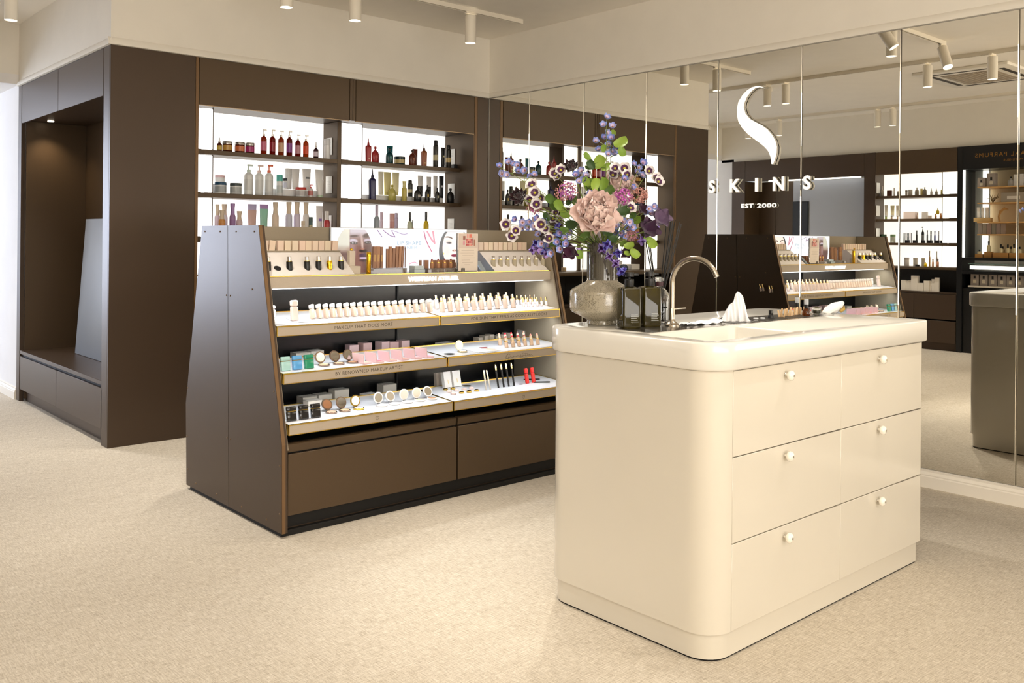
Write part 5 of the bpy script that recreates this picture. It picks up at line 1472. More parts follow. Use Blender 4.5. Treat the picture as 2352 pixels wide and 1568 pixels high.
for zc, lev in ((1.92, 'top'), (1.64, 'second'), (1.36, 'third')):
    t = thing('price_card', f'white card at the alcove end of the {lev} lit shelf across the shop', 'card', (XO - 0.02, 5.328, zc - 0.07), 0, 'shelf cards across the shop')
    obj('card', boxm(-0.09, -0.0012, 0, 0, 0.0012, 0.13, 0.0008, 1), CARD, t)

# perfume cabinet contents
G4 = 'perfumes in the black cabinet'
def perf(px, py_top, py_bot, wpx, kind, cols, lab, z, x=XO - 0.16):
    p = rat(px, py_bot, x=x); kk = mpp((2 * MIRX - x, p.y, p.z))
    return product(kind, lab, (x, p.y, z), (py_bot - py_top) * kk, wpx * kk * 0.92, cols, math.radians(90), G4)
GB = (168, 156, 146)
def perfume_box(px, t_, b_, w_, lab, z, x=XO - 0.16):
    t = perf(px, t_, b_, w_, 'box', (GB, None, W_), lab, z, x)
    p = rat(px, b_, x=x); kk = mpp((2 * MIRX - x, p.y, p.z)); h = (b_ - t_) * kk; w = w_ * kk * 0.92
    obj('printed_flacon', lathe([(w * .2, h * .42), (w * .2, h * .20), (w * .18, h * .18)], 14, cy=-w * .35 - 0.0004, sy=0.02), mat((226, 214, 190), 0.5), t)
    obj('printed_stopper', boxm(-w * .12, -w * .352, h * .50, w * .12, -w * .35, h * .72), mat((28, 26, 26), 0.5), t)
perfume_box(2256, 407, 429, 18, 'small grey perfume carton on the uppermost oak shelf of the black cabinet', 1.886)
perfume_box(2279, 398, 429, 20, 'larger grey perfume carton on the uppermost oak shelf of the black cabinet', 1.886)
perf(2322, 406, 428, 14, 'flask', ((190, 186, 180), None, (40, 38, 38)), 'grey flacon with black stopper on the uppermost oak shelf', 1.886)
perf(2335, 401, 428, 12, 'box', ((236, 234, 228), None, W_), 'tall white carton on the uppermost oak shelf', 1.886)
perf(2347, 400, 428, 9, 'box', ((230, 226, 222), None, W_), 'white carton at the end of the uppermost oak shelf', 1.886)
perf(2335, 441, 463, 58, 'box', ((150, 138, 122), (206, 196, 184), W_), 'wide taupe gift box on the second oak shelf', 1.708)
bm = bm_new(); rg = random.Random(2)
for k in range(14):
    a = rg.uniform(0, 2 * PI); add_tube(bm, [(0, 0, 0), (0.02 * math.cos(a), 0.03 * math.sin(a), 0.04), (0.03 * math.cos(a + .6), 0.07 * math.sin(a + .6), 0.07 + rg.uniform(-.02, .03))], [0.004, 0.003, 0.002], 5)
p = rat(2280, 464, x=XO - 0.16)
solo('dried_coral', bm, mat((150, 132, 100), 0.8), 'branching dried coral on the second oak shelf of the black cabinet', 'ornament', loc=(XO - 0.16, p.y, 1.708))
for k, px in enumerate((2247, 2257, 2267)):
    perf(px, 473, 503, 8, 'cyl', ((244, 242, 236), None, (236, 230, 220)), f'slim white candle holder, {ORD[k]} on the oak block of the third shelf', 1.508, XO - 0.2)
perf(2258, 499, 509, 36, 'box', ((206, 172, 116), None, W_), 'pale oak block under the white candle holders', 1.490)
bm = bm_new()
add_tube(bm, [(0, 0, 0), (0, 0.01, 0.06), (0, -0.01, 0.12), (0, -0.05, 0.15), (0, -0.09, 0.14)], [0.012, 0.010, 0.016, 0.014, 0.004], 8)
p = rat(2296, 508, x=XO - 0.16)
solo('bird_ornament', bm, mat((186, 140, 80), 0.6), 'tan bent ornament standing on the third oak shelf of the black cabinet', 'ornament', loc=(XO - 0.16, p.y, 1.490))
for k in range(6):
    perf(2252 + 10.5 * k, 513, 537, 10, 'box', ((158 + 6 * (k % 3), 146 + 6 * (k % 2), 136), None, W_), f'grey carton, {ORD[k]} in the row on the fourth oak shelf', 1.352)
for k, (px, t_, w_) in enumerate(((2250, 566, 10), (2271, 550, 9), (2299, 553, 9), (2303, 562, 10), (2315, 553, 9), (2322, 562, 10), (2329, 552, 9), (2342, 562, 10))):
    lift = 0.05 if k % 2 else 0.03
    perf(px, t_, 578, w_, 'spray', ((226, 214, 170), None, (24, 22, 22)), f'clear perfume flacon with black cap, {ORD[k]} on the oak blocks above the counter slab', 1.087 + lift, XO - 0.17 - (0.04 if k % 2 else 0.0))
for k, (px, w_, h_) in enumerate(((2250, 18, 8), (2271, 18, 14), (2302, 34, 12), (2336, 30, 12))):
    perf(px, 588 - h_, 588, w_, 'box', ((176, 128, 70), None, W_), f'small oak block, {ORD[k]} from the glowing cheek of the black cabinet', 1.087, XO - 0.09)
for k in range(7):
    perfume_box(2241 + 20.6 * k, 622, 653, 19, f'grey perfume carton with printed flacon, {ORD[k]} on the pale shelf under the glowing strip', 0.7705, XO - 0.10)
# ---------------------------------------------------------------- on the header shelf of the gondola
HZ = 1.0752
IV = noisy(fresh((232, 224, 217), 0.35, name='ivory_display'), 12, 0.02)
def wedge(label, x0, x1):
    t = thing('slanted_display', label, 'display', (x0, 3.645, HZ), 0, 'slanted displays on the header shelf')
    pr_ = [(0, 0), (0, 0.004), (0.135, 0.108), (0.262, 0.108), (0.262, 0)]
    obj('display_body', add_prism_x(bm_new(), pr_, 0.0, x1 - x0), IV, t, smooth=False)
    obj('cheek', add_prism_x(bm_new(), pr_, -0.002, 0.0), mat((130, 134, 138), 0.3, metal=0.5), t, smooth=False)
    obj('ledge_strip', boxm(0, 0.128, 0.106, x1 - x0, 0.136, 0.112, 0.001, 1), TAUPE_D, t)
    return t
wl = wedge('ivory slanted lipstick display holding the black and gold tubes', 1.832, 2.268)
wr = wedge('ivory slanted lipstick display holding the taupe tubes', 3.130, 3.522)
def slant(y): return HZ + 0.004 + 0.104 * (y - 3.645) / 0.135
CARTON = (226, 204, 184)
def plane_w(px, y): return at(px + 1, 570, y=y).x - at(px, 570, y=y).x
for k, zx in enumerate((310, 475, 707, 885, 1070, 1262, 1418, 1587, 1748, 1915, 2085)):
    px = 580 + zx / 11.2; y = 3.812
    x = at(px, 575, y=y).x
    product('box', f'upright beige carton, {ORD[k]} from the side panel in the row above the black tubes', (x, y, HZ + 0.1085), 0.050, 13.0 * plane_w(px, y), ((CARTON[0] + (k * 7) % 9, CARTON[1] + (k * 5) % 8, CARTON[2]), None, W_), random.uniform(-0.05, 0.05), 'beige cartons above the black tubes', tilt=(0, 0.10 if k in (1, 10) else 0.0), name='lipstick_carton')
for k in range(13):
    px = 1103 + 11.0 * k; y = 3.812
    x = at(px, 565, y=y).x
    if x > 3.512: break
    product('box', f'upright beige carton, {ORD[k]} from the sign holder in the row above the taupe tubes', (x, y, HZ + 0.1085), 0.047, 9.6 * plane_w(px, y), ((CARTON[0] + (k * 5) % 7, CARTON[1] + (k * 3) % 8, CARTON[2]), None, W_), random.uniform(-0.03, 0.03), 'beige cartons above the taupe tubes', name='lipstick_carton')

def lip_tube(label, pos, r, h, body, capm, ring=GOLD, tilt=-0.06, group=None, tip=None, frac=0.66):
    t = thing('lipstick', label, 'lipstick', pos, 0, group)
    t.rotation_euler = (tilt, 0, 0)
    obj('holder', lathe([(r * .97, 0), (r, 0.0015), (r, h * frac - 0.001), (r * .97, h * frac)], 20), body, t)
    obj('ring', lathe([(r * .86, h * frac), (r * .86, h * (frac + .06))], 18), ring, t)
    if tip is None:
        obj('cap', lathe([(r * .70, h * (frac + .06)), (r * .70, h * .98), (r * .62, h)], 18), capm, t)
    else:
        obj('inner_tube', lathe([(r * .70, h * (frac + .06)), (r * .70, h * .84)], 16), capm, t)
        b2 = lathe([(r * .55, h * .84), (r * .55, h * .90), (r * .40, h * .96), (r * .12, h)], 14)
        for v in b2.verts:
            if v.co.z > h * .88: v.co.z += v.co.x * 0.5
        obj('bullet', b2, tip, t)
    return t
BLKM = mat((24, 22, 22), 0.3); GOLDM = mat((222, 178, 50), 0.16, metal=1.0); SILVM = mat((206, 200, 196), 0.15, metal=1.0)
for k, px in enumerate((615.5, 665, 705.4, 731.8, 757, 783.4)):
    y = 3.684
    x = at(px, 608, y=y).x
    lip_tube(('black lipstick tube, ' + ('half hidden by the side panel' if k == 0 else f'{ORD[k]} from the side panel') if k != 4 else 'all gold lipstick tube between black ones') + ' on the slanted display', (x, y, slant(y) - 0.012), 0.0138, 0.064, GOLDM if k == 4 else BLKM, SILVM, GOLD, group='black and gold lipstick tubes')
y = 3.684; x = at(637.6, 610, y=y).x
hl = obj('empty_hole', lathe([(0.0165, 0), (0.0165, 0.001), (0, 0.001)], 22, cap=False), mat((20, 18, 18), 0.6), wl)
hl.location = (x - 1.832, y - 3.645, slant(y) - HZ + 0.0012); hl.rotation_euler = (math.radians(37.6), 0, 0)
TPM = mat((176, 164, 140), 0.35)
for k in range(8):
    px = 1133.3 + 16.25 * k; y = 3.684
    x = at(px, 604, y=y).x
    lip_tube(f'taupe lipstick tube, {ORD[k]} from the sign holder on the slanted display', (x, y, slant(y) - 0.012), 0.0125, 0.060, TPM, SILVM, GOLD, group='taupe lipstick tubes')
# beige box pedestal with a tall carton and gold jewel
x = at(812, 617, y=3.70).x
product('box', 'low beige box pedestal beside the slanted display with the black tubes', (x, 3.70, HZ), 0.040, 0.056, ((206, 192, 172), None, W_), 0, name='box_pedestal')
t = product('box', 'tall beige carton with a gold jewel on top standing on the box pedestal', (at(807, 590, y=3.70).x, 3.70, HZ + 0.0402), 0.072, 0.031, ((208, 194, 176), None, W_), 0, name='tall_carton')
b2 = bm_new(); bmesh.ops.create_icosphere(b2, subdivisions=1, radius=0.008, matrix=Matrix.Translation((0, 0, 0.077)))
obj('gold_jewel', b2, GOLDM, t, smooth=False)
x = at(847, 601, y=3.665).x
t = thing('gold_tube', 'tall polished gold tube standing in front of the pencil cartons', 'tube', (x, 3.665, HZ))
obj('tube_body', lathe([(0.0105, 0), (0.011, 0.001), (0.011, 0.080)], 20), GOLDM, t); obj('cap', lathe([(0.0113, 0.0805), (0.0113, 0.104), (0.0105, 0.105)], 20), GOLDM, t)
# pencil cartons and acrylic stands
def acrylic(label, pxl, pxr, y0, y1, h):
    xa, xb = at(pxl, 618, y=y0).x, at(pxr, 618, y=y0).x
    t = thing('acrylic_stand', label, 'stand', (xa, y0, HZ), 0, 'acrylic stands on the header shelf')
    obj('acrylic_block', boxm(0, 0, 0, xb - xa, y1 - y0, h, 0.0015), mat((196, 186, 176), 0.05, trans=0.75, ior=1.2), t)
    obj('acrylic_foot', boxm(-0.003, -0.012, 0, xb - xa + 0.003, 0, 0.003, 0.0005, 1), mat((240, 244, 248), 0.1, trans=0.4), t)
    return t
acrylic('clear acrylic stand under the brown pencil cartons', 858, 935, 3.70, 3.76, 0.026)
BRN = [(150, 104, 72), (164, 116, 82), (140, 96, 66)]
for k, (px, w_, top) in enumerate(((858.5, 9, 562), (867, 8, 562), (875.5, 6, 563), (889, 4.5, 568), (896, 6, 563), (903, 6.5, 567), (910, 6, 563), (917, 6, 563), (923, 5, 563))):
    y = 3.735
    product('box', f'slim brown pencil carton, {ORD[k]} from the gold tube', (at(px, 590, y=y).x, y, HZ + 0.0265), (612 - top) * mpp(at(px, 590, y=y)), w_ * plane_w(px, y) * 0.94, (BRN[k % 3], None if k > 2 else (190, 150, 90), W_), 0, 'pencil cartons', tilt=(0, (0.05, 0.03, 0, 0, 0, .03, .05, .05, .07)[k]), name='pencil_carton')
y = 3.735
s_ = solo('lip_pencil', lathe([(0.0022, 0), (0.0026, 0.09), (0.0022, 0.098), (0.0006, 0.106)], 10), mat((120, 84, 62), 0.4), 'single thin brown pencil standing apart from the pencil cartons', 'pencil', loc=(at(930.5, 590, y=y).x, y, HZ + 0.0265))
product('box', 'flat blue-grey box, lower of two beside the brown lipsticks', (at(958, 621, y=3.70).x, 3.70, HZ), 0.018, 0.066, ((176, 188, 192), None, W_), 0, name='flat_box')
product('box', 'flat blue-grey box, upper of two beside the brown lipsticks', (at(957, 612, y=3.71).x, 3.71, HZ + 0.0182), 0.018, 0.062, ((188, 198, 200), None, W_), 0.1, name='flat_box')
acrylic('clear acrylic stand holding five brown lipsticks', 984, 1057, 3.69, 3.735, 0.022)
acrylic('small clear acrylic block at the foot of the sign holder', 1061, 1068, 3.66, 3.672, 0.022)
BRNM = mat((168, 118, 82), 0.35)
for k, zx in enumerate((507, 648, 792, 932, 1073)):
    px = 940 + zx / 9.8; y = 3.712
    lip_tube(f'brown lipstick with bare wine bullet, {ORD[k]} from the flat grey boxes', (at(px, 605, y=y).x, y, HZ + 0.0225), 0.0098, 0.047, BRNM, mat((186, 136, 96), 0.3, metal=0.3), GOLD, 0.0, 'brown lipsticks', mat((124 - 12 * (k == 4), 44, 40), 0.4), 0.56)
for k, zx in enumerate((250, 378, 565, 700, 838, 968)):
    px = 940 + zx / 9.8; y = 3.775
    product('box', f'brown carton, {ORD[k]} in the row behind the brown lipsticks', (at(px, 600, y=y).x, y, HZ), 0.062, (4.5 if k == 0 else 8.5) * plane_w(px, y), (BRN[k % 3], None, W_), 0, 'brown cartons behind the lipsticks', name='lipstick_carton')
# acrylic sign holder with printed card
xa, xb, y = at(1053, 575, y=3.668).x, at(1097, 575, y=3.668).x, 3.668
t = thing('sign_holder', 'clear acrylic sign holder with a beige card and a palette picture at its top', 'sign', (xa, y, HZ))
hh = (622 - 532) * mpp((xa, y, 1.15))
obj('acrylic_plate', boxm(-0.006, 0.0, 0, xb - xa + 0.002, 0.012, hh, 0.001), mat((246, 246, 246), 0.03, trans=0.9, ior=1.2), t)
obj('card', boxm(0, -0.0012, 0.008, xb - xa, -0.0002, hh - 0.001), mat((236, 222, 206), 0.5), t)
W__ = xb - xa
def patch(name, u0, u1, v0, v1, c):
    obj(name, boxm(u0 * W__, -0.0018, v0 * hh, u1 * W__, -0.0012, v1 * hh), mat(c, 0.5), t)
patch('printed_picture', 0.02, 0.98, 0.62, 0.985, (222, 204, 190))
pal = [(196, 92, 96), (222, 130, 120), (206, 110, 110), (176, 72, 80), (232, 160, 140)]
for i in range(4):
    for j in range(3):
        obj('printed_swatch', boxm((0.38 + 0.085 * i) * W__, -0.0022, (0.68 + 0.065 * j) * hh, (0.455 + 0.085 * i) * W__, -0.0018, (0.735 + 0.065 * j) * hh), mat(pal[(i * 2 + j) % 5], 0.5), t)
for u0, u1, v0, v1, c in ((0.42, 0.5, 0.885, 0.98, (232, 160, 150)), (0.54, 0.68, 0.885, 0.98, (226, 130, 110)), (0.22, 0.34, 0.83, 0.93, (160, 110, 96)), (0.22, 0.32, 0.70, 0.80, (222, 160, 170)), (0.78, 0.85, 0.68, 0.84, (176, 120, 100)), (0.72, 0.75, 0.70, 0.90, (90, 66, 60))):
    obj('printed_swatch', boxm(u0 * W__, -0.0022, v0 * hh, u1 * W__, -0.0018, v1 * hh), mat(c, 0.5), t)
bm = bm_new()
for q, (u0, u1) in enumerate(((0.15, 0.8), (0.1, 0.82), (0.2, 0.78), (0.14, 0.84), (0.16, 0.6), (0.2, 0.76), (0.3, 0.6))):
    add_box(bm, u0 * W__, -0.0016, (0.55 - 0.06 * q) * hh, u1 * W__, -0.0012, (0.555 - 0.06 * q) * hh)
obj('printed_lines', bm, mat((170, 150, 132), 0.6), t, kind='stuff')
# a folded steel-grey stand beside the taupe display
bm = bm_new(); add_prism_x(bm, [(0, 0), (0.01, 0), (0.06, 0.05), (0.055, 0.055)], 0, 0.03); add_box(bm, 0, 0, 0, 0.03, 0.06, 0.003)
solo('card_stand', bm, mat((176, 188, 198), 0.2, metal=0.5), 'folded silver grey stand between the sign holder and the taupe tube display', 'stand', loc=(at(1112, 618, y=3.66).x - 0.012, 3.66, HZ), smooth=False)

# ---------------------------------------------------------------- backlit poster: a fine grid of print colours
def paint_poster():
    x0p, x1p, y0p, y1p = 756.0, 1066.0, 520.0, 632.0
    nx, ny = 400, 145
    X_, Y_ = np.meshgrid(np.linspace(x0p, x1p, nx + 1), np.linspace(y0p, y1p, ny + 1))
    Z_ = np.zeros(X_.shape + (3,)); Z_[:] = (238, 244, 255)
    def ss(d, s=1.0): return np.clip(0.5 - d / s, 0, 1)[..., None]
    def ell(cx, cy, rx, ry, ang=0.0):
        a = math.radians(ang); dx, dy = X_ - cx, Y_ - cy
        u = dx * math.cos(a) + dy * math.sin(a); v = -dx * math.sin(a) + dy * math.cos(a)
        return (np.sqrt((u / rx) ** 2 + (v / ry) ** 2) - 1) * min(rx, ry)
    def put(mask, col, al=1.0):
        nonlocal Z_
        m_ = np.clip(mask * al, 0, 1); Z_ = Z_ * (1 - m_) + np.array(col) * m_
    def seg(pts, w_):
        d = np.full(X_.shape, 1e9)
        for (ax, ay), (bx, by) in zip(pts, pts[1:]):
            t = np.clip(((X_ - ax) * (bx - ax) + (Y_ - ay) * (by - ay)) / ((bx - ax) ** 2 + (by - ay) ** 2 + 1e-9), 0, 1)
            d = np.minimum(d, np.hypot(X_ - ax - t * (bx - ax), Y_ - ay - t * (by - ay)))
        return ss(d - w_ / 2, 0.8)
    # first face
    head = np.maximum(ss(ell(809, 582, 34, 68)), ss(ell(796, 578, 31, 60))) * ss(521.5 - Y_, 0.8)
    hood = head * ss(X_ - 794, 1.5)
    put(head, (104, 72, 66))
    face = head * ss(794 - X_, 3)
    put(face * ss(Y_ - 540, 22), (196, 188, 196), 0.9)
    put(face * ss(ell(812, 590, 14, 40), 14), (132, 92, 80), 0.7)
    put(face * ss(ell(799, 572, 7, 20), 8), (176, 150, 156), 0.55)
    put(face * ss(ell(821, 558, 2.2, 18, -6), 3), (212, 188, 178), 0.8)
    put(face * ss(ell(836, 590, 12, 40), 12), (74, 46, 44), 0.75)
    put(hood, (206, 202, 186)); put(hood * ss(563 - Y_, 8), (150, 118, 100), 0.8); put(hood * ss(ell(778, 552, 16, 24), 10), (186, 184, 172), 0.5)
    put(hood * ss(575 - Y_, 10), (84, 58, 56), 0.8)
    put(face * ss(ell(803, 538.5, 9, 2.8, -3), 2), (66, 46, 44), 0.85); put(face * ss(ell(831, 537, 9, 5, -14), 3), (62, 40, 36), 0.9)
    put(face * ss(ell(802, 550, 9, 4.5, 4), 2), (200, 192, 208), 0.8); put(face * ss(ell(832, 549, 8, 4.5, -6), 2), (190, 180, 196), 0.8)
    for ex, ey, q in ((803, 555, 4), (833, 553, -6)):
        put(face * ss(ell(ex, ey, 7.2, 3.4, q), 1.5), (40, 28, 28)); put(face * ss(ell(ex - 2.4, ey, 2.0, 1.2), 1), (226, 220, 222), 0.8); put(face * ss(ell(ex + 3, ey, 1.8, 1.0), 1), (210, 204, 208), 0.7)
    put(face * ss(ell(823, 573.5, 8.5, 3.8), 2), (38, 22, 20)); put(face * ss(ell(822, 569.5, 4, 2.2), 2), (170, 118, 96), 0.8)
    put(face * ss(ell(825, 584, 10.5, 4.4), 1.5), (72, 46, 66)); put(face * ss(ell(825, 590.5, 9.5, 3.6), 1.5), (184, 158, 182)); put(face * ss(ell(825, 587.3, 10, 0.9), 0.8), (40, 24, 34)); put(face * ss(ell(825, 596.5, 9, 3), 3), (52, 32, 36), 0.8)
    # strokes of lip pencil
    for pts, w_, c in (([(852, 521), (857, 529), (863.5, 539.5)], 1.7, (96, 56, 110)), ([(864, 521), (872, 529), (883, 537), (893, 540), (885, 524.5)], 2.0, (106, 60, 112)), ([(886, 524), (897, 527.5), (907, 532), (915, 533), (921, 531.5)], 1.5, (118, 86, 130)), ([(861, 546), (859.5, 562)], 1.4, (196, 198, 210)),
                       ([(960.5, 525), (964, 543), (971, 560), (979.5, 576)], 2.6, (168, 74, 104)), ([(968, 525), (978, 544), (986.5, 555), (982, 525)], 4.2, (196, 122, 140)), ([(926, 607), (933, 603), (940, 602), (945, 606)], 1.6, (214, 120, 140)), ([(880, 592), (887, 593)], 1.2, (230, 160, 180))):
        put(seg(pts, w_), c, 0.95)
    # second face
    hair = ss(ell(1036, 575, 39, 64)) * ss(525 - Y_, 0.8)
    put(hair, (58, 60, 66))
    put(hair * ss(ell(1013, 560, 5, 30, 8), 5), (92, 94, 98), 0.7)
    f2 = ss(ell(1038, 566, 32, 52), 1.2) * ss(525.5 - Y_, 0.8)
    put(f2, (240, 222, 214)); put(f2 * ss(ell(1016, 570, 9, 14), 10), (238, 190, 186), 0.55); put(f2 * ss(ell(1040, 560, 4, 22), 4), (250, 240, 236), 0.6)
    put(f2 * ss(ell(1022, 541, 9, 3.8, 12), 1.2) * (1 - ss(ell(1021, 544, 9.5, 3.6, 14), 1.2)), (64, 44, 42)); put(f2 * ss(ell(1047, 541, 6, 2.5, -20), 1.2), (64, 44, 42), 0.8)
    put(f2 * ss(ell(1021, 549, 9, 4), 3), (214, 182, 172), 0.6)
    put(f2 * ss(ell(1022, 553.5, 6.6, 2.6, 4), 1.2), (96, 92, 98)); put(f2 * ss(ell(1023, 553.2, 3.0, 2.3), 1), (36, 34, 40)); put(f2 * ss(ell(1045, 553, 4.0, 2.2), 1), (60, 52, 56))
    put(f2 * ss(ell(1036.5, 573, 6, 3.2), 2), (220, 176, 162), 0.8); put(f2 * ss(ell(1032.2, 573.5, 1.7, 1.2), 1), (70, 40, 38)); put(f2 * ss(ell(1039.8, 573.2, 1.7, 1.2), 1), (70, 40, 38))
    put(f2 * ss(ell(1036, 586, 8.6, 3.6), 1.2), (122, 44, 62)); put(f2 * ss(ell(1036, 583.5, 4, 1.2), 1), (168, 96, 108), 0.7); put(ss(ell(1009, 581, 1.2, 2.4), 0.8), (226, 190, 90))
    put(ss(523.3 - Y_, 0.6) * 0 + ss(Y_ - 523.0, 0.8), (250, 252, 255))
    return nx, ny, Z_
nx, ny, Zc = paint_poster()
xl_, xr_ = 2.300, 3.150
yl = 3.912
zt_, zb_ = 1.2965, 1.2965 - 112 * 0.00212
pv = [(xl_ + (xr_ - xl_) * i / nx - xl_, 0, zt_ - (zt_ - zb_) * j / ny - zb_) for j in range(ny + 1) for i in range(nx + 1)]
pfc = [(j * (nx + 1) + i, (j + 1) * (nx + 1) + i, (j + 1) * (nx + 1) + i + 1, j * (nx + 1) + i + 1) for j in range(ny) for i in range(nx)]
me = bpy.data.meshes.new('poster_print'); me.from_pydata(pv, [], pfc)
ca = me.color_attributes.new('print', 'FLOAT_COLOR', 'POINT')
v_ = Zc.reshape(-1, 3) / 255.0
lv = np.where(v_ <= 0.04045, v_ / 12.92, ((v_ + 0.055) / 1.055) ** 2.4)
ca.data.foreach_set('color', np.concatenate([lv, np.ones((len(lv), 1))], 1).astype(np.float32).ravel())
pm = bpy.data.materials.new('backlit_print'); pm.use_nodes = True
nt = pm.node_tree; b = nt.nodes['Principled BSDF']; at_ = nt.nodes.new('ShaderNodeVertexColor'); at_.layer_name = 'print'
nt.links.new(at_.outputs['Color'], b.inputs['Emission Color']); b.inputs['Emission Strength'].default_value = 1.05
b.inputs['Base Color'].default_value = (0.02, 0.02, 0.02, 1); b.inputs['Roughness'].default_value = 0.25
me.materials.append(pm)
ps = thing('backlit_poster', 'backlit poster with two cropped faces and pencil strokes on the gondola header', 'poster', (xl_, yl - 0.0002, zb_))
obj('poster_print', me, None, ps)
obj('light_box', boxm(-0.006, 0.0012, -0.0, xr_ - xl_ + 0.004, 0.012, zt_ - zb_ + 0.003, 0.001, 1), mat((150, 150, 150), 0.3, metal=0.6), ps)
for body, pxl, pxr, py, hp, c in (('LIP SHAPE', 898, 953, 559, 9.0, (120, 140, 156)), ('LINER', 910, 945, 569, 6.6, (140, 158, 172)), ('FOR THE LIPS YOU WANT', 893, 953, 583.5, 3.0, (176, 190, 200))):
    a, b_ = xl_ + (pxl - 756) / 310 * (xr_ - xl_), xl_ + (pxr - 756) / 310 * (xr_ - xl_)
    bm = fit_text(text_bm(body, 0.02, space=1.05), b_ - a, hp * 0.0021)
    place_bm(bm, (a - xl_, -0.0008, zt_ - (py - 520) * (zt_ - zb_) / 112 - zb_), (1, 0, 0), (0, 0, 1), (0, -1, 0))
    obj('printed_lettering', bm, mat(c, 0.5, emit=0.9), ps, smooth=False)

# ---------------------------------------------------------------- upper trays
LEAN = -0.22
def tilted(kind_fn, *a, **k): return kind_fn(*a, **k)
def on(T, px, py, y):
    p = at(px, py, y=y); return (p.x, y, T.z(y) + 0.0006)
BEI, BEIC = mat((236, 214, 194), 0.35), mat((246, 236, 226), 0.35)
def stick(label, pos, w, d, h, bodym, capm, group, name='foundation_stick', tilt=LEAN, capf=0.30, rot=0.0):
    t = thing(name, label, 'stick', pos, rot, group); t.rotation_euler = (tilt, 0, rot)
    obj('stick_body', boxm(-w / 2, -d / 2, 0, w / 2, d / 2, h * (1 - capf) - 0.0006, min(w, d) * .32, 3), bodym, t)
    obj('stick_cap', boxm(-w / 2, -d / 2, h * (1 - capf), w / 2, d / 2, h, min(w, d) * .32, 3), capm, t)
    return t
for k in range(18):
    stick(f'beige foundation stick, {ORD[k]} from the tall pink stick in the upper tray row', on(T1, 718 + 15.9 * k, 720, 3.665), 0.0135, 0.032, 0.066, BEI, BEIC, 'foundation sticks in the upper tray')
stick('tall pale pink stick standing alone in the upper tray', on(T1, 677, 722, 3.645), 0.034, 0.022, 0.092, mat((242, 224, 216), 0.35), mat((244, 228, 220), 0.35), None, 'pale_stick', -0.12)
stick('short white tube at the side panel in the upper tray', on(T1, 625, 712, 3.74), 0.030, 0.024, 0.055, mat((240, 240, 238), 0.3), mat((240, 240, 238), 0.3), None, 'white_tube', -0.05)
for nm, pq, yq in (('pale grey printed card lying at the side panel in the upper tray', (640, 738, 660, 728), 3.61), ('pale printed card lying under the tall pink stick', (690, 736, 706, 728), 3.62)):
    x0_ = at(pq[0], 734, y=yq).x
    c_ = solo('printed_leaflet', boxm(-0.028, -0.05, 0, 0.028, 0.05, 0.0008), mat((226, 226, 232), 0.3), nm, 'leaflet')
    c_.location = (x0_, yq + 0.03, T1.z(yq + 0.03) + 0.0012); c_.rotation_euler = (math.radians(6), 0, 0)
WB = (236, 232, 226)
for k, px in enumerate((982, 991)):
    product('box', f'white outlined carton behind the end of the foundation sticks, {ORD[k]}', on(T1, px, 698, 3.80), 0.034, 0.022, (WB, None, W_), 0, 'white cartons in the upper tray', name='small_carton')
SKINM = mat((238, 216, 200), 0.25); CAPG = mat((214, 200, 180), 0.12, metal=1.0)
def serum(label, pos, r, h, frac, bodym, capm, group, name='foundation_bottle', tilt=LEAN):
    t = thing(name, label, 'bottle', pos, 0, group); t.rotation_euler = (tilt, 0, 0)
    obj('bottle_body', lathe([(r * .96, 0), (r, 0.001), (r, h * frac - 0.001), (r * .9, h * frac)], 18), bodym, t)
    obj('gold_ring', lathe([(r * .82, h * frac), (r * .82, h * (frac + .04))], 16), GOLD, t)
    obj('bottle_cap', lathe([(r * .62, h * (frac + .04)), (r * .62, h * .99), (r * .56, h)], 16), capm, t)
    return t
for k in range(10):
    serum(f'beige foundation bottle with metal cap, {ORD[k]} in the front row of the upper tray', on(T1, 1017 + 18.1 * k, 706, 3.645), 0.0128, 0.074, 0.70, SKINM, CAPG, 'foundation bottles front row')
for k in range(10):
    serum(f'beige foundation bottle with metal cap, {ORD[k]} in the back row of the upper tray', on(T1, 1004 + 17.95 * k, 700, 3.725), 0.0118, 0.072, 0.70, mat((230, 212, 200), 0.3), CAPG, 'foundation bottles back row')
ROSE = mat((244, 226, 222), 0.25); CAPY = mat((232, 206, 150), 0.15, metal=1.0)
for k in range(8):
    serum(f'small rose-white bottle with gold cap, {ORD[k]} in the front row beside the foundation bottles', on(T1, 1203.5 + 10.4 * k, 703, 3.655), 0.0074, 0.050, 0.52, ROSE, CAPY, 'drop bottles front row', 'drop_bottle')
for k in range(8):
    serum(f'small rose-white bottle with gold cap, {ORD[k]} in the back row beside the foundation bottles', on(T1, 1189 + 10.1 * k, 697, 3.725), 0.0074, 0.052, 0.52, ROSE, CAPY, 'drop bottles back row', 'drop_bottle')
# ---------------------------------------------------------------- middle trays
def block(label, pos, c, group, h=0.060):
    t = thing('nail_block', label, 'palette', pos, 0, group); t.rotation_euler = (LEAN * .7, 0, 0)
    w, d = 0.042, 0.018
    cm = mat(c, 0.12, coat=0.5)
    obj('block_body', boxm(-w / 2, -d / 2, 0, w / 2, d / 2, h * .66, 0.003), cm, t)
    obj('gold_band', boxm(-w / 2 + .001, -d / 2 + .001, h * .66, w / 2 - .001, d / 2 - .001, h * .69, 0), GOLD, t)
    obj('block_cap', boxm(-w / 2, -d / 2, h * .69, w / 2, d / 2, h, 0.003), cm, t)
for c, px, py, lab in (((166, 206, 200), 656, 851, 'pale aqua'), ((90, 160, 214), 683, 849, 'sky blue'), ((30, 136, 100), 710, 847, 'emerald green')):
    block(f'{lab} lacquered case with gold band in the middle tray', on(T2, px, py, 3.545), c, 'coloured cases in the middle tray')
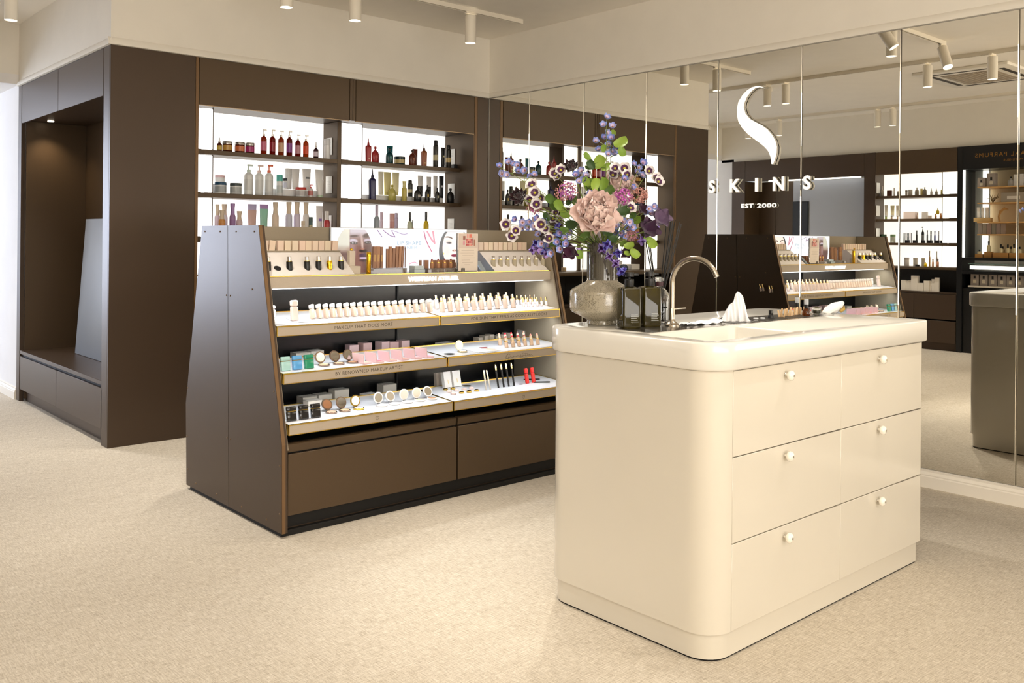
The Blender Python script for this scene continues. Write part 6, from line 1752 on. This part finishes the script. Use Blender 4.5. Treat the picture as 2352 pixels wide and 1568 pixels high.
for px, py, lab in ((670, 962, 'nearest the side panel'), (698, 958, 'between its two twins'), (725.5, 955, 'next to the bronze compact')):
    block(f'black lacquered case with gold band, {lab}, in the lower tray', on(T3, px, py, 3.495), (26, 24, 24), 'black cases in the lower tray')
def compact(label, pos, r, rim, pan, lidm, open_=78, group=None, rot=0.0):
    t = thing('powder_compact', label, 'compact', pos, rot, group)
    obj('compact_base', lathe([(r * .97, 0), (r, 0.001), (r, 0.005), (r * .96, 0.006)], 28), rim, t)
    obj('powder_pan', lathe([(r * .76, 0.0055), (r * .76, 0.0068), (0, 0.0068)], 24, cap=False), pan, t)
    hz = obj('hinge', tube([(-0.006, r * 1.0, 0.006), (0.006, r * 1.0, 0.006)], 0.0025, 8), mat((40, 38, 38), 0.4), t)
    a = math.radians(open_)
    # the lid stands up behind the base, facing the viewer
    ld = obj('compact_lid', lathe([(r * .97, 0), (r, 0.001), (r, 0.004), (r * .97, 0.005)], 28), rim, t)
    Ml = Matrix.Translation((0, r * 1.0, 0.008)) @ Matrix.Rotation(a, 4, 'X') @ Matrix.Translation((0, r, -0.0025))
    ld.matrix_local = Ml
    mi = obj('lid_mirror', lathe([(r * .78, 0.0052), (r * .78, 0.0058), (0, 0.0058)], 24, cap=False), lidm, t)
    mi.matrix_local = Ml
    return t
BRZ = mat((150, 128, 112), 0.22, metal=0.9)
MIR2 = mat((230, 228, 224), 0.03, metal=1.0)
SKN = lambda c: mat(c, 0.6)
compact('open bronze powder compact with ivory lid next to the emerald case', on(T2, 744, 838, 3.575), 0.0265, BRZ, SKN((232, 198, 160)), mat((240, 234, 218), 0.4), 74, 'bronze compacts in the middle tray')
compact('open bronze powder compact with tan powder between two others', on(T2, 778, 835, 3.575), 0.0265, BRZ, SKN((224, 184, 146)), MIR2, 66, 'bronze compacts in the middle tray')
compact('open bronze powder compact with brown powder next to the pink palettes', on(T2, 809, 832, 3.575), 0.0265, BRZ, SKN((196, 148, 108)), MIR2, 66, 'bronze compacts in the middle tray')
compact('open bronze powder compact with peach powder next to the black cases', on(T3, 761, 946, 3.535), 0.0265, BRZ, SKN((226, 182, 152)), mat((206, 150, 112), 0.15, metal=0.8), 62, 'metal compacts in the lower tray')
compact('open grey-bronze powder compact in the middle of the metal ones', on(T3, 792, 941, 3.535), 0.0265, BRZ, SKN((222, 190, 152)), MIR2, 76, 'metal compacts in the lower tray')
compact('open gold powder compact with pink powder', on(T3, 824, 936, 3.535), 0.0262, mat((224, 190, 90), 0.2, metal=1.0), SKN((232, 206, 206)), mat((242, 236, 224), 0.3), 80, 'metal compacts in the lower tray')
WHT = mat((244, 240, 238), 0.25)
for k, (px, py, pan, lid, op) in enumerate(((877, 929, (246, 246, 246), mat((206, 196, 176), 0.15, metal=0.7), 80), (906, 926, (244, 238, 236), MIR2, 66), (935.5, 921, (246, 242, 226), mat((222, 216, 200), 0.25), 84), (964.5, 917, (236, 208, 172), mat((226, 216, 196), 0.25), 84), (992.5, 914, (206, 156, 112), MIR2, 66))):
    compact('open white compact with ' + ('white powder next to the gold one', 'rosy white powder and a mirror lid', 'ivory powder and a grey lid', 'beige powder and a pale lid', 'tan powder next to the other tray')[k], on(T3, px, py, 3.535), 0.0262, WHT, SKN(pan), lid, op, 'white compacts in the lower tray')
PINK = mat((230, 196, 198), 0.3)
def palette(label, pos, pan, k):
    t = thing('blush_palette', label, 'palette', pos, math.radians(4), 'pink palettes in the middle tray')
    w, d, h = 0.040, 0.085, 0.007
    obj('palette_base', boxm(0, 0, 0, w, d, h, 0.001, 1), PINK, t)
    obj('powder_pan', boxm(0.006, 0.006, h, w - 0.005, d * .48, h + 0.0008), SKN(pan), t); obj('powder_pan', boxm(0.006, d * .52, h, w - 0.005, d - 0.006, h + 0.0008), SKN(tuple(min(255, c + 18) for c in pan)), t)
    ld = obj('palette_lid', boxm(-0.005, 0, 0.002, 0, d, 0.048, 0.001, 1), PINK, t); ld.rotation_euler = (0, math.radians(-8), 0)
    obj('clasp', lathe([(0.003, 0), (0.003, 0.006)], 10, cx=-0.006, cy=d * .96), mat((30, 28, 28), 0.4), t)
for k, (px, py) in enumerate(((838, 834), (867, 832), (897, 829), (926, 826), (955, 823.5), (983, 820.5))):
    palette(f'open pink blush palette with ' + ('peach', 'hot pink', 'nude', 'rose', 'pale pink', 'bright pink')[k] + ' powder in the middle tray', on(T2, px, py, 3.515), ((236, 200, 180), (226, 110, 130), (226, 184, 156), (222, 160, 140), (236, 190, 196), (240, 160, 200))[k], k)
def carton(T, px, py, y, w, h, d, c, label, group, rot=0.0, dark=True):
    p = on(T, px, py, y)
    t = thing('small_carton', label, 'box', p, rot, group)
    obj('carton', boxm(-w / 2, -d / 2, 0, w / 2, d / 2, h, 0.0008, 1), mat(c, 0.5), t)
    if dark:
        bm = bm_new()
        for zz in (0.0015, h - 0.0025): add_box(bm, -w / 2 - 0.0005, -d / 2 - 0.0005, zz, w / 2 + 0.0005, d / 2 + 0.0005, zz + 0.001)
        obj('outline_edges', bm, mat((60, 54, 50), 0.5), t, kind='stuff')
    return t
BX = (214, 206, 192)
GB2 = 'cartons at the back of the trays'
# back cartons rest on the dark base board behind the trays
TB2 = gb('back_ledge', 1.83, 3.802, 0.655, 3.525, 3.925, 0.668, DARKIN); TB3 = gb('back_ledge', 1.83, 3.752, 0.452, 3.525, 3.925, 0.463, DARKIN); gb('back_ledge', 1.83, 3.862, 0.870, 3.525, 3.925, 0.884, DARKIN)
F1, F2, F3 = Tray(3.86, 0.8842, 3.93, 0.8842), Tray(3.80, 0.6682, 3.93, 0.6682), Tray(3.75, 0.4632, 3.93, 0.4632)
carton(F2, 690, 812, 3.86, 0.075, 0.038, 0.06, BX, 'beige outlined carton behind the sky blue case', GB2)
carton(F2, 722, 808, 3.875, 0.070, 0.040, 0.06, (222, 214, 202), 'beige outlined carton behind the emerald case', GB2)
for k, (px, hh_) in enumerate(((808, 0.052), (838, 0.058), (878, 0.056), (900, 0.052), (925, 0.054))):
    carton(F2, px, 800, 3.868 - 0.004 * (k % 2), 0.050, hh_, 0.055, ((220, 190, 188), (206, 172, 168))[k % 2], f'pink carton, {ORD[k]} in the row behind the pink palettes', GB2, 0.1 * (k % 3 - 1), False)
for k, px in enumerate((1098, 1112, 1124, 1137, 1150, 1163)):
    carton(F2, px, 785, 3.862 + 0.012 * (k % 2), 0.030, 0.036 + 0.006 * (k % 3), 0.05, (206, 194, 176), f'small beige carton, {ORD[k]} behind the leaflet of the middle tray', GB2, 0, False)
for k, px in enumerate((1200, 1213, 1227)):
    carton(F2, px, 772, 3.865, 0.034, 0.055, 0.06, (232, 228, 222), f'white outlined carton behind the bare lipsticks, {ORD[k]}', GB2)
carton(F2, 1022, 795, 3.85, 0.09, 0.026, 0.06, (214, 206, 196), 'flat beige carton behind the gold compact', GB2, 0.1)
for k, (px, y, w, h) in enumerate(((705, 3.84, 0.075, 0.036), (740, 3.85, 0.072, 0.036), (778, 3.86, 0.080, 0.048), (888, 3.86, 0.080, 0.046))):
    carton(F3, px, 920, y, w, h, 0.06, BX, f'beige outlined carton, {ORD[k]} at the back of the lower tray', GB2)
carton(T3, 718, 925, 3.70, 0.070, 0.026, 0.05, (222, 214, 202), 'beige outlined carton lying in front of the back row in the lower tray', GB2)
for k, (px, y) in enumerate(((836, 3.775), (846, 3.80))):
    carton(F3, px, 912, y, 0.07, 0.014 + 0.006 * k, 0.05, (240, 236, 230), f'flat white carton behind the gold compact, {ORD[k]} one', GB2, 0, False)
compact('open gold powder compact beside the leaflet in the middle tray', on(T2, 1062, 807, 3.575), 0.0250, mat((216, 200, 150), 0.2, metal=0.9), SKN((236, 210, 196)), mat((206, 196, 150), 0.2, metal=0.9), 82)
TRAY_M1 = [o for o in bpy.data.objects if o.get('label', '').endswith('signed in handwriting')][0]
for px, py, yh in ((1032, 808, 3.56),):
    q = at(px, py, y=yh)
    h_ = obj('empty_recess', lathe([(0.027, 0), (0.027, 0.0008), (0, 0.0008)], 24, cap=False), mat((22, 20, 22), 0.4), TRAY_M1)
    h_.location = (q.x - (XS + 0.003), yh - T2.yf, T2.z(yh) - T2.zf + 0.001)
lf_ = solo('printed_leaflet', boxm(-0.075, -0.085, 0, 0.075, 0.085, 0.0012), mat((244, 246, 246), 0.25), 'white printed leaflet lying flat between the gold compact and the bare lipsticks', 'leaflet')
xq = at(1100, 802, y=3.60).x
lf_.location = (xq, 3.60, T2.z(3.60) + 0.0015); lf_.rotation_euler = (math.radians(3.5), 0, 0)
mk_ = obj('printed_lip_stroke', boxm(0.02, 0.01, 0.0013, 0.060, 0.045, 0.0016, 0.0), mat((150, 50, 46), 0.5), lf_); mk_.rotation_euler = (0, 0, -0.3)
obj('printed_skin_patch', boxm(0.03, -0.075, 0.0013, 0.07, 0.0, 0.0016), mat((224, 196, 176), 0.5), lf_)
LPB = mat((214, 184, 156), 0.35); LPI = mat((232, 214, 190), 0.25, metal=0.4)
TIPS = [(206, 70, 80), (196, 30, 40), (176, 44, 44), (176, 70, 76), (206, 130, 120), (226, 160, 140)]
for k, (px, py) in enumerate(((1164, 799), (1179, 797), (1193, 796), (1207, 794.5), (1221.5, 793), (1236, 792))):
    lip_tube(f'open beige lipstick, {ORD[k]} in the front row of the middle tray', on(T2, px, py, 3.575), 0.0100, 0.062, LPB, LPI, GOLD, LEAN, 'bare lipsticks front row', mat(TIPS[k], 0.35), 0.50)
for k, (px, py) in enumerate(((1149, 790), (1163, 789), (1177, 787), (1191, 786), (1205, 785))):
    lip_tube(f'open beige lipstick, {ORD[k]} in the back row of the middle tray', on(T2, px, py, 3.655), 0.0100, 0.064, LPB, LPI, GOLD, LEAN, 'bare lipsticks back row', mat(((226, 170, 150), (206, 20, 60), (226, 40, 50), (120, 80, 80), (190, 150, 130))[k], 0.35), 0.50)
# ---------------------------------------------------------------- lower tray, second half
for k, (px, y, w) in enumerate(((1009, 3.80, 0.048), (1020, 3.775, 0.048), (1028, 3.70, 0.046), (1049, 3.70, 0.050))):
    p = on(T3 if y < 3.75 else F3, px, 880, y)
    t = thing('tall_carton', f'tall white carton leaning back in the lower tray, ' + ('rearmost', 'second from the rear', 'at the front beside the white compacts', 'at the front beside the little pots')[k], 'box', p, 0, 'white cartons in the lower tray'); t.rotation_euler = (-0.25 if y < 3.75 else -0.1, 0, 0)
    obj('carton', boxm(-w / 2, -0.012, 0, w / 2, 0.012, 0.082, 0.001, 1), mat((240, 234, 226) if k > 1 else (206, 192, 176), 0.45), t)
    if k > 1: obj('gold_print', boxm(-0.002, -0.0125, 0.02, 0.002, -0.012, 0.04), mat((226, 206, 150), 0.3, metal=0.5), t)
GP = mat((226, 192, 96), 0.18, metal=1.0); PP = mat((236, 212, 202), 0.4)
for k, (px, py, y, g) in enumerate(((1023, 897.5, 3.66, 1), (1040, 895, 3.66, 1), (1031.5, 904, 3.615, 0), (1048, 901.6, 3.615, 0), (1066, 899.6, 3.62, 0), (1082.4, 897, 3.62, 0), (1041.6, 910, 3.565, 0), (1060, 908, 3.565, 1), (1077.3, 905.7, 3.565, 1), (1094.7, 902.7, 3.565, 1))):
    solo('colour_pot', lathe([(0.0125, 0), (0.0135, 0.002), (0.0125, 0.007), (0.008, 0.0105), (0, 0.0112)], 18, cap=False), GP if g else PP, ('round gold pot, ' if g else 'round pale pink pot, ') + f'{ORD[k]} counting row by row from the tall white cartons', 'pot', 'little pots in the lower tray', loc=on(T3, px, py, y))
TRAY_B1 = [o for o in bpy.data.objects if o.get('label', '').endswith('under the black pencils')][0]
for px, py, yh, rr_ in ((1072, 890, 3.69, 0.022), (1196, 889, 3.585, 0.012)):
    q = at(px, py, y=yh)
    h_ = obj('empty_recess', lathe([(rr_, 0), (rr_, 0.0008), (0, 0.0008)], 24, cap=False), mat((22, 20, 22), 0.4), TRAY_B1)
    h_.location = (q.x - (XS + 0.003), yh - T3.yf, T3.z(yh) - T3.zf + 0.001)
def pencil(label, pos, r, h, bodym, capm, f, group, tilt=LEAN - 0.02):
    t = thing('makeup_pencil', label, 'pencil', pos, 0, group); t.rotation_euler = (tilt, 0, 0)
    obj('pencil_body', lathe([(r * .9, 0), (r, 0.001), (r, h * f)], 14), bodym, t)
    obj('pencil_cap', lathe([(r * 1.04, h * f), (r * 1.04, h * .99), (r * .9, h)], 14), capm, t)
for k, (px, py) in enumerate(((1145, 897.5), (1157.5, 896), (1169, 894), (1181, 892))):
    pencil(f'tall black mascara with gold cap, {ORD[k]} from the pots in the lower tray', on(T3, px, py, 3.57), 0.0052, 0.124, BLKM, mat((232, 210, 150), 0.2, metal=0.9), 0.74, 'black mascaras')
for k, (px, py) in enumerate(((1117, 901), (1126.5, 900))):
    pencil(f'thin beige pencil in the lower tray, ' + ('nearer the pots' if k == 0 else 'nearer the black mascaras'), on(T3, px, py, 3.56), 0.0040, 0.102, mat((206, 196, 184), 0.35), mat((232, 214, 180), 0.3), 0.55, 'beige pencils', LEAN if k == 0 else LEAN - 0.12)
REDM = mat((214, 40, 34), 0.3)
for k, (px, py) in enumerate(((1211.5, 888), (1226, 886))):
    stick('bright red tube in the lower tray, ' + ('nearer the black mascaras' if k == 0 else 'nearer the black flat pens'), on(T3, px, py, 3.58), 0.021, 0.014, 0.082, REDM, REDM, 'red tubes in the lower tray', 'red_tube', LEAN, 0.35)
for k, y in enumerate((3.56, 3.64)):
    s_ = solo('flat_pen', boxm(-0.045, -0.006, 0, 0.045, 0.006, 0.006, 0.001), BLKM, 'flat black pen lying in the lower tray by the red tubes, ' + ('front one' if k == 0 else 'rear one'), 'pen', 'flat pens')
    s_.location = (3.40, y, T3.z(y) + 0.001); s_.rotation_euler = (0, 0, -0.5)
# ---------------------------------------------------------------- ceiling: tracks, spots, air conditioner, camera
TRK = mat((236, 228, 212), 0.45)
def track(label, x0, y0, x1, y1):
    t = thing('light_track', label, 'light track', ((x0 + x1) / 2, (y0 + y1) / 2, ZC_))
    hx, hy = abs(x1 - x0) / 2, abs(y1 - y0) / 2
    w = 0.018
    bm = bm_new()
    if hx > hy:
        add_box(bm, -hx, -w, -0.030, hx, -w + 0.008, 0); add_box(bm, -hx, w - 0.008, -0.030, hx, w, 0); add_box(bm, -hx, -w + 0.008, -0.010, hx, w - 0.008, 0)
        obj('track_profile', bm, TRK, t, smooth=False); obj('conductor', boxm(-hx, -w + 0.0085, -0.013, hx, w - 0.0085, -0.0101), mat((120, 112, 100), 0.5), t)
        obj('end_cap', boxm(hx, -w, -0.031, hx + 0.004, w, 0), TRK, t); obj('end_cap', boxm(-hx - 0.004, -w, -0.031, -hx, w, 0), TRK, t)
    else:
        add_box(bm, -w, -hy, -0.030, -w + 0.008, hy, 0); add_box(bm, w - 0.008, -hy, -0.030, w, hy, 0); add_box(bm, -w + 0.008, -hy, -0.010, w - 0.008, hy, 0)
        obj('track_profile', bm, TRK, t, smooth=False); obj('conductor', boxm(-w + 0.0085, -hy, -0.013, w - 0.0085, hy, -0.0101), mat((120, 112, 100), 0.5), t)
        obj('end_cap', boxm(-w, hy, -0.031, w, hy + 0.004, 0), TRK, t)
track('white light track over the gondola, ending near the mirror wall', 2.05, 4.88, 4.42, 4.88)
track('white light track over the cream counter, seen in the mirror', 2.05, 3.09, 4.42, 3.09)
track('long white light track running towards the passage', 1.44, 1.4, 1.44, 7.3)
track('long white light track along the bulkhead across the shop', -0.90, 1.4, -0.90, 7.3)
SPB = mat((240, 232, 216), 0.4)
def spot(label, x, y, aim=None, power=None, size=1.25, lamp=True):
    t = thing('track_spotlight', label, 'spotlight', (x, y, ZC_ - 0.030), 0, 'ceiling spotlights')
    obj('adapter', boxm(-0.045, -0.012, -0.012, 0.045, 0.012, 0.002, 0.002, 1), SPB, t)
    obj('joint', lathe([(0.007, -0.030), (0.007, -0.010)], 10), SPB, t)
    d = Vector((0, 0, -1)) if aim is None else (Vector(aim) - Vector((x, y, ZC_ - 0.06))).normalized()
    M = Matrix.Translation((0, 0, -0.020)) @ (-d).to_track_quat('Z', 'Y').to_matrix().to_4x4()
    c = obj('lamp_cylinder', lathe([(0.034, 0.0), (0.0385, -0.004), (0.0385, -0.186), (0.036, -0.190), (0.034, -0.184), (0.034, -0.176)], 24, cap=False), SPB, t, angle=30); c.matrix_local = M
    c2 = obj('lamp_lens', lathe([(0.034, -0.1755), (0, -0.1755)], 24, cap=False), LENS, t); c2.matrix_local = M
    if lamp:
        L = bpy.data.lights.new('spot_lamp', 'SPOT'); L.energy = power or SPOT_W; L.color = WARM; L.spot_size = size; L.spot_blend = 0.7; L.shadow_soft_size = 0.03
        lo = bpy.data.objects.new('spot_lamp', L); COL.objects.link(lo)
        pos = Vector((x, y, ZC_ - 0.050)) + d * 0.205
        lo.matrix_world = Matrix.Translation(pos) @ d.to_track_quat('-Z', 'Y').to_matrix().to_4x4()
spot('white ceiling spotlight over the gondola, first along its track from the passage side', 2.554, 4.88)
spot('white ceiling spotlight over the gondola, second along its track from the passage side', 3.024, 4.88)
spot('white ceiling spotlight over the gondola, nearest the mirror corner', 3.949, 4.88)
spot('white ceiling spotlight at the passage end, one nearer the shop', 1.44, 6.386)
spot('white ceiling spotlight at the passage end, one nearer the lintel', 1.44, 6.878)
spot('white ceiling spotlight beside the security camera, seen in the mirror', 1.44, 5.072)
spot('white ceiling spotlight just beyond the security camera, seen in the mirror', 1.44, 4.865)
spot('white ceiling spotlight beside the air conditioner, seen in the mirror', 1.44, 3.484)
spot('white ceiling spotlight in front of the air conditioner grille, seen in the mirror', 1.44, 2.952)
spot('tilted white ceiling spotlight at the free end of the counter track, seen in the mirror', 2.08, 3.09, (2.6, 2.35, 0.9), SPOT_W * 1.3)
spot('tilted white ceiling spotlight over the counter, seen in the mirror', 3.12, 3.09, (2.75, 2.0, 0.9), SPOT_W * 1.3)
spot('upright white ceiling spotlight over the counter, seen in the mirror', 2.93, 3.09)
spot('white ceiling spotlight across the shop, nearest the passage', -0.90, 6.855)
spot('white ceiling spotlight across the shop, second from the passage', -0.90, 6.392)
spot('white ceiling spotlight across the shop, third from the passage', -0.90, 5.092)
spot('white ceiling spotlight across the shop, fourth from the passage', -0.90, 4.908)
# spots over the front of the counter (above the frame)
track('white light track above the drawers of the cream counter', 2.0, 1.02, 4.4, 1.02)
spot('white ceiling spotlight above the drawers, nearer the mirror', 3.35, 1.02, (3.15, 1.35, 0.4), SPOT_W * 0.5)
spot('white ceiling spotlight above the drawers, farther from the mirror', 2.60, 1.02, (2.55, 1.35, 0.4), SPOT_W * 0.5)
ax, ay = 0.40, 3.45
acu = thing('air_conditioner', 'white ceiling cassette air conditioner with grey grille, seen in the mirror', 'air conditioner', (ax, ay, ZC_))
obj('cassette_frame', boxm(-0.50, -0.42, -0.028, 0.50, 0.42, 0, 0.006), mat((240, 234, 222), 0.4), acu)
obj('grille', boxm(-0.30, -0.24, -0.033, 0.30, 0.24, -0.0285, 0.003), mat((164, 150, 132), 0.6), acu)
for a in range(-5, 6): obj('grille_slat', boxm(-0.29, a * 0.042 - 0.004, -0.036, 0.29, a * 0.042 + 0.004, -0.033), mat((176, 164, 146), 0.6), acu)
for x0, y0, x1, y1 in ((-0.34, 0.29, 0.34, 0.335), (-0.34, -0.335, 0.34, -0.29), (0.37, -0.28, 0.41, 0.28), (-0.41, -0.28, -0.37, 0.28)):
    obj('air_slot', boxm(x0, y0, -0.0295, x1, y1, -0.0281), mat((66, 58, 48), 0.6), acu)
sc2 = thing('security_camera', 'small white dome security camera on the ceiling, seen in the mirror', 'camera', (1.13, 5.27, ZC_))
obj('camera_base', lathe([(0.05, 0), (0.05, -0.03), (0.045, -0.04)][::-1], 20), TRK, sc2)
b2 = bm_new(); bmesh.ops.create_uvsphere(b2, u_segments=16, v_segments=10, radius=0.038, matrix=Matrix.Translation((0, 0, -0.055)))
obj('camera_ball', b2, TRK, sc2); cl = obj('camera_lens', lathe([(0.016, 0.034), (0.016, 0.040), (0, 0.040)], 14, cap=False), BLACKP, sc2)
cl.matrix_local = Matrix.Translation((0, 0, -0.055)) @ Vector((0.6, -0.4, -0.7)).to_track_quat('Z', 'Y').to_matrix().to_4x4()
